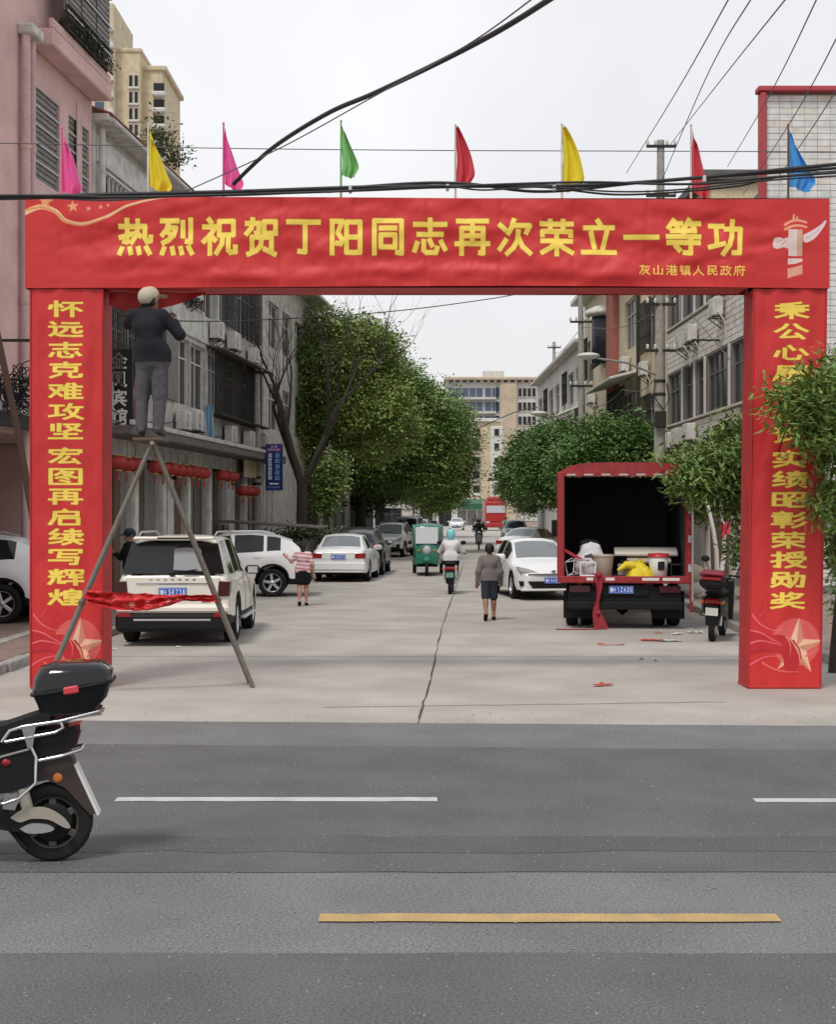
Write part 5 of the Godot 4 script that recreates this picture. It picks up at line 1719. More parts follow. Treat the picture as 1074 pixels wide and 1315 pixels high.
	for a in [[47.7, 2.78, 0.5], [48.7, 2.78, 0.5], [49.7, 2.78, 0.5]]:
		lantern(shapes, left_at(a[0]) * V(0, a[1], a[2]), "red lantern hung lower beneath the cream shop sign", "red lanterns hung lower beneath the cream sign")
	# laundry
	for a in [[268, 520, 568, 44.0, "blue_cloth", "pale blue garment hanging from the window cage", 0.26], [262, 523, 560, 43.7, "cloth_white", "white garment hanging beside the pale blue one", 0.06], [176, 486, 545, 35.5, "cloth_pink", "pinkish garment hanging over the hotel balcony", 0.16], [166, 484, 530, 35.2, "cloth_white", "white garment hanging next to the black hotel sign", 0.1]]:
		var rows := []
		var t0 := W(a[0], a[1], a[3])
		var hh: float = (a[2] - a[1]) * a[3] / 1900.0
		for j in 9:
			var row := []
			for i in 9:
				var s := i / 8.0 - 0.5
				row.append(t0 + V(s * (a[6] + 0.12 * j / 8.0), -hh * j / 8.0, 0.03 * sin(i * 1.9 + j * 0.4) + 0.15 * (0.2 + s)))
			rows.append(row)
		rows.reverse()
		single("laundry", MB.new().grid(rows), M[a[4]], a[5], "laundry", "laundry on the grey house")


func smudge(p: Pic, x: float, y: float, w: float, h: float, col: Color, sd: int) -> void:
	var r := RandomNumberGenerator.new()
	r.seed = sd * 77 + 5
	for k in 3:
		var yy := y + h * (0.12 + 0.38 * k)
		p.stroke(poly([x + w * r.randf_range(0.0, 0.2), yy, x + w * r.randf_range(0.8, 1.0), yy]), h * 0.07, h * 0.07, col)
	for k in 2:
		var xx := x + w * (0.25 + 0.5 * k) + r.randf_range(-0.1, 0.1) * w
		p.stroke(poly([xx, y + h * r.randf_range(0.0, 0.2), xx + r.randf_range(-0.12, 0.12) * w, y + h * r.randf_range(0.8, 1.0)]), h * 0.07, h * 0.07, col)


func lantern(shapes: Array, p: Vector3, label: String, group: String) -> void:
	var o := thing("lantern", label, "lantern", p, rng.randf() * TAU, group)
	share("shade", shapes[0], M.lantern_red, o)
	share("rib", shapes[1], M.red_trim, o)
	share("cap", shapes[2], M.gold, o)
	share("tassel", shapes[3], M.red_trim, o)
	share("cord", shapes[4], M.cable, o)


# ---------------------------------------------------------------- trees
# a sprig: n leaves of length l and width w about a short twig
func sprig(n: int, l: float, w: float, spread: float, sd: int) -> ArrayMesh:
	var r := RandomNumberGenerator.new()
	r.seed = sd
	var b := MB.new()
	for i in n:
		var p := V(r.randfn(0, spread), r.randfn(0, spread * 0.7), r.randfn(0, spread))
		var d := (p.normalized() * 0.6 + V(r.randf_range(-1, 1), r.randf_range(-0.9, 0.5), r.randf_range(-1, 1))).normalized()
		var s := d.cross(V(r.randf_range(-0.5, 0.5), 1, r.randf_range(-0.5, 0.5))).normalized()
		var nn := s.cross(d)
		var ll := l * r.randf_range(0.7, 1.25)
		var g := r.randf_range(0.8, 1.2)
		b.col = Color(g * r.randf_range(0.9, 1.2), g, g * 0.95)
		var m := p + d * ll * 0.5 - nn * ll * 0.06
		b.tri(p, m + s * w * 0.5, p + d * ll)
		b.tri(p, p + d * ll, m - s * w * 0.5)
	return b.mesh()


# leaves through the volume of lobes [centre, radii, count share]
func crown(parent: Node3D, lobes: Array, n: int, meshes: Array, base: Color, m: Material, size: float, fill := 0.45) -> void:
	var total := 0.0
	for q in lobes:
		total += q[1].x * q[1].y + q[1].y * q[1].z + q[1].x * q[1].z
	var nz := FastNoiseLite.new()
	nz.seed = rng.randi() % 1000
	nz.frequency = 0.55 / size
	for k in meshes.size():
		var mm := MultiMesh.new()
		mm.transform_format = MultiMesh.TRANSFORM_3D
		mm.use_colors = true
		mm.mesh = meshes[k]
		var where := []
		for q in lobes:
			var area: float = q[1].x * q[1].y + q[1].y * q[1].z + q[1].x * q[1].z
			var want := int(n / float(meshes.size()) * area / total)
			var tries := 0
			while want > 0 and tries < want * 6 + 400:
				tries += 1
				var d := V(rng.randfn(), rng.randfn(), rng.randfn()).normalized()
				var rad := pow(rng.randf_range(fill, 1.0), 0.6) * rng.randf_range(0.82, 1.22)
				var p: Vector3 = q[0] + d * rad * q[1]
				if nz.get_noise_3dv(p * 1.0) < -0.24 and rng.randf() < 0.85:
					continue
				where.append(p)
				want -= 1
		mm.instance_count = where.size()
		for i in where.size():
			var s := size * rng.randf_range(0.7, 1.35)
			mm.set_instance_transform(i, Transform3D(Basis(Vector3.UP, rng.randf() * TAU) * Basis(Vector3.RIGHT, rng.randf_range(-0.6, 0.6)) * Basis.from_scale(V(s, s, s)), where[i]))
			var g := 2.0 * rng.randf_range(0.7, 1.3) * (1.0 + 0.25 * nz.get_noise_3dv(where[i] * 0.4 + V(50, 0, 0)))
			mm.set_instance_color(i, Color(base.r * g * rng.randf_range(0.85, 1.25), base.g * g, base.b * g))
		var o := MultiMeshInstance3D.new()
		o.multimesh = mm
		o.material_override = m
		o.name = "crown"
		o.set_meta("kind", "stuff")
		parent.add_child(o, true)


func limb(b: MB, p: Vector3, q: Vector3, r0: float, r1: float, bend := 0.08, seg := 7) -> void:
	var pts := []
	var rr := []
	var l := (q - p).length()
	var o1 := V(rng.randfn(0, bend * l), rng.randfn(0, bend * l * 0.3), rng.randfn(0, bend * l))
	for i in 7:
		var t := i / 6.0
		pts.append(p.lerp(q, t) + o1 * sin(t * PI))
		rr.append(lerpf(r0, r1, t))
	b.tube(pts, rr, seg)


func tree(called: String, label: String, at: Vector3, r: float, fork: float, lobes: Array, n: int, meshes: Array, base: Color, leaf: String, size: float, group := "", bark := "bark", fill := 0.45) -> Node3D:
	var o := thing(called, label, "tree", at, 0.0, group)
	var b := MB.new()
	limb(b, V(0, -0.05, 0), V(rng.randfn(0, 0.1), fork, rng.randfn(0, 0.1)), r, r * 0.72, 0.03, 10)
	for q in lobes:
		limb(b, V(0, fork * 0.93, 0), q[0], r * 0.5, r * 0.08, 0.08)
		for k in 3:
			var d := V(rng.randfn(), rng.randfn() * 0.6 + 0.3, rng.randfn()).normalized()
			limb(b, q[0].lerp(V(0, fork, 0), 0.3), q[0] + d * q[1] * 0.85, r * 0.2, r * 0.04, 0.08, 5)
	part("trunk", b, M[bark], o)
	crown(o, lobes, n, meshes, base, M[leaf], size, fill)
	return o


func branch(b: MB, p: Vector3, d: Vector3, len: float, r: float, depth: int) -> void:
	var pts := [p]
	var rr := [r]
	var q := p
	var dd := d
	for i in 5:
		dd = (dd + V(rng.randfn(0, 0.09), 0.05 + rng.randfn(0, 0.05), rng.randfn(0, 0.09))).normalized()
		q += dd * len / 5.0
		pts.append(q)
		rr.append(lerpf(r, r * 0.55, (i + 1) / 5.0))
	b.tube(pts, rr, 7 if depth < 2 else 5, depth > 2)
	if depth >= 4:
		return
	for k in (3 if depth < 3 else 2):
		var i: int = [5, 4, 3][k]
		var side := dd.cross(V(rng.randfn(), rng.randfn(), rng.randfn())).normalized()
		branch(b, pts[i], (dd + side * rng.randf_range(0.35, 0.75) + V(0, 0.12, 0)).normalized(), len * rng.randf_range(0.55, 0.8), rr[i] * (0.78 if k == 0 else 0.6), depth + 1)


func trees() -> void:
	var broad := [sprig(16, 0.13, 0.07, 0.16, 1), sprig(16, 0.13, 0.065, 0.18, 2)]
	var long := [sprig(18, 0.125, 0.043, 0.10, 3), sprig(16, 0.14, 0.046, 0.12, 4)]
	# great trees up the left side of the street
	var lg := "big street trees up the left side"
	tree("street_tree", "tallest yellow green street tree behind the bare one", V(-4.6, 0.1, -64), 0.3, 3.6, [[V(-0.6, 7.0, 0), V(2.7, 2.6, 2.7)], [V(1.6, 7.8, 0.6), V(2.4, 2.3, 2.4)], [V(2.6, 6.0, 1.2), V(2.0, 1.8, 2.2)], [V(0.4, 9.1, -0.4), V(2.0, 1.8, 2.0)], [V(-1.6, 5.2, 0.6), V(1.8, 1.5, 1.8)], [V(2.4, 9.0, -0.6), V(1.5, 1.4, 1.6)]], 7830, broad, Color(0.10, 0.14, 0.034), "leaf_a", 1.16, lg)
	tree("street_tree", "rounded mid green street tree leaning over parked cars", V(-2.9, 0.1, -76), 0.32, 3.4, [[V(0.8, 5.2, 0.6), V(3.0, 2.3, 3.0)], [V(2.8, 6.4, 0), V(2.6, 2.4, 2.6)], [V(1.0, 8.0, 0), V(2.4, 2.2, 2.4)], [V(-1.4, 5.4, 0.4), V(2.2, 2.2, 2.2)], [V(3.2, 4.4, 1.0), V(1.8, 1.4, 1.8)]], 8352, broad, Color(0.078, 0.128, 0.03), "leaf_b", 1.27, lg)
	tree("street_tree", "dark broad street tree overhanging the roadway beyond the tricycle", V(-2.50, 0.1, -96), 0.34, 3.6, [[V(1.6, 5.4, 0.6), V(3.4, 2.6, 3.4)], [V(3.8, 6.8, 0), V(2.6, 2.5, 2.6)], [V(1.0, 8.4, 0), V(3.0, 2.6, 3.0)], [V(4.2, 4.6, 1.0), V(2.0, 1.9, 2.0)], [V(-2.0, 5.6, 0), V(2.6, 2.4, 2.6)]], 7308, broad, Color(0.065, 0.10, 0.022), "leaf_c", 1.46, lg)
	tree("street_tree", "farthest street tree of the left row", V(-3.00, 0.1, -122), 0.34, 3.6, [[V(2.6, 5.6, 0), V(3.6, 3.0, 3.6)], [V(4.6, 6.4, 0), V(2.6, 2.6, 2.6)], [V(0.6, 8.0, 0), V(3.4, 3.0, 3.4)], [V(4.6, 3.6, 0), V(2.4, 1.7, 2.4)]], 5742, broad, Color(0.065, 0.10, 0.022), "leaf_c", 1.76, lg)
	tree("street_tree", "dark street tree in front of the pale shop house", V(-5.2, 0.1, -82), 0.3, 2.6, [[V(0, 4.6, 0), V(3.2, 2.6, 3.0)], [V(2.2, 3.8, 0), V(2.2, 1.8, 2.2)]], 3915, broad, Color(0.035, 0.058, 0.016), "leaf_c", 1.34, lg)
	# right side
	var rg := "clipped street trees up the right side"
	tree("clipped_tree", "bushy street tree just ahead of the red truck", V(7.3, 0.11, -52), 0.16, 2.3, [[V(-0.3, 3.9, 0), V(1.9, 1.4, 1.9)], [V(0.9, 3.6, 0.4), V(1.3, 1.2, 1.4)], [V(-1.4, 3.4, 0.4), V(1.2, 1.1, 1.2)]], 3060, broad, Color(0.055, 0.105, 0.026), "leaf_b", 1.11, rg)
	tree("clipped_tree", "bushy street tree around the slim utility pole", V(7.50, 0.11, -63), 0.17, 2.4, [[V(-0.8, 4.2, 0), V(2.1, 1.6, 2.1)], [V(0.8, 4.3, 0), V(1.6, 1.5, 1.7)], [V(-2.0, 3.6, 0.3), V(1.3, 1.3, 1.4)]], 3060, broad, Color(0.055, 0.105, 0.026), "leaf_b", 1.26, rg)
	tree("clipped_tree", "bushy street tree over the parked white car", V(8.20, 0.11, -76), 0.18, 2.6, [[V(-0.9, 4.6, 0), V(2.5, 2.0, 2.4)], [V(-2.4, 4.2, 0), V(1.7, 1.6, 1.7)], [V(0.6, 5.2, 0), V(1.6, 1.5, 1.6)]], 3060, broad, Color(0.055, 0.10, 0.025), "leaf_b", 1.41, rg)
	tree("clipped_tree", "bushy street tree beside the distant red lorry", V(9.70, 0.11, -96), 0.2, 2.4, [[V(-0.9, 4.8, 0), V(2.6, 2.2, 2.6)], [V(-2.2, 4.2, 0), V(1.8, 1.8, 1.9)], [V(0.6, 5.6, 0), V(1.8, 1.6, 1.8)]], 2520, broad, Color(0.05, 0.09, 0.022), "leaf_c", 1.63, rg)
	tree("clipped_tree", "farthest clipped tree of the right row", V(10.70, 0.11, -128), 0.2, 2.4, [[V(-0.9, 4.6, 0), V(2.6, 2.6, 2.6)], [V(-1.2, 3.4, 0), V(1.8, 1.3, 1.9)]], 1620, broad, Color(0.05, 0.085, 0.02), "leaf_b", 1.92, rg)
	# near right: long-leaved trees
	var ng := "long-leaved young trees along the right pavement"
	tree("young_tree", "long-leaved young tree overhanging the arch pillar lettering", V(5.42, 0.0, -19.35), 0.055, 2.2, [[V(-1.12, 3.3, 2.7), V(0.36, 0.3, 0.4)], [V(-0.78, 3.35, 2.6), V(0.4, 0.4, 0.5)], [V(-0.85, 2.95, 2.6), V(0.32, 0.2, 0.4)], [V(-0.45, 2.75, 2.0), V(0.36, 0.5, 0.7)], [V(-0.55, 2.2, 2.1), V(0.24, 0.36, 0.5)], [V(-0.1, 1.7, 1.0), V(0.28, 0.5, 0.5)], [V(0.2, 2.9, 1.4), V(0.6, 0.9, 1.0)], [V(-0.35, 3.75, 2.1), V(0.34, 0.34, 0.4)], [V(0.1, 3.6, 1.4), V(0.5, 0.5, 0.7)]], 1050, long, Color(0.085, 0.13, 0.03), "leaf_b", 0.8, ng, "bark", 0.15)
	tree("young_tree", "long-leaved young tree beside the truck behind the parked scooter", V(6.1, 0.11, -27.0), 0.07, 1.9, [[V(-0.75, 2.75, 0.8), V(0.75, 0.45, 0.7)], [V(-0.2, 2.6, 0.2), V(0.7, 0.65, 0.8)], [V(-1.1, 2.45, 1.0), V(0.5, 0.32, 0.5)], [V(-0.25, 3.3, 0), V(0.4, 0.42, 0.5)], [V(0.0, 2.1, 0.6), V(0.5, 0.4, 0.5)], [V(-0.1, 1.45, 0.7), V(0.42, 0.5, 0.45)]], 900, long, Color(0.07, 0.11, 0.026), "leaf_b", 1.1, ng, "whitewash", 0.2)
	tree("young_tree", "whitewashed young tree farther along beside the truck front", V(6.5, 0.11, -33.0), 0.09, 1.9, [[V(-0.3, 2.6, 0), V(1.1, 0.8, 1.0)], [V(0.4, 3.0, 0.4), V(0.8, 0.8, 0.8)]], 600, long, Color(0.065, 0.10, 0.022), "leaf_c", 1.4, ng, "whitewash", 0.2)
	for a in [[5.95, -29.2, 0.32], [6.15, -30.6, -0.22], [6.3, -31.6, 0.12]]:
		var b := MB.new()
		limb(b, V(0, 0, 0), V(a[2], 2.3, 0.1), 0.06, 0.035, 0.05, 8)
		var t := thing("tree_stem", "whitewashed bare stem in the group behind the parked scooter", "tree", V(a[0], 0.11, a[1]), 0, "whitewashed stems behind the parked scooter")
		part("trunk", b, M.whitewash, t)
	# hedge plants on the right pavement
	for a in [[5.95, -24.6, 0.5, "low leafy shrub behind the parked scooter"], [6.5, -21.6, 0.7, "leafy shrub beside the arch pillar on the pavement"], [6.35, -26.0, 0.55, "leafy shrub between the young trees"]]:
		var o := thing("shrub", a[3], "plant", V(a[0], 0.11, a[1]))
		var b := MB.new()
		for k in 7:
			limb(b, V(rng.randfn(0, 0.05), 0, rng.randfn(0, 0.05)), V(rng.randfn(0, 0.25), a[2] * 1.5, rng.randfn(0, 0.25)), 0.012, 0.004, 0.1, 5)
		part("stem", b, M.bark_pale, o)
		crown(o, [[V(0, a[2], 0), V(0.42, a[2] * 0.8, 0.45)]], 170, long, Color(0.06, 0.11, 0.03), M.leaf_b, 0.9, 0.15)
	# left: light sapling, dark shrubs, roof shrub
	tree("sapling", "fresh light green sapling by the slender pole", V(-3.2, 0.1, -54), 0.06, 2.0, [[V(0.0, 3.2, 0), V(0.65, 0.95, 0.65)], [V(-0.15, 2.3, 0.2), V(0.45, 0.6, 0.5)]], 340, broad, Color(0.085, 0.13, 0.03), "leaf_a", 1.0, "", "bark", 0.1)
	for a in [[-4.0, -50.5, 0.8, "dark shrub behind the old white sedan"], [-3.1, -51.5, 0.7, "dark reddish shrub beside the black car"], [-4.7, -51.0, 0.65, "dark shrub below the blue sign"]]:
		var o := thing("shrub", a[3], "plant", V(a[0], 0.1, a[1]))
		var b := MB.new()
		for k in 6:
			limb(b, Vector3.ZERO, V(rng.randfn(0, 0.3), a[2] * 1.6, rng.randfn(0, 0.3)), 0.015, 0.005, 0.1, 5)
		part("stem", b, M.bark, o)
		crown(o, [[V(0, a[2], 0), V(0.75, a[2] * 0.9, 0.7)]], 260, broad, Color(0.03, 0.042, 0.018), M.leaf_c, 1.0, 0.2)
	tree("roof_shrub", "sparse leafy shrub growing on the grey house roof", left_at(41.0) * V(0, 10.95, -0.6), 0.035, 0.7, [[V(0.1, 1.5, 0), V(0.55, 0.75, 0.5)], [V(0.55, 1.0, 0.2), V(0.5, 0.35, 0.4)], [V(-0.2, 0.8, 0), V(0.4, 0.4, 0.4)], [V(-0.4, 0.35, 0.4), V(0.55, 0.4, 0.6)]], 130, broad, Color(0.045, 0.06, 0.02), "leaf_d", 0.95, "", "bark", 0.1)
	# the bare tree
	var o := thing("bare_tree", "large bare tree with dark spreading limbs by the blue sign", "tree", V(-4.05, 0.1, -51.5))
	var tr := MB.new()
	limb(tr, V(0, -0.05, 0), V(0.02, 3.0, 0), 0.21, 0.18, 0.01, 12)
	part("trunk", tr, M.bark, o)
	rng.seed = 77
	for a in [[V(-0.36, 1, 0.05), 0.11, 3.0], [V(-0.06, 1, 0.1), 0.14, 3.4], [V(0.34, 0.95, -0.1), 0.12, 3.2], [V(0.6, 0.8, 0.2), 0.10, 3.2]]:
		var b := MB.new()
		branch(b, V(0, 2.85, 0), a[0].normalized(), a[2], a[1], 0)
		part("limb", b, M.bark, o)


# ---------------------------------------------------------------- vehicles
# Local frame of every vehicle: forward -z, up y, wheels on y = 0.
# station: [z, half width, belt height, belt half width, top height, top half width]
const SUV := [[-2.28, 0.62, 0.62, 0.60, 0.70, 0.5], [-2.22, 0.78, 0.80, 0.74, 0.86, 0.6], [-2.0, 0.88, 0.90, 0.80, 0.98, 0.64], [-1.0, 0.92, 0.99, 0.84, 1.10, 0.66], [-0.92, 0.92, 1.0, 0.84, 1.13, 0.70], [-0.25, 0.925, 1.03, 0.85, 1.66, 0.60], [0.1, 0.925, 1.04, 0.855, 1.71, 0.62], [1.0, 0.925, 1.05, 0.855, 1.73, 0.62], [1.78, 0.92, 1.06, 0.85, 1.71, 0.61], [2.02, 0.91, 1.07, 0.84, 1.66, 0.60], [2.20, 0.89, 1.10, 0.81, 1.12, 0.70], [2.27, 0.86, 1.04, 0.78, 1.06, 0.66]]
const CROSS := [[-2.22, 0.60, 0.60, 0.58, 0.68, 0.5], [-2.14, 0.78, 0.78, 0.74, 0.84, 0.6], [-1.9, 0.87, 0.87, 0.79, 0.95, 0.62], [-1.0, 0.91, 0.97, 0.83, 1.05, 0.64], [-0.9, 0.91, 0.98, 0.83, 1.08, 0.68], [-0.1, 0.915, 1.02, 0.84, 1.52, 0.57], [0.25, 0.915, 1.03, 0.84, 1.59, 0.59], [0.8, 0.915, 1.06, 0.84, 1.60, 0.59], [1.4, 0.91, 1.11, 0.82, 1.53, 0.56], [1.78, 0.90, 1.12, 0.79, 1.40, 0.54], [2.13, 0.86, 1.06, 0.76, 1.09, 0.66], [2.22, 0.80, 1.0, 0.72, 1.02, 0.6]]
const SEDAN := [[-2.28, 0.60, 0.55, 0.58, 0.62, 0.5], [-2.2, 0.76, 0.68, 0.72, 0.73, 0.6], [-1.95, 0.84, 0.76, 0.76, 0.83, 0.62], [-1.02, 0.875, 0.88, 0.79, 0.96, 0.64], [-0.92, 0.875, 0.89, 0.79, 0.99, 0.68], [-0.05, 0.88, 0.92, 0.80, 1.38, 0.55], [0.3, 0.88, 0.93, 0.80, 1.44, 0.57], [0.85, 0.88, 0.94, 0.80, 1.43, 0.57], [1.12, 0.88, 0.95, 0.79, 1.38, 0.56], [1.72, 0.87, 0.97, 0.76, 1.06, 0.66], [2.12, 0.84, 0.94, 0.74, 1.0, 0.64], [2.24, 0.79, 0.90, 0.70, 0.94, 0.60], [2.27, 0.77, 0.84, 0.70, 0.86, 0.58]]

var wheel_cache := {}


func wheel_parts(r: float, w: float, spokes: int) -> Array:
	var key := "%f %f %d" % [r, w, spokes]
	if wheel_cache.has(key):
		return wheel_cache[key]
	var rr := r * 0.66
	var side := Transform3D(Basis(Vector3.BACK, -PI / 2), Vector3.ZERO)   # lathe axis along +x
	var tyre := MB.new().lathe([Vector2(rr, -w / 2), Vector2(r * 0.9, -w / 2), Vector2(r * 0.97, -w * 0.42), Vector2(r, -w * 0.25), Vector2(r, w * 0.25), Vector2(r * 0.97, w * 0.42), Vector2(r * 0.9, w / 2), Vector2(rr, w / 2), Vector2(rr, w * 0.1)], 28, side)
	var rim := MB.new().lathe([Vector2(rr, w * 0.44), Vector2(rr * 0.93, w * 0.46), Vector2(rr * 0.9, w * 0.2)], 28, side)
	for k in spokes:
		var a := TAU * k / spokes
		var b := Basis(Vector3.RIGHT, a)
		rim.rbox(b * V(w * 0.36, rr * 0.5, 0), V(w * 0.14, rr * 0.92, rr * (0.30 if spokes < 7 else 0.16)), 0.012, b)
	rim.lathe([Vector2(0, w * 0.46), Vector2(rr * 0.2, w * 0.44), Vector2(rr * 0.22, w * 0.3)], 14, side)
	var hub := MB.new().lathe([Vector2(0, w * 0.12), Vector2(rr, w * 0.12)], 24, side)
	wheel_cache[key] = [tyre.mesh(), rim.mesh(), hub.mesh()]
	return wheel_cache[key]


func wheel(o: Node3D, p: Vector3, r: float, w: float, out: float, spokes := 5, turn := 0.0) -> void:
	var q := wheel_parts(r, w, spokes)
	var b := Basis(Vector3.UP, (0.0 if out > 0 else PI) + turn) * Basis(Vector3.RIGHT, rng.randf() * TAU)
	var n := share("wheel", q[0], M.rubber, o, Transform3D(b, p))
	share("rim", q[1], M.rim, n)
	share("brake_disc", q[2], M.plastic_black, n)


func lerp_station(st: Array, z: float) -> Array:
	for i in st.size() - 1:
		if z <= st[i + 1][0] or i == st.size() - 2:
			var t := clampf((z - st[i][0]) / (st[i + 1][0] - st[i][0]), 0, 1)
			var r := [z]
			for k in range(1, 6):
				r.append(lerpf(st[i][k], st[i + 1][k], t))
			return r
	return st[-1]


# ring of points over the car at a station, right bottom over the top to left bottom
func car_ring(s: Array, yb: float) -> Array:
	var w: float = s[1]
	var belt: float = s[2]
	var wb: float = s[3]
	var top: float = s[4]
	var wt: float = s[5]
	var k := clampf((top - belt) / 0.4, 0.0, 1.0)
	var half := [Vector2(w * 0.965, yb), Vector2(w * 0.995, lerpf(yb, belt, 0.16)), Vector2(w, lerpf(yb, belt, 0.5)), Vector2(lerpf(w, wb, 0.4), lerpf(yb, belt, 0.86)), Vector2(wb, belt), Vector2(lerpf(wb, wt, 0.12), lerpf(belt, top, 0.08)), Vector2(lerpf(wb, wt, 0.86), lerpf(belt, top, 0.88 if k > 0.3 else 0.7)), Vector2(wt * 0.93, top - 0.035 * (0.3 + k)), Vector2(wt * 0.5, top - 0.006), Vector2(0.0, top)]
	var ring := []
	for q in half:
		ring.append(V(q.x, q.y, s[0]))
	for i in range(half.size() - 2, -1, -1):
		ring.append(V(-half[i].x, half[i].y, s[0]))
	return ring


# c: stations, paint, wheel radius, axle positions, side window ranges, windscreen range, rear window range, cladding, scale
func car_body(o: Node3D, c: Dictionary) -> void:
	var st: Array = c.st
	var r: float = c.get("r", 0.34)
	var zs := []
	for s in st:
		zs.append(s[0])
	for ax in c.axles:
		for k in 13:
			zs.append(ax + (r + 0.07) * cos(PI * k / 12.0))
	for q in c.side:
		zs.append_array([q[0], q[1]])
	zs.sort()
	var use := []
	for z in zs:
		if use.is_empty() or z - use[-1] > 0.012:
			use.append(z)
	var g := []
	var sill: float = c.get("sill", 0.3)
	for z in use:
		var s := lerp_station(st, z)
		var e := minf(z - st[0][0], st[-1][0] - z)
		var yb := sill + 0.06 * clampf(1.0 - e / 0.3, 0, 1)
		for ax in c.axles:
			var d := absf(z - ax)
			if d < r + 0.07:
				yb = maxf(yb, r + sqrt(maxf((r + 0.07) * (r + 0.07) - d * d, 0.0)))
		g.append(car_ring(s, yb))
	var zone := func(i: int, j: int) -> String:
		var z: float = (use[i] + use[i + 1]) / 2
		var jj := j if j < 9 else 17 - j
		if jj == 5:
			for q in c.side:
				if z > q[0] and z < q[1]:
					return "side_window"
		if jj >= 7 and z > c.screen[0] and z < c.screen[1]:
			return "windscreen"
		if jj >= 7 and z > c.rear[0] and z < c.rear[1]:
			return "rear_window"
		if jj == 0 and c.get("clad", false):
			return "cladding"
		return "body"
	var body := part("body", MB.new().grid(g, func(i, j): return zone.call(i, j) == "body"), c.paint, o)
	if c.get("clad", false):
		part("cladding", MB.new().grid(g, func(i, j): return zone.call(i, j) == "cladding"), M.plastic_black, o)
	part("windscreen", MB.new().grid(g, func(i, j): return zone.call(i, j) == "windscreen"), c.get("glass", M.glass_dark), o)
	part("rear_window", MB.new().grid(g, func(i, j): return zone.call(i, j) == "rear_window"), c.get("glass", M.glass_dark), o)
	for q in c.side:
		for sd in 2:
			part("side_window", MB.new().grid(g, func(i, j): return zone.call(i, j) == "side_window" and (j < 9) == (sd == 0) and (use[i] + use[i + 1]) / 2 > q[0] and (use[i] + use[i + 1]) / 2 < q[1]), M.glass_dark, o)
	# end faces
	for e in 2:
		var ring: Array = g[0] if e == 0 else g[-1]
		var b := MB.new()
		for i in 9:
			var a0: Vector3 = ring[i]
			var a1: Vector3 = ring[i + 1]
			var b0: Vector3 = ring[18 - i]
			var b1: Vector3 = ring[17 - i]
			if e == 0:
				b.quad(b0, a0, a1, b1) if false else b.quad(a0, b0, b1, a1)
			else:
				b.quad(b0, a0, a1, b1)
		part("nose" if e == 0 else "tail", b, c.get("nose_m", c.paint) if e == 0 else c.get("tail_m", c.paint), o)
	# floor pan, wheels, mirrors
	part("underbody", MB.new().box(V(0, sill + 0.13, 0), V(1.42, 0.3, st[-1][0] - st[0][0] - 0.5)), M.plastic_black, o)
	for ax in c.axles:
		for sd in [-1.0, 1.0]:
			var s := lerp_station(st, ax)
			wheel(o, V(sd * (s[1] - 0.115), r, ax), r, 0.21, sd, c.get("spokes", 5), c.get("steer", 0.0) if ax < 0 else 0.0)
	var sm := lerp_station(st, c.side[0][0] + 0.1)
	for sd in [-1.0, 1.0]:
		var mr := part("mirror", MB.new().rbox(V(sd * (sm[1] + 0.05), sm[2] + 0.08, c.side[0][0] + 0.12), V(0.26, 0.15, 0.11), 0.045), c.get("mirror_m", c.paint), o)
		part("mirror_glass", MB.new().box(V(sd * (sm[1] + 0.06), sm[2] + 0.08, c.side[0][0] + 0.178), V(0.17, 0.11, 0.006)), M.chrome, mr)
		for q in c.get("handles", []):
			var sh := lerp_station(st, q)
			part("door_handle", MB.new().rbox(V(sd * (lerpf(sh[1], sh[3], 0.45) + 0.012), sh[2] - 0.1, q), V(0.03, 0.03, 0.19), 0.01), c.paint, o)
		for q in c.get("seams", []):
			var pts := []
			for y in 7:
				var s2 := lerp_station(st, q)
				var ring := car_ring(s2, sill)
				pts.append(V(sd * (ring[mini(y, 4)].x + 0.001) if y < 5 else sd * (ring[4].x), ring[mini(y, 4)].y, q))
			part("door_seam", MB.new().tube(pts.slice(0, 5), 0.004, 4), M.plastic_black, o)


func plate(o: Node3D, p: Vector3, face: float, text: String) -> void:
	var t := Transform3D(Basis(Vector3.UP, 0.0 if face > 0 else PI), p)
	var q := part("number_plate", MB.new().at(t).rbox(V(0, 0, 0), V(0.44, 0.14, 0.012), 0.003), M.plate_blue, o)
	var f := MB.new().at(t)
	f.quad(V(-0.215, -0.066, 0.0075), V(0.215, -0.066, 0.0075), V(0.215, 0.066, 0.0075), V(-0.215, 0.066, 0.0075))
	part("plate_print", f, printed("plate_" + str(M.size()), plate_print(text), 0.4), q)


# a lamp or trim shape: outline in x, y mirrored to both sides, wrapped along the body from z0 to z1
func pair(o: Node3D, called: String, pts: Array, z0: float, z1: float, m: Material) -> void:
	for sd in [-1.0, 1.0]:
		var q := []
		for i in range(0, pts.size(), 2):
			q.append(pts[i] * sd)
			q.append(pts[i + 1])
		part(called, MB.new().prism(poly(q), z0, z1), m, o)


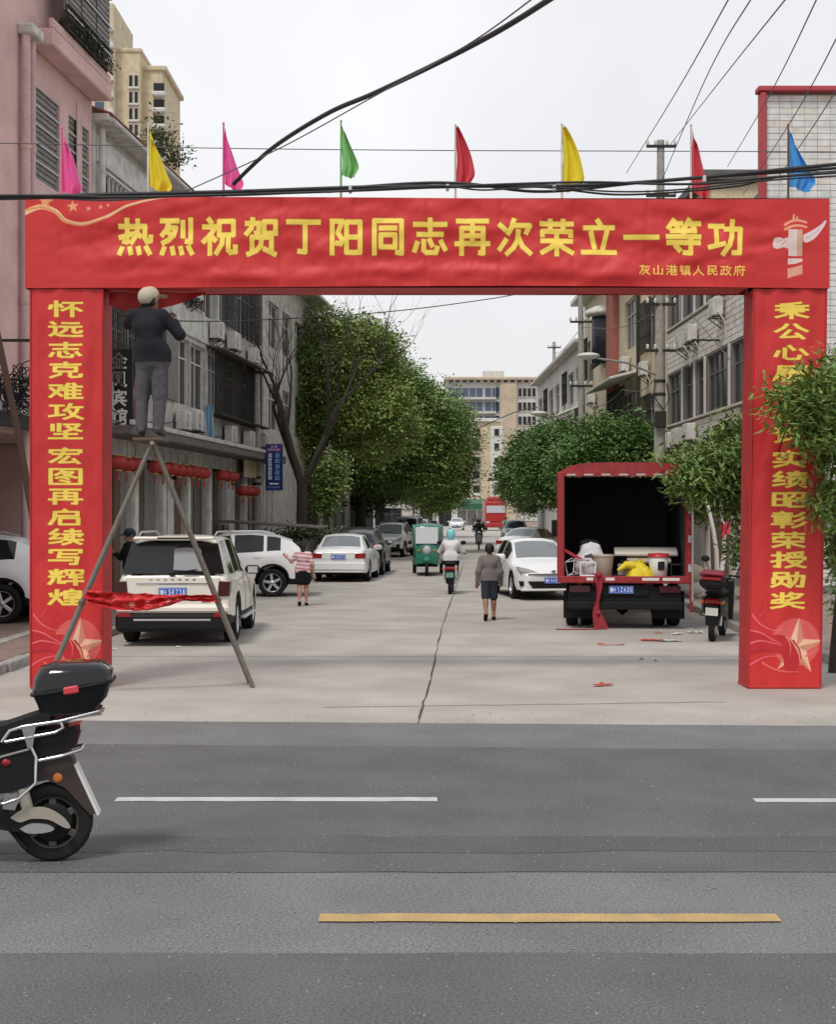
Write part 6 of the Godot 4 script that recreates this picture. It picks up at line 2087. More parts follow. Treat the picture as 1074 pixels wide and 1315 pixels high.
func boxy_suv(label: String, p: Vector3, turn: float) -> void:
	var o := thing("parked_car", label, "car", p, turn, "parked and passing cars")
	car_body(o, {"st": SUV, "paint": M.paint_cream, "r": 0.36, "axles": [-1.4, 1.32], "side": [[-0.52, 0.22], [0.30, 1.06], [1.16, 1.72]], "screen": [-0.92, -0.25], "rear": [2.02, 2.2], "clad": true, "sill": 0.34, "handles": [0.05, 0.92], "seams": [-0.62, 0.26, 1.1], "mirror_m": M.plastic_black})
	# wide dark rear glass right to the corners
	part("rear_glass", MB.new().prism(poly([-0.80, 0.02, 0.80, 0.02, 0.68, 0.52, -0.68, 0.52]), 0, 0.02, Transform3D(Basis(Vector3.RIGHT, -0.322), V(0, 1.11, 2.225))), M.glass_dark, o)
	part("sunshade", MB.new().prism(poly([0.0, 0.08, 0.46, 0.06, 0.42, 0.42, 0.2, 0.45, 0.0, 0.43]), 0.021, 0.026, Transform3D(Basis(Vector3.RIGHT, -0.322), V(0, 1.11, 2.225))), M.sunshade, o)
	part("spoiler", MB.new().rbox(V(0, 1.685, 2.1), V(1.26, 0.06, 0.3), 0.025), M.paint_cream, o)
	part("spoiler_lamp", MB.new().rbox(V(0, 1.692, 2.254), V(0.5, 0.025, 0.012), 0.004), M.plastic_black, o)
	part("wiper", MB.new().bar(V(0.0, 1.15, 2.285), V(0.38, 1.2, 2.275), 0.02, 0.02).rbox(V(-0.02, 1.13, 2.26), V(0.09, 0.05, 0.05), 0.01), M.plastic_black, o)
	part("tailgate", MB.new().rbox(V(0, 0.86, 2.272), V(1.46, 0.44, 0.03), 0.012), M.paint_cream, o)
	part("chrome_strip", MB.new().rbox(V(0, 0.985, 2.293), V(1.14, 0.028, 0.02), 0.006), M.chrome, o)
	part("plate_recess", MB.new().rbox(V(0, 0.85, 2.288), V(0.56, 0.2, 0.012), 0.004), M.paint_cream, o)
	for i in 7:
		part("badge_letter", MB.new().rbox(V(-0.34 + i * 0.112, 1.045, 2.287), V(0.05, 0.028, 0.01), 0.003), M.chrome, o)
	part("badge", MB.new().rbox(V(-0.56, 0.70, 2.29), V(0.16, 0.018, 0.008), 0.002), M.chrome, o)
	part("badge", MB.new().rbox(V(0.52, 0.70, 2.29), V(0.14, 0.03, 0.008), 0.002), M.chrome, o)
	pair(o, "tail_lamp", [0.70, 0.78, 0.885, 0.79, 0.90, 1.01, 0.72, 1.02], 2.06, 2.305, M.lamp_smoke)
	part("bumper", MB.new().rbox(V(0, 0.38, 2.24), V(1.78, 0.30, 0.26), 0.06), M.plastic_black, o)
	part("rear_panel", MB.new().rbox(V(0, 0.585, 2.235), V(1.76, 0.15, 0.22), 0.05), M.paint_cream, o)
	part("skid_plate", MB.new().rbox(V(0, 0.42, 2.372), V(1.2, 0.03, 0.014), 0.005), M.rim, o)
	pair(o, "reflector", [0.64, 0.47, 0.84, 0.47, 0.84, 0.53, 0.66, 0.53], 2.3, 2.378, M.lamp_red)
	part("roof_rail", MB.new().tube([V(0.60, 1.71, -0.1), V(0.61, 1.77, 0.1), V(0.61, 1.78, 1.6), V(0.60, 1.72, 1.85)], 0.018, 6), M.rim, o)
	part("roof_rail", MB.new().tube([V(-0.60, 1.71, -0.1), V(-0.61, 1.77, 0.1), V(-0.61, 1.78, 1.6), V(-0.60, 1.72, 1.85)], 0.018, 6), M.rim, o)
	part("side_step", MB.new().rbox(V(0.93, 0.36, 0.0), V(0.12, 0.05, 1.7), 0.02), M.rim, o)
	part("side_step", MB.new().rbox(V(-0.93, 0.36, 0.0), V(0.12, 0.05, 1.7), 0.02), M.rim, o)
	part("spare_silencer", MB.new().tube([V(-0.25, 0.33, 1.9), V(0.3, 0.33, 1.9)], 0.11, 10), M.plastic_black, o)
	plate(o, V(0, 0.85, 2.302), 1, "湘H5R738")
	pair(o, "head_lamp", [0.5, 0.74, 0.8, 0.78, 0.82, 0.88, 0.52, 0.84], -2.2, -2.05, M.lamp_clear)


func crossover(label: String, p: Vector3, turn: float, paint: Material, plate_text := "", glass := "glass_dark") -> void:
	var o := thing("parked_car", label, "car", p, turn, "parked and passing cars")
	car_body(o, {"st": CROSS, "paint": paint, "r": 0.35, "axles": [-1.36, 1.3], "side": [[-0.48, 0.28], [0.36, 1.08], [1.16, 1.5]], "screen": [-0.9, -0.1], "rear": [1.78, 2.13], "clad": true, "sill": 0.32, "handles": [0.1, 0.95], "seams": [-0.6, 0.32, 1.12], "glass": M[glass]})
	pair(o, "head_lamp", [0.42, 0.76, 0.56, 0.73, 0.84, 0.84, 0.84, 0.93, 0.66, 0.88], -2.17, -1.86, M.lamp_clear)
	part("grille", MB.new().prism(poly([-0.4, 0.78, 0.4, 0.78, 0.34, 0.60, 0.2, 0.52, -0.2, 0.52, -0.34, 0.60]), -2.245, -2.2), M.plastic_black, o)
	part("grille_bar", MB.new().rbox(V(0, 0.68, -2.25), V(0.7, 0.03, 0.02), 0.006).rbox(V(0, 0.60, -2.25), V(0.5, 0.02, 0.02), 0.006), M.chrome, o)
	part("bumper", MB.new().rbox(V(0, 0.42, -2.14), V(1.56, 0.16, 0.24), 0.05), M.plastic_black, o)
	pair(o, "fog_lamp", [0.52, 0.5, 0.76, 0.5, 0.78, 0.62, 0.56, 0.6], -2.215, -2.05, M.plastic_black)
	pair(o, "tail_lamp", [0.46, 0.92, 0.84, 0.92, 0.84, 1.06, 0.6, 1.05], 1.98, 2.232, M.lamp_red)
	part("rear_bumper", MB.new().rbox(V(0, 0.45, 2.14), V(1.64, 0.22, 0.24), 0.05), M.plastic_black, o)
	part("wiper", MB.new().bar(V(-0.45, 1.09, -0.93), V(0.2, 1.15, -0.82), 0.02, 0.02), M.plastic_black, o)
	for sd in [-1.0, 1.0]:
		part("roof_rail", MB.new().tube([V(sd * 0.55, 1.53, 0.0), V(sd * 0.565, 1.615, 0.2), V(sd * 0.565, 1.615, 1.0), V(sd * 0.55, 1.54, 1.3)], 0.017, 6), M.rim, o)
	if plate_text:
		plate(o, V(0, 0.50, -2.262), -1, plate_text)
		plate(o, V(0, 0.80, 2.228), 1, plate_text)


func sedan(label: String, p: Vector3, turn: float, paint: Material, plate_text: String, glass := "glass_light", slim := true) -> void:
	var o := thing("parked_car", label, "car", p, turn, "parked and passing cars")
	car_body(o, {"st": SEDAN, "paint": paint, "r": 0.32, "axles": [-1.36, 1.32], "side": [[-0.5, 0.24], [0.31, 1.02]], "screen": [-0.92, -0.05], "rear": [1.12, 1.72], "sill": 0.24, "handles": [0.1, 0.92], "seams": [-0.62, 0.27, 1.05], "glass": M[glass]})
	if slim:
		pair(o, "head_lamp", [0.34, 0.66, 0.5, 0.63, 0.80, 0.70, 0.82, 0.80, 0.62, 0.76], -2.24, -1.86, M.lamp_clear)
		part("chrome_strip", MB.new().prism(poly([-0.62, 0.64, 0.62, 0.64, 0.36, 0.60, -0.36, 0.60]), -2.3, -2.2), M.chrome, o)
		part("grille", MB.new().prism(poly([-0.62, 0.46, 0.62, 0.46, 0.5, 0.30, -0.5, 0.30]), -2.305, -2.2), M.plastic_black, o)
		part("bumper", MB.new().rbox(V(0, 0.26, -2.16), V(1.56, 0.06, 0.3), 0.02), M.paint_white, o)
		pair(o, "fog_lamp", [0.6, 0.34, 0.78, 0.34, 0.8, 0.46, 0.68, 0.46], -2.23, -2.0, M.plastic_black)
		part("badge", MB.new().ball(V(0, 0.69, -2.29), V(0.07, 0.045, 0.015), 12, 6), M.chrome, o)
		plate(o, V(0, 0.48, -2.315), -1, plate_text)
	else:
		pair(o, "head_lamp", [0.5, 0.6, 0.8, 0.62, 0.8, 0.72, 0.5, 0.7], -2.2, -2.0, M.lamp_clear)
	pair(o, "tail_lamp", [0.5, 0.72, 0.80, 0.72, 0.82, 0.87, 0.5, 0.86], 2.1, 2.285, M.lamp_red)
	part("boot_lid", MB.new().rbox(V(0, 0.79, 2.268), V(0.98, 0.2, 0.02), 0.008), paint, o)
	part("rear_bumper", MB.new().rbox(V(0, 0.48, 2.2), V(1.64, 0.28, 0.2), 0.05), paint, o)
	part("valance", MB.new().rbox(V(0, 0.31, 2.2), V(1.5, 0.08, 0.12), 0.02), M.plastic_black, o)
	plate(o, V(0, 0.76, 2.288), 1, plate_text)


func van(label: String, p: Vector3, turn: float, paint: Material) -> void:
	var o := thing("parked_car", label, "van", p, turn, "parked and passing cars")
	var st := [[-2.1, 0.6, 0.7, 0.6, 0.8, 0.5], [-2.02, 0.76, 0.92, 0.74, 1.0, 0.66], [-1.8, 0.80, 0.98, 0.77, 1.12, 0.68], [-1.72, 0.80, 1.0, 0.77, 1.18, 0.68], [-1.1, 0.81, 1.0, 0.78, 1.8, 0.62], [-0.8, 0.81, 1.0, 0.78, 1.86, 0.62], [1.7, 0.81, 1.0, 0.78, 1.86, 0.62], [1.95, 0.80, 1.0, 0.77, 1.76, 0.62], [2.05, 0.79, 1.0, 0.75, 1.05, 0.68], [2.1, 0.76, 0.96, 0.73, 1.0, 0.66]]
	car_body(o, {"st": st, "paint": paint, "r": 0.29, "axles": [-1.5, 1.3], "side": [[-1.2, -0.5], [-0.4, 0.5], [0.6, 1.6]], "screen": [-1.72, -1.1], "rear": [1.95, 2.05], "sill": 0.28})
	pair(o, "head_lamp", [0.46, 0.72, 0.72, 0.74, 0.72, 0.88, 0.5, 0.86], -2.1, -1.95, M.lamp_clear)
	part("grille", MB.new().rbox(V(0, 0.66, -2.1), V(0.7, 0.1, 0.04), 0.01), M.plastic_black, o)
	pair(o, "tail_lamp", [0.66, 0.8, 0.76, 0.8, 0.76, 1.05, 0.66, 1.05], 2.0, 2.115, M.lamp_red)


# ---------------------------------------------------------------- the delivery truck
func truck() -> void:
	var p := G(804, 808)
	var turn := -0.095
	var o := thing("cargo_truck", "dark red covered cargo truck with its rear open", "truck", V(p.x - 0.02, 0, p.z), turn)
	# local: rear at z = 0, forward -z, half width 1.15
	var hw := 1.15
	var dk := 0.92
	var tp := 2.82
	var L := 4.3
	part("deck", MB.new().box(V(0, dk - 0.05, -L / 2), V(hw * 2, 0.1, L)), M.paint_truck, o)
	for sd in [-1.0, 1.0]:
		var w := part("side_wall", MB.new().box(V(sd * (hw - 0.02), (dk + tp) / 2, -L / 2), V(0.04, tp - dk, L)), M.paint_truck, o)
		for i in 9:
			part("rib", MB.new().rbox(V(sd * (hw + 0.02), (dk + tp) / 2, -0.3 - i * 0.47), V(0.06, tp - dk - 0.02, 0.07), 0.01), M.paint_truck, w)
		part("rear_post", MB.new().rbox(V(sd * (hw - 0.01), (dk + tp) / 2, -0.03), V(0.13, tp - dk, 0.14), 0.015), M.paint_truck, o)
		# marker tape on the post
		for i in (7 if sd > 0 else 0):
			part("marker_tape", MB.new().box(V(sd * (hw - 0.0), dk + 0.18 + i * 0.26, 0.043), V(0.05, 0.13, 0.004)), M.tape_white if i % 2 == 0 else M.red_plastic, o)
	part("front_wall", MB.new().box(V(0, (dk + tp) / 2, -L + 0.02), V(hw * 2 - 0.08, tp - dk, 0.04)), M.shade_lining, o)
	# near-black lining sheets: the shade inside the box put into their colour
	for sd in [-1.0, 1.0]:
		part("lining", MB.new().box(V(sd * (hw - 0.07), (dk + tp) / 2, -L / 2), V(0.03, tp - dk - 0.02, L - 0.3)), M.shade_lining, o)
	part("lining", MB.new().box(V(0, dk + 0.006, -L / 2 - 0.25), V(hw * 2 - 0.2, 0.01, L - 0.7)), M.shade_lining, o)
	# arched roof
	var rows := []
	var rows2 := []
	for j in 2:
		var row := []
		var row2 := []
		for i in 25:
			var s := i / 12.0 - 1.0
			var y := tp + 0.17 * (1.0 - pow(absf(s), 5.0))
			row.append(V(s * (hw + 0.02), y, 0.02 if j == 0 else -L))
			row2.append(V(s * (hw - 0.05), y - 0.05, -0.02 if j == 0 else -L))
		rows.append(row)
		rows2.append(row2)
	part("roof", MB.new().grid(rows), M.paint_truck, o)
	part("lining", MB.new().grid(rows2), M.shade_lining, o)
	var arch := []
	for i in 25:
		var s := i / 12.0 - 1.0
		arch.append_array([s * (hw + 0.02), tp + 0.17 * (1.0 - pow(absf(s), 5.0))])
	arch.append_array([hw - 0.02, tp - 0.08, -hw + 0.02, tp - 0.08])
	part("header", MB.new().prism(poly(arch), -0.06, 0.03), M.paint_truck, o)
	for i in 7:
		part("marker_tape", MB.new().box(V(-0.95 + i * 0.31, tp - 0.05, 0.034), V(0.16, 0.03, 0.004)), M.tape_white, o)
	# rear sill, bumper, lamps
	part("rear_sill", MB.new().rbox(V(0, dk - 0.03, 0.03), V(hw * 2 + 0.08, 0.12, 0.1), 0.01), M.paint_truck, o)
	for i in 5:
		part("marker_tape", MB.new().box(V(-0.62 + i * 0.36, dk - 0.02, 0.084), V([0.12, 0.16, 0.05, 0.3, 0.3][i], 0.05, 0.004)), M.white_plastic if i != 2 else M.red_plastic, o)
	part("chassis", MB.new().box(V(0, 0.66, -2.85), V(0.8, 0.24, 5.4)), M.plastic_black, o)
	part("crossbeam", MB.new().rbox(V(0, 0.60, -0.06), V(2.0, 0.34, 0.06), 0.01), M.plastic_black, o)
	part("bumper_bar", MB.new().rbox(V(0, 0.42, 0.0), V(2.1, 0.14, 0.1), 0.02), M.plastic_black, o)
	pair(o, "tail_lamp", [0.62, 0.66, 0.98, 0.66, 0.98, 0.78, 0.62, 0.78], -0.03, 0.03, M.lamp_smoke)
	part("plate_bracket", MB.new().rbox(V(-0.02, 0.70, -0.01), V(0.9, 0.2, 0.02), 0.005), M.plastic_black, o)
	plate(o, V(-0.06, 0.71, 0.02), 1, "湘H1Z435")
	for sd in [-1.0, 1.0]:
		part("mud_flap", MB.new().box(V(sd * 0.8, 0.42, -0.32), V(0.58, 0.5, 0.02)), M.rubber, o)
		for k in 2:
			wheel(o, V(sd * (0.66 + k * 0.27), 0.39, -0.95), 0.39, 0.22, sd, 6)
		wheel(o, V(sd * 0.86, 0.39, -4.9), 0.39, 0.22, sd, 6)
	part("axle", MB.new().tube([V(-0.9, 0.39, -0.95), V(-0.15, 0.39, -0.95), V(0, 0.36, -0.95), V(0.15, 0.39, -0.95), V(0.9, 0.39, -0.95)], [0.06, 0.08, 0.19, 0.08, 0.06], 10), M.plastic_black, o)
	# cab
	var cab := part("cab", MB.new().rbox(V(0, 1.42, -5.05), V(2.0, 1.75, 1.35), 0.12), M.paint_red, o)
	part("windscreen", MB.new().rbox(V(0, 1.78, -5.73), V(1.76, 0.75, 0.03), 0.01), M.glass_dark, cab)
	for sd in [-1.0, 1.0]:
		part("side_window", MB.new().rbox(V(sd * 1.0, 1.78, -5.1), V(0.02, 0.6, 0.8), 0.005), M.glass_dark, cab)
		part("mirror", MB.new().rbox(V(sd * 1.25, 1.75, -5.6), V(0.16, 0.36, 0.06), 0.02), M.plastic_black, cab)
	# open gate hanging at the right, pole beside it
	part("gate_post", MB.new().tube([V(1.2, 0.5, 0.06), V(1.2, tp - 0.02, 0.06)], 0.022, 8), M.rim, o)
	part("open_door", MB.new().box(V(1.19, (dk + tp) / 2 - 0.06, -0.62), V(0.04, tp - dk - 0.1, 1.0)), M.paint_truck, o)
	part("hinge_bar", MB.new().rbox(V(1.18, 0.62, 0.02), V(0.06, 0.62, 0.06), 0.01), M.paint_truck, o)
	# load on the tail of the deck: things of their own
	var T := o.transform
	var on_deck := func(called: String, label: String, cat: String, x: float, z: float, ry := 0.0) -> Node3D:
		var q := thing(called, label, cat)
		q.transform = T * Transform3D(Basis(Vector3.UP, ry), V(x, dk + 0.012, z))
		return q
	var b1: Node3D = on_deck.call("bucket", "beige plastic bucket with a rim on the truck tail", "bucket", -0.37, -0.25)
	part("pail", MB.new().lathe([Vector2(0.0, 0.0), Vector2(0.15, 0.0), Vector2(0.185, 0.36), Vector2(0.2, 0.365), Vector2(0.2, 0.4), Vector2(0.18, 0.4), Vector2(0.15, 0.05)], 20), M.bucket_beige, b1)
	var b2: Node3D = on_deck.call("bucket", "white paint bucket with a red rim and dark label on the truck tail", "bucket", 0.62, -0.28)
	part("pail", MB.new().lathe([Vector2(0.0, 0.0), Vector2(0.15, 0.0), Vector2(0.18, 0.36), Vector2(0.0, 0.37)], 20), M.white_plastic, b2)
	part("lid", MB.new().lathe([Vector2(0.19, 0.35), Vector2(0.192, 0.42), Vector2(0.0, 0.43)], 20), M.red_plastic, b2)
	part("label_patch", MB.new().prism(poly([-0.02, 0.12, 0.1, 0.12, 0.1, 0.28, -0.02, 0.28]), 0.15, 0.172), M.cloth_navy, b2)
	var bag: Node3D = on_deck.call("sack", "crumpled white plastic sack with dark print on the truck tail", "bag", -0.6, -0.42)
	var bg := []
	var nz := FastNoiseLite.new()
	nz.seed = 31
	nz.frequency = 3.0
	for j in 11:
		var row := []
		for i in 17:
			var a := TAU * i / 16.0
			var h := j / 10.0
			var rr := (0.2 + 0.05 * sin(h * 5.0)) * (1.0 if j < 10 else 0.55) + 0.05 * nz.get_noise_3d(cos(a), h * 1.5, sin(a))
			row.append(V(cos(a) * rr * 1.15, h * 0.62 + 0.05 * nz.get_noise_2d(a, h), -sin(a) * rr * 0.8))
		bg.append(row)
	part("bag", MB.new().grid(bg), M.cloth_white, bag)
	part("print_patch", MB.new().box(V(-0.03, 0.34, 0.165), V(0.14, 0.12, 0.03), Basis(Vector3.BACK, 0.3)), M.cloth_slate, bag)
	part("handle", MB.new().tube([V(-0.18, 0.6, 0.02), V(-0.05, 0.65, 0.06), V(0.1, 0.62, 0.03), V(0.18, 0.55, 0.0)], 0.03, 7), M.cloth_navy, bag)
	var yc: Node3D = on_deck.call("yellow_bundle", "crumpled yellow cloth bundle on the truck tail", "cloth", 0.28, -0.2)
	var yr := []
	for j in 9:
		var row := []
		for i in 25:
			var a := TAU * i / 24.0
			var t := j / 8.0
			var rr := 0.26 * (1.0 - t * 0.85) * (1.0 + 0.25 * nz.get_noise_2d(cos(a) * 2.0, sin(a) * 2.0))
			row.append(V(cos(a) * rr, 0.30 * pow(t, 0.7) * (1.0 + 0.4 * nz.get_noise_2d(cos(a) + 5.0, t * 2.0)), -sin(a) * rr * 0.8 + 0.03 * sin(a * 5.0 + t * 4.0)))
		yr.append(row)
	part("cloth", MB.new().grid(yr), M.yellow_cloth, yc)
	part("loose_end", MB.new().tube([V(-0.1, 0.2, 0.05), V(-0.25, 0.22, 0.1), V(-0.4, 0.12, 0.12)], [0.08, 0.07, 0.02], 7), M.yellow_cloth, yc)
	var sh: Node3D = on_deck.call("foam_board", "pale boards lying in the truck behind the bundle", "board", 0.42, -0.75)
	part("board", MB.new().rbox(V(0.0, 0.44, 0), V(1.15, 0.05, 0.34), 0.01, Basis(Vector3.RIGHT, 0.35)), M.board_pale, sh)
	part("board", MB.new().rbox(V(0.05, 0.30, 0.1), V(0.8, 0.05, 0.3), 0.01, Basis(Vector3.RIGHT, 0.35)), M.cloth_khaki, sh)
	part("prop", MB.new().box(V(0.0, 0.14, -0.1), V(0.9, 0.3, 0.5)), M.plastic_black, sh)
	var st: Node3D = on_deck.call("folding_frame", "grey metal folding stool frame leaning at the truck corner", "frame", -0.95, -0.12, 0.25)
	for k in 3:
		var f := MB.new()
		var s := 0.16 + 0.02 * k
		f.tube([V(-s, 0.02, 0), V(s, 0.02, 0), V(s, 0.26, -0.05 * k), V(-s, 0.26, -0.05 * k), V(-s, 0.02, 0)], 0.012, 6)
		part("tube", f.at(Transform3D()), M.alu, st)
		st.get_child(k).transform = Transform3D(Basis(Vector3.BACK, 0.5 - 0.35 * k), V(0.1 * k, 0.03, 0.06 * k))
	var rail := part("backrest", MB.new().bar(V(-0.25, 0.55, 0), V(0.2, 0.3, 0), 0.03, 0.05), M.red_plastic, st)
	var wf: Node3D = on_deck.call("square_stool", "white square tube stool next to the bucket on the truck", "frame", -0.66, 0.0)
	part("frame", MB.new().tube([V(-0.12, 0.02, 0), V(0.14, 0.02, 0), V(0.14, 0.26, 0), V(-0.12, 0.26, 0), V(-0.12, 0.02, 0)], 0.022, 7), M.white_plastic, wf)
	var jar: Node3D = on_deck.call("tool_box", "dark tool box beside the yellow bundle in the truck", "box", 0.02, -0.3)
	part("case", MB.new().rbox(V(0, 0.12, 0), V(0.26, 0.22, 0.22), 0.02), M.grey_plastic, jar)
	part("handle", MB.new().tube([V(-0.08, 0.23, 0), V(-0.07, 0.28, 0), V(0.07, 0.28, 0), V(0.08, 0.23, 0)], 0.012, 6), M.plastic_black, jar)
	var wire: Node3D = on_deck.call("wire_crate", "dark wire crate at the right edge of the truck tail", "crate", 0.98, -0.2)
	part("frame", MB.new().tube([V(-0.13, 0.01, 0), V(0.13, 0.01, 0), V(0.13, 0.22, 0), V(-0.13, 0.22, 0), V(-0.13, 0.01, 0)], 0.012, 6).tube([V(-0.13, 0.01, -0.25), V(0.13, 0.01, -0.25), V(0.13, 0.22, -0.25), V(-0.13, 0.22, -0.25), V(-0.13, 0.01, -0.25)], 0.012, 6).bar(V(-0.13, 0.22, 0), V(-0.13, 0.22, -0.25), 0.02, 0.02).bar(V(0.13, 0.22, 0), V(0.13, 0.22, -0.25), 0.02, 0.02), M.iron, wire)
	# red ribbon tied to the sill and trailing on the ground
	var rb := MB.new()
	var g := []
	for j in 15:
		var row := []
		for i in 5:
			var s := i / 4.0 - 0.5
			var t := j / 14.0
			row.append(V(-0.48 + s * (0.10 + 0.10 * pow(t, 5.0) + 0.02 * sin(t * 11.0)) + 0.025 * sin(t * 7.0), dk + 0.06 - t * (dk + 0.04), 0.1 + 0.03 * sin(i * 2.0 + t * 5.0) + 0.05 * t))
		g.append(row)
	g.reverse()
	rb.grid(g)
	var ribbon := thing("red_ribbon", "red cloth ribbon tied to the truck sill and hanging to the ground", "cloth")
	ribbon.transform = T
	part("band", rb, M.ribbon_red, ribbon)
	part("knot", MB.new().ball(V(-0.47, dk + 0.06, 0.1), V(0.07, 0.05, 0.04), 10, 6), M.ribbon_red, ribbon)
	part("knot", MB.new().ball(V(-0.47, 0.30, 0.15), V(0.05, 0.045, 0.04), 10, 6), M.ribbon_red, ribbon)
	part("tail_end", MB.new().prism(poly([-0.56, 0.015, -0.28, 0.015, -0.42, 0.30]), 0.14, 0.16), M.ribbon_red, ribbon)
	part("trail", MB.new().rbox(V(-0.85, 0.012, 0.22), V(0.75, 0.016, 0.07), 0.006, Basis(Vector3.UP, 0.1)), M.ribbon_red, ribbon)


# ---------------------------------------------------------------- three- and two-wheelers
func cargo_trike(label: String, p: Vector3, turn: float) -> void:
	var o := thing("motor_tricycle", label, "tricycle", p, turn)
	var prof := [Vector2(-1.42, 0.42), Vector2(-1.48, 0.62), Vector2(-1.42, 0.98), Vector2(-1.16, 1.62), Vector2(-1.0, 1.72), Vector2(1.2, 1.72), Vector2(1.3, 1.62), Vector2(1.3, 0.42)]
	var b := MB.new()
	var q := PackedVector2Array()
	for k in prof:
		q.append(k)
	# cabin sides taper to the nose: loft of the profile across the width
	var rows := []
	for i in 7:
		var s := i / 6.0 * 2.0 - 1.0
		var row := []
		for k in prof:
			var f := 1.0 - 0.30 * clampf((-k.x - 0.9) / 0.6, 0, 1)
			row.append(V(s * 0.52 * f, k.y - 0.05 * absf(s) * absf(s), k.x - (0.06 * (1.0 - s * s) if k.x < -1.0 else 0.0)))
		rows.append(row)
	part("cabin", b.grid(rows), M.paint_green, o)
	for sd in [-1.0, 1.0]:
		var side := []
		for k in prof:
			side.append_array([k.x, k.y - 0.05])
		var sp := MB.new().prism(poly(side), 0.505, 0.525, Transform3D(Basis(V(0, 0, 1), V(0, 1, 0), V(sd, 0, 0)), V(0, 0, 0)))
		for i in sp.v.size():
			sp.v[i].x *= 1.0 - 0.30 * clampf((-sp.v[i].z - 0.9) / 0.6, 0, 1)
		part("side_panel", sp, M.paint_green, o)
		part("side_window", MB.new().rbox(V(sd * 0.53, 1.3, -0.4), V(0.01, 0.5, 0.7), 0.003), M.glass_dark, o)
		part("mirror", MB.new().rbox(V(sd * 0.56, 1.1, -1.3), V(0.14, 0.12, 0.05), 0.03), M.plastic_black, o)
	part("windscreen", MB.new().rbox(Vector3.ZERO, V(0.74, 0.58, 0.02), 0.008, Basis(Vector3.RIGHT, 0.38)), M.lamp_clear, o)
	o.get_child(o.get_child_count() - 1).position = V(0, 1.33, -1.37)
	part("head_lamp", MB.new().ball(V(0, 0.86, -1.52), V(0.12, 0.12, 0.05), 14, 8), M.lamp_clear, o)
	part("lamp_rim", MB.new().lathe([Vector2(0.12, 0), Vector2(0.145, 0.02), Vector2(0.145, -0.04)], 16, Transform3D(Basis(Vector3.RIGHT, -PI / 2), V(0, 0.86, -1.52))), M.chrome, o)
	part("fender", MB.new().rbox(V(0, 0.52, -1.44), V(0.3, 0.2, 0.4), 0.07), M.paint_green, o)
	wheel(o, V(0, 0.25, -1.4), 0.25, 0.11, 1.0, 6)
	for sd in [-1.0, 1.0]:
		wheel(o, V(sd * 0.46, 0.25, 0.95), 0.25, 0.12, sd, 6)
		part("indicator", MB.new().ball(V(sd * 0.26, 0.84, -1.5), V(0.05, 0.04, 0.03), 8, 5), M.lamp_amber, o)
	part("underbody", MB.new().box(V(0, 0.36, 0.1), V(0.7, 0.14, 2.2)), M.plastic_black, o)


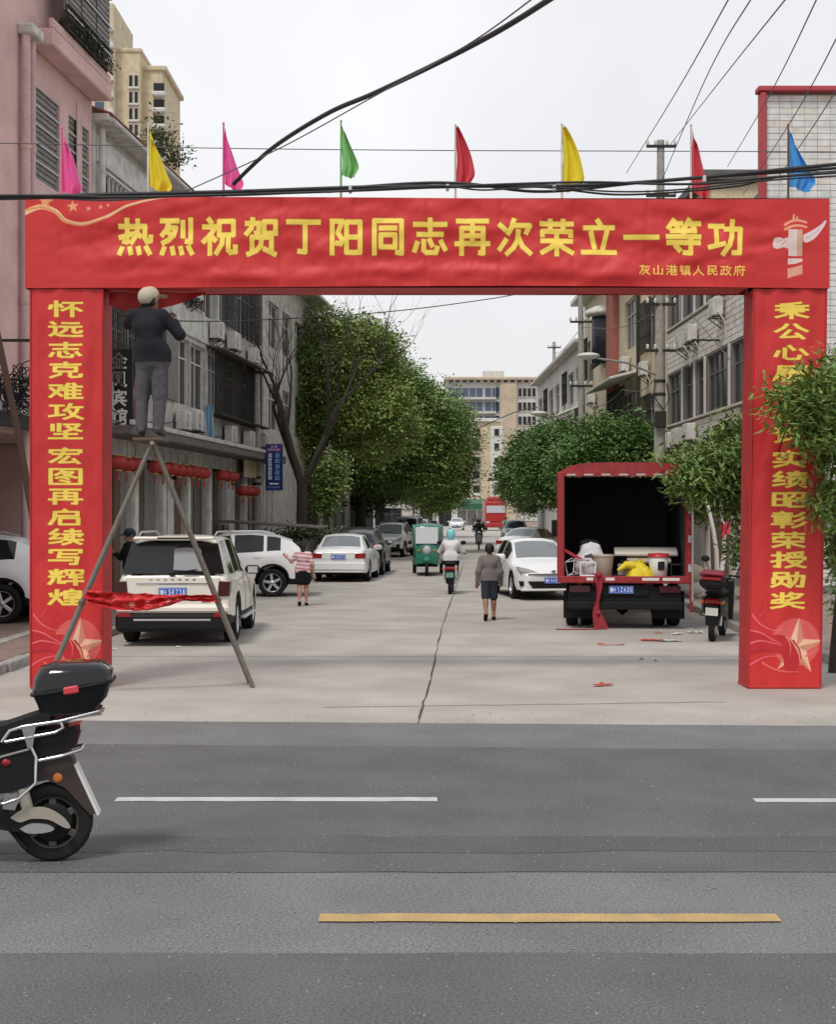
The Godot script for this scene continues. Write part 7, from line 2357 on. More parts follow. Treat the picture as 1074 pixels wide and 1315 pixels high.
# step-through scooter; local forward -z
func scooter(label: String, p: Vector3, turn: float, paint: Material, box: Material = null, lean := 0.0, plate_m := "grey_plastic") -> Node3D:
	var o := thing("motor_scooter", label, "scooter", p, turn, "scooters")
	o.rotation.z = lean
	for z in [-0.62, 0.6]:
		var w := wheel_parts(0.23, 0.1, 5)
		var n := share("wheel", w[0], M.rubber, o, Transform3D(Basis(), V(0, 0.23, z)))
		share("rim", w[1], M.rim, n)
	part("floor_board", MB.new().rbox(V(0, 0.33, -0.05), V(0.3, 0.1, 0.6), 0.03), paint, o)
	part("front_shield", MB.new().prism(poly([-0.05, 0.32, 0.03, 0.3, 0.10, 0.62, 0.14, 0.95, 0.08, 1.0, 0.0, 0.7]), -0.19, 0.19, Transform3D(Basis(V(0, 0, 1), V(0, 1, 0), V(-1, 0, 0)), V(0, 0, -0.42))), paint, o)
	part("front_fender", MB.new().rbox(V(0, 0.46, -0.64), V(0.15, 0.09, 0.4), 0.04), paint, o)
	part("fork", MB.new().tube([V(0.05, 0.24, -0.62), V(0.05, 0.9, -0.4)], 0.022, 7).tube([V(-0.05, 0.24, -0.62), V(-0.05, 0.9, -0.4)], 0.022, 7), M.rim, o)
	part("head_cowl", MB.new().rbox(V(0, 0.98, -0.36), V(0.26, 0.16, 0.18), 0.06), paint, o)
	part("head_lamp", MB.new().ball(V(0, 0.97, -0.46), V(0.09, 0.06, 0.03), 10, 6), M.lamp_clear, o)
	part("handlebar", MB.new().tube([V(-0.34, 1.02, -0.24), V(-0.12, 1.04, -0.34), V(0.12, 1.04, -0.34), V(0.34, 1.02, -0.24)], 0.017, 7), M.plastic_black, o)
	for sd in [-1.0, 1.0]:
		var m := part("mirror", MB.new().tube([V(sd * 0.2, 1.04, -0.32), V(sd * 0.3, 1.26, -0.28)], 0.009, 5), M.plastic_black, o)
		part("mirror_head", MB.new().ball(V(sd * 0.31, 1.3, -0.28), V(0.075, 0.055, 0.02), 10, 6), M.plastic_black, m)
		part("side_panel", MB.new().prism(poly([0.1, 0.34, 0.8, 0.46, 0.92, 0.72, 0.5, 0.74, 0.2, 0.68]), 0.13, 0.17, Transform3D(Basis(V(0, 0, 1), V(0, 1, 0), V(sd, 0, 0)), V(0, 0, 0))), paint, o)
		part("grip", MB.new().tube([V(sd * 0.24, 1.035, -0.28), V(sd * 0.37, 1.015, -0.22)], 0.024, 8), M.rubber, o)
	part("seat_tub", MB.new().rbox(V(0, 0.58, 0.42), V(0.26, 0.34, 0.72), 0.06), M.plastic_black, o)
	part("seat", MB.new().rbox(V(0, 0.79, 0.38), V(0.3, 0.11, 0.82), 0.05), M.rubber, o)
	part("tail_lamp", MB.new().rbox(V(0, 0.66, 0.86), V(0.28, 0.09, 0.06), 0.025), M.lamp_red, o)
	for sd in [-1.0, 1.0]:
		part("indicator", MB.new().ball(V(sd * 0.16, 0.66, 0.87), V(0.04, 0.035, 0.03), 8, 5), M.lamp_amber, o)
	part("rear_fender", MB.new().rbox(V(0, 0.44, 0.86), V(0.2, 0.34, 0.03), 0.01, Basis(Vector3.RIGHT, 0.25)), M.plastic_black, o)
	part("plate_board", MB.new().rbox(V(0, 0.5, 0.89), V(0.2, 0.13, 0.012), 0.003, Basis(Vector3.RIGHT, 0.2)), M[plate_m], o)
	part("shock", MB.new().tube([V(0.11, 0.26, 0.6), V(0.11, 0.6, 0.5)], 0.03, 8), M.rim, o)
	if box:
		part("rack", MB.new().rbox(V(0, 0.86, 0.92), V(0.24, 0.025, 0.3), 0.01), M.iron, o)
		part("top_box", MB.new().rbox(V(0, 0.97, 0.96), V(0.4, 0.18, 0.36), 0.06), M.plastic_black, o)
		part("box_lid", MB.new().rbox(V(0, 1.11, 0.96), V(0.41, 0.12, 0.37), 0.06), box, o)
		part("box_reflector", MB.new().rbox(V(0, 1.04, 1.145), V(0.3, 0.045, 0.02), 0.008), M.lamp_red, o)
	return o


# the moped passing in the foreground, seen from its side, heading to -x
func near_moped() -> void:
	var p := G(68, 1106)
	var o := thing("electric_moped", "black electric moped with a glossy top box passing on the main road", "moped", V(p.x, 0.008, p.z), 0.14)
	var k := 1.0 / 213.0
	var P := func(px: float, py: float, z := 0.0) -> Vector3: return V((px - 68) * k, (1105 - py) * k, z)
	var S := func(a: Array) -> PackedVector2Array:
		var q := PackedVector2Array()
		for i in range(0, a.size(), 2):
			q.append(Vector2((a[i] - 68) * k, (1105 - a[i + 1]) * k))
		return q
	# wheels: turn about z
	var flat_t := Transform3D(Basis(Vector3.UP, -PI / 2), Vector3.ZERO)
	for x in [0.0, -1.28]:
		var w := wheel_parts(0.235, 0.11, 6)
		var n := share("wheel", w[0], M.rubber, o, flat_t.translated(V(x, 0.235, 0)))
		share("rim", w[1], M.rim_dull, n)
		share("hub_motor", w[2], M.plastic_black, n)
	part("hub_cover", MB.new().lathe([Vector2(0, 0.07), Vector2(0.1, 0.066), Vector2(0.12, 0.04)], 20, Transform3D(Basis(Vector3.RIGHT, PI / 2), V(0, 0.235, 0))), M.plastic_black, o)
	# swing arm with pale cover
	part("swing_arm", MB.new().prism(S.call([-30, 1030, 20, 1036, 60, 1046, 78, 1052, 70, 1066, 20, 1062, -30, 1052]), 0.085, 0.12), M.plastic_black, o)
	part("arm_cover", MB.new().prism(curve_s(S.call([18, 1044, 34, 1034, 60, 1032, 82, 1044, 92, 1058, 84, 1058, 66, 1048, 44, 1046, 30, 1050])), 0.12, 0.132), M.moped_beige, o)
	part("arm_plate", MB.new().prism(curve_s(S.call([30, 1058, 44, 1052, 64, 1054, 72, 1060, 60, 1064, 40, 1064])), 0.12, 0.136), M.rim, o)
	# body and seat
	part("seat", MB.new().prism(curve_s(S.call([-150, 955, -90, 935, -40, 930, 0, 930, 40, 918, 66, 912, 62, 926, 20, 944, -60, 960, -140, 968])), -0.14, 0.14), M.rubber, o)
	part("tail_body", MB.new().prism(S.call([-60, 950, 40, 936, 96, 932, 100, 944, 92, 960, 70, 966, 40, 972, -20, 1010, -60, 1010]), -0.11, 0.11), M.plastic_black, o)
	part("battery_case", MB.new().prism(S.call([-50, 972, 40, 958, 48, 968, 48, 1000, 20, 1012, -50, 1020]), -0.135, 0.135), M.moped_black, o)
	part("side_trim", MB.new().tube([P.call(-50, 985, 0.137), P.call(10, 966, 0.142), P.call(42, 958, 0.137)], 0.008, 6), M.grey_plastic, o)
	part("side_reflector", MB.new().ball(P.call(13, 974, 0.138), V(0.028, 0.022, 0.012), 10, 6), M.lamp_red, o)
	part("floor_board", MB.new().rbox(V(-0.62, 0.32, 0), V(0.62, 0.14, 0.3), 0.04), M.plastic_black, o)
	part("front_shield", MB.new().prism(poly([-0.98, 0.3, -0.88, 0.3, -0.98, 0.8, -1.06, 1.0, -1.14, 0.98, -1.1, 0.62]), -0.19, 0.19), M.moped_black, o)
	part("fork", MB.new().tube([V(-1.28, 0.24, 0.07), V(-1.08, 0.9, 0.05)], 0.022, 7).tube([V(-1.28, 0.24, -0.07), V(-1.08, 0.9, -0.05)], 0.022, 7), M.rim, o)
	part("handlebar", MB.new().tube([V(-0.9, 1.04, -0.33), V(-1.02, 1.07, -0.1), V(-1.02, 1.07, 0.1), V(-0.9, 1.04, 0.33)], 0.016, 7), M.plastic_black, o)
	part("head_cowl", MB.new().rbox(V(-1.08, 1.02, 0), V(0.18, 0.16, 0.26), 0.06), M.moped_black, o)
	# chrome carrier rails
	for sd in [-1.0, 1.0]:
		var z: float = sd * 0.15
		part("grab_rail", MB.new().tube([P.call(8, 948, z), P.call(18, 934, z), P.call(34, 929, z), P.call(80, 923, z), P.call(128, 912, z * 0.8)], 0.011, 8), M.chrome, o)
		part("grab_rail", MB.new().tube([P.call(12, 948, z), P.call(45, 942, z), P.call(74, 937, z), P.call(84, 931, z), P.call(80, 925, z)], 0.010, 8), M.chrome, o)
		part("rail_plate", MB.new().prism(S.call([32, 929, 50, 927, 46, 956, 40, 956]), z - 0.008, z + 0.008), M.chrome, o)
		part("guard_bar", MB.new().tube([P.call(44, 955, z), P.call(50, 968, z), P.call(50, 1000, z * 1.1), P.call(30, 1018, z * 1.2), P.call(12, 1024, z * 1.2), P.call(-20, 1020, z * 1.2)], 0.010, 8), M.chrome, o)
	part("bumper_rail", MB.new().tube([P.call(48, 974, 0.12), P.call(80, 968, 0.13), P.call(104, 961, 0.11), P.call(107, 958, 0.0), P.call(104, 961, -0.11), P.call(48, 974, -0.12)], 0.011, 8), M.chrome, o)
	part("carrier", MB.new().rbox(P.call(96, 920), V(0.34, 0.02, 0.24), 0.008, Basis(Vector3.BACK, 0.14)), M.chrome, o)
	part("tail_lamp", MB.new().prism(S.call([88, 932, 103, 929, 104, 938, 97, 960, 90, 958]), -0.09, 0.09), M.lamp_smoke, o)
	part("rear_fender", MB.new().prism(S.call([50, 968, 88, 962, 96, 980, 122, 1044, 116, 1046, 84, 1010, 62, 1000, 50, 1002]), -0.07, 0.07), M.fender_brown, o)
	part("amber_reflector", MB.new().ball(P.call(75, 997, 0.074), V(0.03, 0.03, 0.01), 12, 6), M.lamp_amber, o)
	part("plate_board", MB.new().rbox(P.call(111, 1014), V(0.015, 0.34, 0.15), 0.004, Basis(Vector3.BACK, 0.42)), M.white_plastic, o)
	part("shock", MB.new().tube([P.call(40, 1040, 0.1), P.call(32, 1008, 0.1)], 0.035, 10), M.moped_beige, o)
	part("foot_peg", MB.new().tube([P.call(8, 1018, 0.12), P.call(4, 1020, 0.24)], 0.014, 7), M.rim, o)
	part("centre_stand", MB.new().tube([P.call(12, 1056, 0.07), P.call(36, 1086, 0.08)], 0.014, 7), M.plastic_black, o)
	# top box
	var lo := []
	var hi := []
	for q in [[1.0, 0.0], [0.98, 0.03]]:
		pass
	var lower := []
	for a in [[54, 919, 120, 915, 0.13], [50, 905, 136, 896, 0.17], [44, 891, 142, 875, 0.19]]:
		lower.append(box_ring(P.call(a[0], a[1]), P.call(a[2], a[3]), a[4]))
	var box := part("top_box", MB.new().grid(lower), M.moped_black, o)
	var lid := []
	for a in [[43, 890, 144, 873, 0.19], [45, 872, 143, 862, 0.19], [52, 858, 136, 855, 0.165], [70, 851, 128, 850.5, 0.12], [90, 849.5, 110, 849.5, 0.02]]:
		lid.append(box_ring(P.call(a[0], a[1]), P.call(a[2], a[3]), a[4]))
	part("box_lid", MB.new().grid(lid), M.moped_gloss, o)
	var seam := box_ring(P.call(42.5, 891), P.call(145, 873.5), 0.195)
	part("box_seam", MB.new().tube(seam, 0.009, 6), M.plastic_black, box)
	part("box_latch", MB.new().rbox(P.call(94, 883, 0.198), V(0.09, 0.045, 0.02), 0.008, Basis(Vector3.BACK, 0.16)), M.latch_red, box)


func curve_s(p: PackedVector2Array) -> PackedVector2Array:
	var a := []
	for q in p:
		a.append_array([q.x, q.y])
	a.append_array([p[0].x, p[0].y])
	var c := curve(a, 4)
	c.remove_at(c.size() - 1)
	return c


# closed rounded ring between a front and a rear point, given half width across
func box_ring(a: Vector3, b: Vector3, hw: float) -> Array:
	var r := []
	for i in 25:
		var t := TAU * i / 24.0
		var cx := signf(cos(t)) * pow(absf(cos(t)), 0.45)
		var cz := signf(sin(t)) * pow(absf(sin(t)), 0.45)
		r.append(a.lerp(b, 0.5 + 0.5 * cx) + V(0, 0, -cz * hw))
	return r


func vehicles() -> void:
	near_moped()
	boxy_suv("cream white boxy off-road car seen from behind through the ladder legs", G(222, 829) + V(0.0, 0, -2.1), 0.012)
	crossover("white crossover parked crosswise beyond the off-road car", V(-4.95, 0.0, -37.4), 1.62, M.paint_white)
	crossover("white crossover on the brick pavement beside the arch pillar", V(-8.75, 0.11, -27.2), 1.6, M.paint_white)
	sedan("old white sedan with red tail lamps seen from behind", V(-2.22, 0, -46.4), -0.07, M.paint_white, "湘H43272", "glass_light", false)
	crossover("black crossover parked ahead of the old white sedan", V(-1.95, 0, -50.9), -0.06, M.paint_black, "湘H3Z458")
	crossover("white crossover facing down the street beyond the black one", V(-1.25, 0, -70.4), 2.98, M.paint_white, "湘H72R30", "glass_light")
	van("white microvan parked behind the facing white crossover", V(-0.55, 0, -80.0), 3.05, M.paint_white)
	van("silver van far up the left kerb", V(-0.5, 0, -97.0), 3.05, M.paint_silver)
	crossover("grey crossover far up the left kerb under the trees", V(0.1, 0, -108.0), 3.05, M.paint_silver)
	sedan("white sedan far up the left kerb under the trees", V(1.0, 0, -122.0), 3.05, M.paint_white, "湘H58732")
	sedan("white sedan facing down the street ahead of the truck", V(2.92, 0, -37.3), 3.27, M.paint_white, "湘H84275")
	sedan("small white car driving down the middle far away", V(4.5, 0, -172.0), 3.1, M.paint_white, "湘H32587")
	sedan("white sedan parked under the right hand trees past the truck", V(5.2, 0, -66.0), -0.5, M.paint_white, "湘H73852")
	crossover("dark grey car parked under the right hand trees", V(6.3, 0, -96.0), 3.08, M.paint_grey)
	cargo_trike("dark green three wheeled taxi facing down the street", V(0.32, 0, -49.9), 3.12 - PI + PI)
	truck()
	var l := thing("red_lorry", "distant red lorry facing down the street", "truck", V(8.75, 0, -168.0), PI)
	part("cab", MB.new().rbox(V(0, 1.9, -1.0), V(2.4, 2.8, 1.8), 0.15), M.paint_red, l)
	part("roof_fairing", MB.new().rbox(V(0, 3.5, -0.8), V(2.0, 0.7, 1.4), 0.2), M.paint_red, l)
	part("windscreen", MB.new().rbox(V(0, 2.4, -1.92), V(2.1, 0.8, 0.06), 0.02), M.lamp_clear, l)
	part("bumper", MB.new().rbox(V(0, 0.6, -1.95), V(2.4, 0.5, 0.2), 0.06), M.paint_red, l)
	part("grille", MB.new().rbox(V(0, 1.3, -1.93), V(1.5, 0.5, 0.06), 0.02), M.paint_red, l)
	part("cargo_box", MB.new().rbox(V(0, 2.2, 3.0), V(2.4, 2.4, 5.6), 0.05), M.paint_red, l)
	for sd in [-1.0, 1.0]:
		part("head_lamp", MB.new().rbox(V(sd * 0.9, 0.95, -1.95), V(0.4, 0.2, 0.08), 0.03), M.lamp_clear, l)
		for z in [-0.9, 4.4]:
			wheel(l, V(sd * 1.05, 0.48, z), 0.48, 0.28, sd, 6)
	scooter("black parked scooter with a dark red top box by the arch pillar", V(4.98, 0.0, -24.6), -0.33, M.paint_black, M.box_red, -0.06, "white_plastic")
	scooter("white and black scooter ridden away by a woman in an aqua helmet", V(0.86, 0, -38.4), -0.06, M.white_plastic, null, 0.0, "plate_green")
	scooter("black scooter ridden toward the arch far up the street", V(3.4, 0, -82.5), 3.1, M.paint_black, null)
	scooter("dark scooter parked under the trees by the right kerb", V(6.0, 0, -84.0), 2.6, M.paint_grey, null)
	scooter("dark scooter ridden behind the far white car", V(6.2, 0, -160.0), 3.1, M.paint_grey, M.paint_black)
	scooter("scooter among the shrubs by the left kerb", V(-3.3, 0.1, -52.5), 1.2, M.paint_black, null)


# ---------------------------------------------------------------- people
# surface nets over the smooth union of tapered capsules [a, b, ra, rb]
func nets(out: MB, bones: Array, cell: float, blend := 0.04) -> void:
	var lo := V(1e9, 1e9, 1e9)
	var hi := -lo
	for q in bones:
		var r: float = maxf(q[2], q[3]) + cell * 2.5
		lo = lo.min(q[0] - V(r, r, r)).min(q[1] - V(r, r, r))
		hi = hi.max(q[0] + V(r, r, r)).max(q[1] + V(r, r, r))
	var nx := int((hi.x - lo.x) / cell) + 2
	var ny := int((hi.y - lo.y) / cell) + 2
	var nz := int((hi.z - lo.z) / cell) + 2
	var f := PackedFloat32Array()
	f.resize(nx * ny * nz)
	f.fill(1.0)
	for q in bones:
		var a: Vector3 = q[0]
		var ab: Vector3 = q[1] - a
		var l2 := maxf(ab.length_squared(), 1e-9)
		var m: float = maxf(q[2], q[3]) + blend + cell * 2.0
		var p0 := (a.min(q[1]) - V(m, m, m) - lo) / cell
		var p1 := (a.max(q[1]) + V(m, m, m) - lo) / cell
		for z in range(maxi(int(p0.z), 0), mini(int(p1.z) + 1, nz)):
			for y in range(maxi(int(p0.y), 0), mini(int(p1.y) + 1, ny)):
				for x in range(maxi(int(p0.x), 0), mini(int(p1.x) + 1, nx)):
					var p := lo + V(x, y, z) * cell
					var t := clampf((p - a).dot(ab) / l2, 0.0, 1.0)
					var d := (p - a - ab * t).length() - lerpf(q[2], q[3], t)
					var i := (z * ny + y) * nx + x
					var o := f[i]
					var h := maxf(blend - absf(o - d), 0.0) / blend
					f[i] = minf(o, d) - h * h * blend * 0.25
	var sx := 1
	var sy := nx
	var sz := nx * ny
	var vert := {}
	var off := [0, sx, sy, sx + sy, sz, sx + sz, sy + sz, sx + sy + sz]
	var corner := [V(0, 0, 0), V(1, 0, 0), V(0, 1, 0), V(1, 1, 0), V(0, 0, 1), V(1, 0, 1), V(0, 1, 1), V(1, 1, 1)]
	var edges := [[0, 1], [2, 3], [4, 5], [6, 7], [0, 2], [1, 3], [4, 6], [5, 7], [0, 4], [1, 5], [2, 6], [3, 7]]
	for z in nz - 1:
		for y in ny - 1:
			var row := (z * ny + y) * nx
			for x in nx - 1:
				var i := row + x
				if absf(f[i]) > cell * 2.0:
					continue
				var n := 0
				for k in 8:
					if f[i + off[k]] < 0.0:
						n += 1
				if n == 0 or n == 8:
					continue
				var s := Vector3.ZERO
				var c := 0
				for e in edges:
					var fa := f[i + off[e[0]]]
					var fb := f[i + off[e[1]]]
					if (fa < 0.0) != (fb < 0.0):
						s += corner[e[0]].lerp(corner[e[1]], fa / (fa - fb))
						c += 1
				var g := V(f[i + 1] - f[i] + f[i + 1 + sy + sz] - f[i + sy + sz], f[i + sy] - f[i] + f[i + sx + sy + sz] - f[i + sx + sz], f[i + sz] - f[i] + f[i + sx + sy + sz] - f[i + sx + sy])
				vert[i] = [lo + (V(x, y, z) + s / c) * cell, g.normalized() if g.length() > 1e-9 else Vector3.UP]
	for i in vert.keys():
		for ax in 3:
			var d: int = [sx, sy, sz][ax]
			var u: int = [sy, sz, sx][ax]
			var w: int = [sz, sx, sy][ax]
			var a := f[i]
			var b := f[i + d]
			if (a < 0.0) == (b < 0.0) or not (vert.has(i - u) and vert.has(i - w) and vert.has(i - u - w)):
				continue
			var q := [vert[i], vert[i - u], vert[i - u - w], vert[i - w]]
			var order := [0, 1, 2, 0, 2, 3] if a < 0.0 else [0, 2, 1, 0, 3, 2]
			# clockwise fronts
			for k in [0, 2, 1, 3, 5, 4]:
				var e: Array = q[order[k]]
				out.put(e[0], e[1])


# five fingers and a palm; frame: wrist at origin, fingers along -y, palm facing -z; curl bends the fingers
func hand_bones(t: Transform3D, side: float, curl: float) -> Array:
	var r := [[t * V(0, 0, 0), t * V(0, -0.03, 0), 0.024, 0.026]]
	for k in 4:
		var x := (-0.030 + 0.02 * k) * side
		var base := V(x, -0.085 + absf(k - 1.4) * 0.006, 0)
		r.append([t * V(x * 0.6, -0.025, 0), t * base, 0.017, 0.012])
		var l: float = [0.036, 0.042, 0.039, 0.030][k]
		var p := base
		var a := 0.15 + curl * 0.5
		for j in 3:
			var q: Vector3 = p + V(0, -cos(a), -sin(a)) * l * [1.0, 0.75, 0.6][j]
			r.append([t * p, t * q, 0.0092 - j * 0.0008, 0.0088 - j * 0.0008])
			p = q
			a += curl * 0.75
	var b := V(-0.024 * side, -0.025, 0)
	var c := V(-0.052 * side, -0.055, -0.012)
	r.append([t * b, t * c, 0.014, 0.0105])
	r.append([t * c, t * V(-0.058 * side, -0.085, -0.02 - 0.02 * curl), 0.0105, 0.009])
	return r


# pose joints in metres for a 1.68 m figure facing -z
func person(label: String, at: Vector3, turn: float, scale: float, pose: Dictionary, wear: Array, skin: Material, cell := 0.016, curl := 0.5) -> Node3D:
	var o := thing("person", label, "person", at, turn)
	o.scale = Vector3.ONE * scale
	var J := {
		"hip": V(0, 0.90, 0), "waist": V(0, 1.04, 0), "chest": V(0, 1.24, 0), "neck": V(0, 1.40, 0.0), "head": V(0, 1.555, -0.015),
		"sl": V(-0.165, 1.345, 0), "el": V(-0.215, 1.07, 0.02), "wl": V(-0.225, 0.84, -0.05), "sr": V(0.165, 1.345, 0), "er": V(0.215, 1.07, 0.02), "wr": V(0.225, 0.84, -0.05),
		"hl": V(-0.085, 0.87, 0), "kl": V(-0.095, 0.48, -0.02), "al": V(-0.095, 0.085, 0.03), "tl": V(-0.105, 0.03, -0.14), "hr": V(0.085, 0.87, 0), "kr": V(0.095, 0.48, -0.02), "ar": V(0.095, 0.085, 0.03), "tr": V(0.105, 0.03, -0.14),
	}
	J.merge(pose, true)
	var torso := [[J.hl, J.hr, 0.105, 0.105], [J.hip, J.waist, 0.125, 0.118], [J.waist, J.chest, 0.118, 0.125], [J.chest + V(-0.06, 0.02, 0), J.chest + V(0.06, 0.02, 0), 0.105, 0.105], [J.sl * 0.8 + J.chest * 0.2 + V(0, 0.01, 0), J.sr * 0.8 + J.chest * 0.2 + V(0, 0.01, 0), 0.07, 0.07], [J.chest, J.neck, 0.09, 0.055]]
	var arm_u := [[J.sl, J.el, 0.058, 0.043], [J.sr, J.er, 0.058, 0.043]]
	var arm_f := [[J.el, J.wl, 0.042, 0.027], [J.er, J.wr, 0.042, 0.027]]
	var thigh := [[J.hl, J.kl, 0.088, 0.058], [J.hr, J.kr, 0.088, 0.058]]
	var shin := [[J.kl, J.al, 0.056, 0.036], [J.kr, J.ar, 0.056, 0.036]]
	var calf := [[J.kl.lerp(J.al, 0.25) + V(0, 0, 0.015), J.kl.lerp(J.al, 0.5), 0.052, 0.04], [J.kr.lerp(J.ar, 0.25) + V(0, 0, 0.015), J.kr.lerp(J.ar, 0.5), 0.052, 0.04]]
	var foot := [[J.al, J.tl, 0.036, 0.03], [J.ar, J.tr, 0.036, 0.03], [J.al + (J.al - J.tl).normalized() * 0.04 + V(0, -0.035, 0), J.tl, 0.034, 0.03], [J.ar + (J.ar - J.tr).normalized() * 0.04 + V(0, -0.035, 0), J.tr, 0.034, 0.03]]
	var b := MB.new()
	nets(b, torso + arm_u + arm_f + thigh + shin + calf + foot + [[J.neck - V(0, 0.04, 0), J.head - V(0, 0.03, 0), 0.055, 0.05]], cell, 0.045)
	# head with face and ears
	var H: Vector3 = J.head
	var look: Basis = pose.get("look", Basis())
	var hb := [[V(0, 0.03, 0.012), V(0, 0.045, -0.012), 0.088, 0.086], [V(0, -0.03, -0.02), V(0, -0.075, -0.045), 0.068, 0.046], [V(0, -0.07, 0.02), V(0, -0.12, 0.03), 0.05, 0.05], [V(0, 0.005, -0.098), V(0, -0.028, -0.112), 0.010, 0.017], [V(-0.036, 0.018, -0.085), V(0.036, 0.018, -0.085), 0.022, 0.022], [V(-0.02, -0.062, -0.085), V(0.02, -0.062, -0.085), 0.013, 0.013], [V(-0.085, 0.02, 0.005), V(-0.09, -0.025, 0.0), 0.018, 0.012], [V(0.085, 0.02, 0.005), V(0.09, -0.025, 0.0), 0.018, 0.012]]
	for q in hb:
		q[0] = H + look * q[0]
		q[1] = H + look * q[1]
	nets(b, hb, 0.008, 0.02)
	for sd in 2:
		var w: Vector3 = [J.wl, J.wr][sd]
		var e: Vector3 = [J.el, J.er][sd]
		var y := (e - w).normalized()
		var x := V(1, 0, 0)
		x = (x - y * x.dot(y)).normalized()
		nets(b, hand_bones(Transform3D(Basis(x, y, x.cross(y)), w), -1.0 if sd == 0 else 1.0, curl), 0.006, 0.012)
	part("body", b, skin, o)
	var head_up := func(p: Vector3) -> Vector3: return H + look * p
	for k in wear:
		var g := MB.new()
		var m: Material = M[k[1]]
		match k[0]:
			"jacket", "shirt", "blouse":
				var q := []
				for t in [[J.hip + V(-0.085, 0.0, 0), J.hip + V(0.085, 0.0, 0), 0.108, 0.104]] + torso.slice(1) + arm_u + (arm_f if k[0] == "jacket" or k.size() > 2 and k[2] == "long" else []):
					q.append([t[0], t[1], t[2] + 0.016, t[3] + 0.02])
				q.append([J.waist + V(-0.075, 0.0, 0), J.waist + V(0.075, 0.0, 0), 0.112, 0.112])
				q.append([J.hip + V(-0.09, 0.08, 0), J.hip + V(0.09, 0.08, 0), 0.12, 0.12])
				if k[0] == "jacket":
					q[-3][3] += 0.004
				if not (k[0] == "jacket" or k.size() > 2):
					for sd in 2:
						q[6 + sd][1] = q[6 + sd][0].lerp(q[6 + sd][1], 0.8)
				q.append([J.hip + V(-0.085, -0.07, 0), J.hip + V(0.085, -0.07, 0), 0.122, 0.122])
				nets(g, q, cell, 0.045)
				# straight hem
				for i in g.v.size():
					if absf(g.v[i].x - J.hip.x) < 0.215 and g.v[i].y < J.hip.y - 0.02 and absf(g.v[i].z - J.hip.z) < 0.2:
						g.v[i].y = J.hip.y - 0.02
				if k[0] == "blouse":
					# woven stripes, light and rose
					for i in g.v.size():
						g.c[i] = Color(0.66, 0.60, 0.60) if fposmod(g.v[i].y + 0.1 * g.v[i].x, 0.10) < 0.05 else Color(0.60, 0.20, 0.24)
			"trousers":
				var q := [[J.hl, J.hr, 0.113, 0.113], [J.hip, J.waist - V(0, 0.06, 0), 0.13, 0.118]]
				for t in thigh:
					q.append([t[0], t[1], t[2] + 0.012, t[3] + 0.03])
				for t in shin:
					q.append([t[0], t[1] + V(0, 0.0, 0), t[2] + 0.022, t[3] + 0.03])
				nets(g, q, cell, 0.035)
			"shorts":
				var q := [[J.hl, J.hr, 0.113, 0.113], [J.hip, J.waist - V(0, 0.06, 0), 0.13, 0.118]]
				for t in thigh:
					q.append([t[0], t[0].lerp(t[1], 0.93), t[2] + 0.02, t[3] + 0.035])
				nets(g, q, cell, 0.03)
			"skirt":
				nets(g, [[J.hip + V(0, 0.08, 0), J.hip, 0.13, 0.145], [J.hl, J.hl.lerp(J.kl, 0.55), 0.12, 0.12], [J.hr, J.hr.lerp(J.kr, 0.55), 0.12, 0.12]], cell, 0.09)
			"shoes":
				var q := []
				for t in foot:
					q.append([t[0] + V(0, -0.005, 0), t[1], t[2] + 0.008, t[3] + 0.008])
				q[0][0] = q[0][0] - V(0, 0.02, 0)
				q[1][0] = q[1][0] - V(0, 0.02, 0)
				nets(g, q, 0.012, 0.02)
			"hair":
				nets(g, [[head_up.call(V(0, 0.05, 0.015)), head_up.call(V(0, 0.055, -0.02)), 0.098, 0.09], [head_up.call(V(0, 0.02, 0.045)), head_up.call(V(0, -0.06, 0.055)), 0.075, 0.05], [head_up.call(V(-0.06, 0.03, 0.02)), head_up.call(V(-0.07, -0.03, 0.03)), 0.04, 0.025], [head_up.call(V(0.06, 0.03, 0.02)), head_up.call(V(0.07, -0.03, 0.03)), 0.04, 0.025]], 0.01, 0.03)
			"bun":
				nets(g, [[head_up.call(V(0, 0.05, 0.015)), head_up.call(V(0, 0.055, -0.02)), 0.098, 0.09], [head_up.call(V(0, 0.02, 0.04)), head_up.call(V(0, -0.1, 0.05)), 0.085, 0.06], [head_up.call(V(0, 0.1, 0.06)), head_up.call(V(0, 0.11, 0.07)), 0.05, 0.045]], 0.01, 0.03)
			"helmet":
				nets(g, [[head_up.call(V(0, 0.05, 0.012)), head_up.call(V(0, 0.055, -0.02)), 0.125, 0.122], [head_up.call(V(0, -0.02, 0.03)), head_up.call(V(0, -0.03, 0.03)), 0.112, 0.11]], 0.012, 0.03)
			"cap":
				nets(g, [[head_up.call(V(0, 0.062, 0.02)), head_up.call(V(0, 0.066, -0.025)), 0.106, 0.102], [head_up.call(V(0, 0.05, 0.03)), head_up.call(V(0, 0.05, 0.032)), 0.1, 0.1]], 0.01, 0.02)
				var brim := []
				for i in 13:
					var a := -PI * i / 12.0
					var row := []
					for j in 4:
						var rr := 0.1 + j * 0.03
						row.append(head_up.call(V(cos(a) * rr, 0.035 - 0.012 * j * absf(sin(a)) + 0.01 * j * absf(cos(a)), sin(a) * rr * 1.15 - 0.01)))
					brim.append(row)
				part("brim", MB.new().grid(brim), m, o)
		part(k[0], g, m, o)
	# eyes and mouth
	for sd in [-1.0, 1.0]:
		part("eye", MB.new().ball(head_up.call(V(sd * 0.032, 0.012, -0.098)), V(0.013, 0.008, 0.008), 8, 5), M.hair, o)
	part("mouth", MB.new().ball(head_up.call(V(0, -0.062, -0.096)), V(0.024, 0.006, 0.006), 8, 5), M.lips, o)
	return o


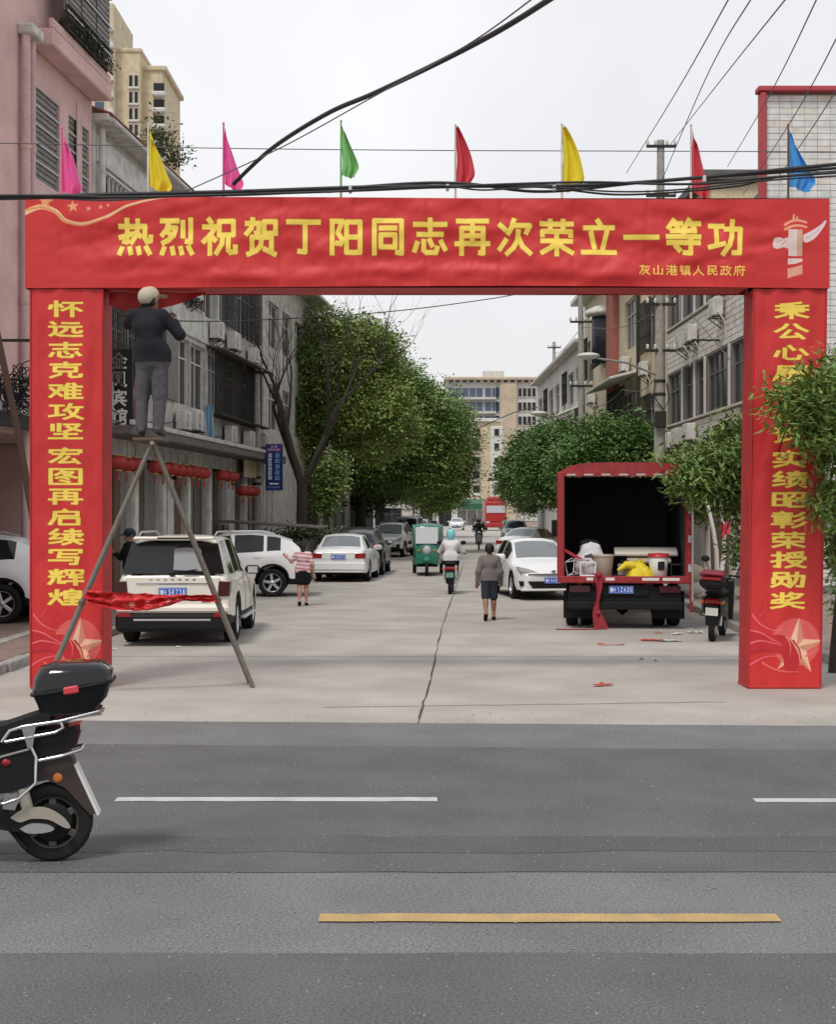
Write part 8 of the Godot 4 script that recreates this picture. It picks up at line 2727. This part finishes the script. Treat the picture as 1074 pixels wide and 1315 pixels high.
func people() -> void:
	var up := G(193, 858)
	var lp := W(192, 559, 17.35)
	# workman on the ladder, seen from behind, arms raised to the banner
	person("workman in dark jacket and cream cap standing on the ladder", V(lp.x, lp.y - 0.0, -17.35), 0.0, 1.03, {
		"hip": V(0.03, 0.86, -0.02), "waist": V(0.01, 1.0, 0.0), "chest": V(-0.02, 1.22, 0.0), "neck": V(-0.02, 1.39, -0.03), "head": V(-0.01, 1.535, -0.07),
		"sl": V(-0.20, 1.37, -0.02), "el": V(-0.28, 1.30, -0.22), "wl": V(-0.10, 1.52, -0.32), "sr": V(0.15, 1.36, 0.0), "er": V(0.335, 1.15, -0.04), "wr": V(0.25, 1.31, -0.24),
		"hl": V(-0.055, 0.84, -0.02), "kl": V(-0.10, 0.46, -0.06), "al": V(-0.09, 0.085, 0.03), "tl": V(-0.11, 0.035, -0.13), "hr": V(0.11, 0.84, -0.02), "kr": V(0.115, 0.46, -0.02), "ar": V(0.11, 0.085, 0.06), "tr": V(0.13, 0.035, -0.11),
		"look": Basis(Vector3.UP, -0.7) * Basis(Vector3.RIGHT, 0.25)},
		[["jacket", "cloth_navy"], ["trousers", "cloth_slate"], ["shoes", "cloth_slate"], ["hair", "hair"], ["cap", "cloth_khaki"]], M.skin_tan, 0.013, 0.9)
	# man walking away
	var m := G(629, 797)
	person("man in grey shirt and dark shorts walking up the street", V(m.x, 0.0, m.z), 0.03, 0.885, {
		"kl": V(-0.09, 0.50, 0.02), "al": V(-0.10, 0.16, 0.26), "tl": V(-0.10, 0.035, 0.16), "kr": V(0.095, 0.49, -0.08), "ar": V(0.10, 0.085, -0.1), "tr": V(0.115, 0.03, -0.27), "el": V(-0.25, 1.07, 0.05), "wl": V(-0.27, 0.84, 0.0), "er": V(0.24, 1.07, 0.02), "wr": V(0.26, 0.85, -0.08), "head": V(0.0, 1.55, -0.03)},
		[["shirt", "cloth_grey", "long"], ["shorts", "cloth_denim"], ["shoes", "cloth_black"], ["hair", "hair"]], M.skin_tan)
	# woman by the parked cars
	var w := G(389, 778)
	person("woman in rose striped top and black skirt walking by the white cars", V(w.x, 0.0, w.z), 0.06, 0.85, {
		"kl": V(-0.09, 0.48, 0.02), "al": V(-0.085, 0.12, 0.14), "tl": V(-0.09, 0.035, 0.02), "kr": V(0.09, 0.48, -0.06), "ar": V(0.09, 0.085, -0.06), "tr": V(0.10, 0.03, -0.22), "el": V(-0.30, 1.16, -0.02), "wl": V(-0.42, 1.26, -0.12), "er": V(0.25, 1.08, 0.05), "wr": V(0.29, 0.84, 0.02)},
		[["blouse", "stripes"], ["skirt", "cloth_black"], ["shoes", "cloth_black"], ["bun", "hair"]], M.skin)
	# riders
	var sit := {"hip": V(0, 0.90, 0.38), "waist": V(0, 1.03, 0.37), "chest": V(0, 1.24, 0.33), "neck": V(0, 1.40, 0.30), "head": V(0, 1.555, 0.27), "sl": V(-0.165, 1.345, 0.31), "sr": V(0.165, 1.345, 0.31), "el": V(-0.30, 1.12, 0.12), "wl": V(-0.34, 1.09, -0.14), "er": V(0.30, 1.12, 0.12), "wr": V(0.34, 1.09, -0.14), "hl": V(-0.09, 0.90, 0.36), "hr": V(0.09, 0.90, 0.36), "kl": V(-0.14, 0.82, -0.04), "kr": V(0.14, 0.82, -0.04), "al": V(-0.12, 0.46, -0.02), "ar": V(0.12, 0.46, -0.02), "tl": V(-0.12, 0.41, -0.2), "tr": V(0.12, 0.41, -0.2)}
	person("woman in white top and aqua helmet riding the scooter away", V(0.86, 0.02, -38.4), -0.06, 0.95, sit, [["jacket", "cloth_white"], ["trousers", "cloth_black"], ["shoes", "cloth_black"], ["hair", "hair"], ["helmet", "helmet_aqua"]], M.skin, 0.018)
	person("rider in dark clothes and black helmet coming down the street", V(3.4, 0.02, -82.5), 3.1, 1.0, sit, [["jacket", "cloth_black"], ["trousers", "cloth_slate"], ["shoes", "cloth_black"], ["helmet", "helmet_black"]], M.skin, 0.024)
	person("rider in dark red on the far scooter", V(6.2, 0.02, -160.0), 3.1, 1.05, sit, [["jacket", "cloth_slate"], ["trousers", "cloth_black"], ["helmet", "helmet_black"]], M.skin, 0.03)
	person("pedestrian in a green top under the far right trees", V(6.9, 0.02, -116.0), 0.3, 1.0, {}, [["shirt", "cloth_green"], ["trousers", "cloth_slate"], ["hair", "hair"]], M.skin, 0.03)
	person("person in dark clothes standing at the shops behind the off-road car", V(-6.15, 0.0, -31.6), 2.2, 1.02, {"er": V(0.27, 1.1, -0.1), "wr": V(0.16, 1.2, -0.3)}, [["jacket", "cloth_navy"], ["trousers", "cloth_black"], ["shoes", "cloth_black"], ["cap", "cloth_denim"]], M.skin, 0.018)


# ---------------------------------------------------------------- small things
func scrap(p: Vector3, sx: float, sz: float, m: Material, label: String, group: String) -> void:
	var g := []
	for j in 5:
		var row := []
		for i in 7:
			row.append(V((i / 6.0 - 0.5) * sx + rng.randfn(0, sx * 0.03), 0.008 + absf(rng.randfn(0, 0.012)), (j / 4.0 - 0.5) * sz + rng.randfn(0, sz * 0.06)))
		g.append(row)
	g.reverse()
	var o := single("paper_scrap", MB.new().grid(g), m, label, "litter", group)
	o.position = V(p.x, 0.004, p.z)
	o.rotation.y = rng.randf_range(-0.6, 0.6)


func small_things() -> void:
	var g := "scraps of paper on the concrete"
	for a in [[775, 881, 0.26, 0.10, "paper_red", "red paper scrap lying alone on the concrete before the arch"], [785, 829, 0.42, 0.07, "paper_red", "long thin red scrap behind the truck"], [838, 823, 0.36, 0.22, "paper_red", "crumpled red scrap next to white paper behind the truck"], [862, 824, 0.36, 0.14, "paper", "white paper sheet beside the crumpled red scrap"], [870, 815, 0.22, 0.12, "paper", "white paper scrap by the truck wheel"], [893, 813, 0.26, 0.16, "paper", "white paper scrap near the parked scooter"], [846, 814, 0.14, 0.08, "paper_red", "tiny red scrap by the truck wheel"], [824, 848, 0.06, 0.05, "joint", "dark crumb of litter on the concrete"], [843, 850, 0.05, 0.04, "joint", "dark pebble like crumb of litter on the concrete"], [228, 832, 0.09, 0.08, "paper", "white crumb of paper under the off-road car"], [146, 835, 0.08, 0.07, "paper", "white crumb of paper by the arch pillar"]]:
		scrap(G(a[0], a[1]), a[2], a[3], M[a[4]], a[5], g)
	# bins and stall by the left kerb, behind the crosswise car
	var st := thing("stall_counter", "low grey stall counter under a dark awning by the blue sign", "stall", V(-4.6, 0.0, -46.5), -0.1)
	part("counter", MB.new().rbox(V(0, 0.6, 0), V(2.6, 1.2, 0.8), 0.03), M.shutter, st)
	part("awning", MB.new().rbox(V(0.1, 1.72, 0.1), V(3.2, 0.08, 1.6), 0.02, Basis(Vector3.BACK, -0.06)), M.stucco_dark, st)
	for x in [-1.4, 1.5]:
		part("post", MB.new().tube([V(x, 0, 0.7), V(x, 1.7, 0.7)], 0.03, 6), M.iron, st)
	# plaques on the right, red cloth on the shrub
	var r := MB.new()
	var rows := []
	for j in 6:
		var row := []
		for i in 6:
			row.append(V((i / 5.0 - 0.5) * 0.2 * (1.0 - 0.1 * j), -j * 0.045 - 0.05 * sin(i * 1.3), 0.05 * sin(i * 2.2 + j)))
		rows.append(row)
	rows.reverse()
	var rc := single("red_cloth_scrap", r.grid(rows), M.flag_red, "red cloth scrap snagged on the young tree behind the scooter", "cloth")
	rc.position = W(932, 672, 25.8)
	var hb := thing("grey_sacks", "pile of pale sacks on the pavement beyond the truck", "sack", V(6.0, 0.11, -34.5))
	for k in 5:
		part("sack", MB.new().ball(V(rng.randf_range(-0.4, 0.4), 0.25 + 0.3 * (k / 2), rng.randf_range(-0.3, 0.3)), V(0.4, 0.24, 0.32), 12, 8), [M.cloth_white, M.stucco_pale, M.cloth_khaki][k % 3], hb)


func _ready() -> void:
	rng.seed = 20240511
	# camera, sky, sun, exposure
	var cam := Camera3D.new()
	cam.name = "camera"
	cam.fov = rad_to_deg(2.0 * atan(657.5 / 1900.0))
	cam.near = 0.1
	cam.far = 3000.0
	cam.position = V(0, 2.1, 0)
	add_child(cam)
	cam.current = true
	var env := Environment.new()
	env.tonemap_mode = Environment.TONE_MAPPER_LINEAR
	env.tonemap_exposure = 1.26
	env.background_mode = Environment.BG_SKY
	var sm := ProceduralSkyMaterial.new()
	sm.sky_top_color = Color(0.80, 0.81, 0.83)
	sm.sky_horizon_color = Color(0.83, 0.83, 0.835)
	sm.sky_curve = 0.3
	sm.ground_horizon_color = Color(0.87, 0.87, 0.87)
	sm.ground_bottom_color = Color(0.5, 0.5, 0.5)
	sm.sun_angle_max = 0.0
	sm.sky_cover = clouds()
	sm.sky_cover_modulate = Color(1, 1, 1, 1)
	env.sky = Sky.new()
	env.sky.sky_material = sm
	env.sdfgi_enabled = true
	env.ssao_enabled = true
	env.ssil_enabled = true
	var we := WorldEnvironment.new()
	we.name = "environment"
	we.environment = env
	add_child(we)
	var sun := DirectionalLight3D.new()
	sun.name = "sun"
	sun.light_energy = 0.5
	sun.light_angular_distance = 12.0
	sun.light_color = Color(1.0, 0.98, 0.95)
	sun.shadow_enabled = true
	sun.rotation_degrees = V(-58, -25, 0)
	add_child(sun)
	make_materials()
	build_setting()
	pink_house()
	grey_house()
	more_left_houses()
	apartment_tower()
	tile_house()
	more_right_houses()
	far_blocks()
	festive_arch()
	flags()
	ladder()
	cables()
	poles()
	trees()
	vehicles()
	people()
	small_things()


# faint uneven cloud over the whole sky
func clouds() -> Texture2D:
	var f := FastNoiseLite.new()
	f.seed = 3
	f.frequency = 0.009
	f.fractal_octaves = 5
	var t := NoiseTexture2D.new()
	t.width = 1024
	t.height = 512
	t.seamless = true
	t.noise = f
	var g := Gradient.new()
	g.offsets = PackedFloat32Array([0.0, 0.5, 1.0])
	g.colors = PackedColorArray([Color(0.0, 0.0, 0.0, 1.0), Color(0.2, 0.2, 0.205, 1.0), Color(0.42, 0.42, 0.42, 1.0)])
	t.color_ramp = g
	return t
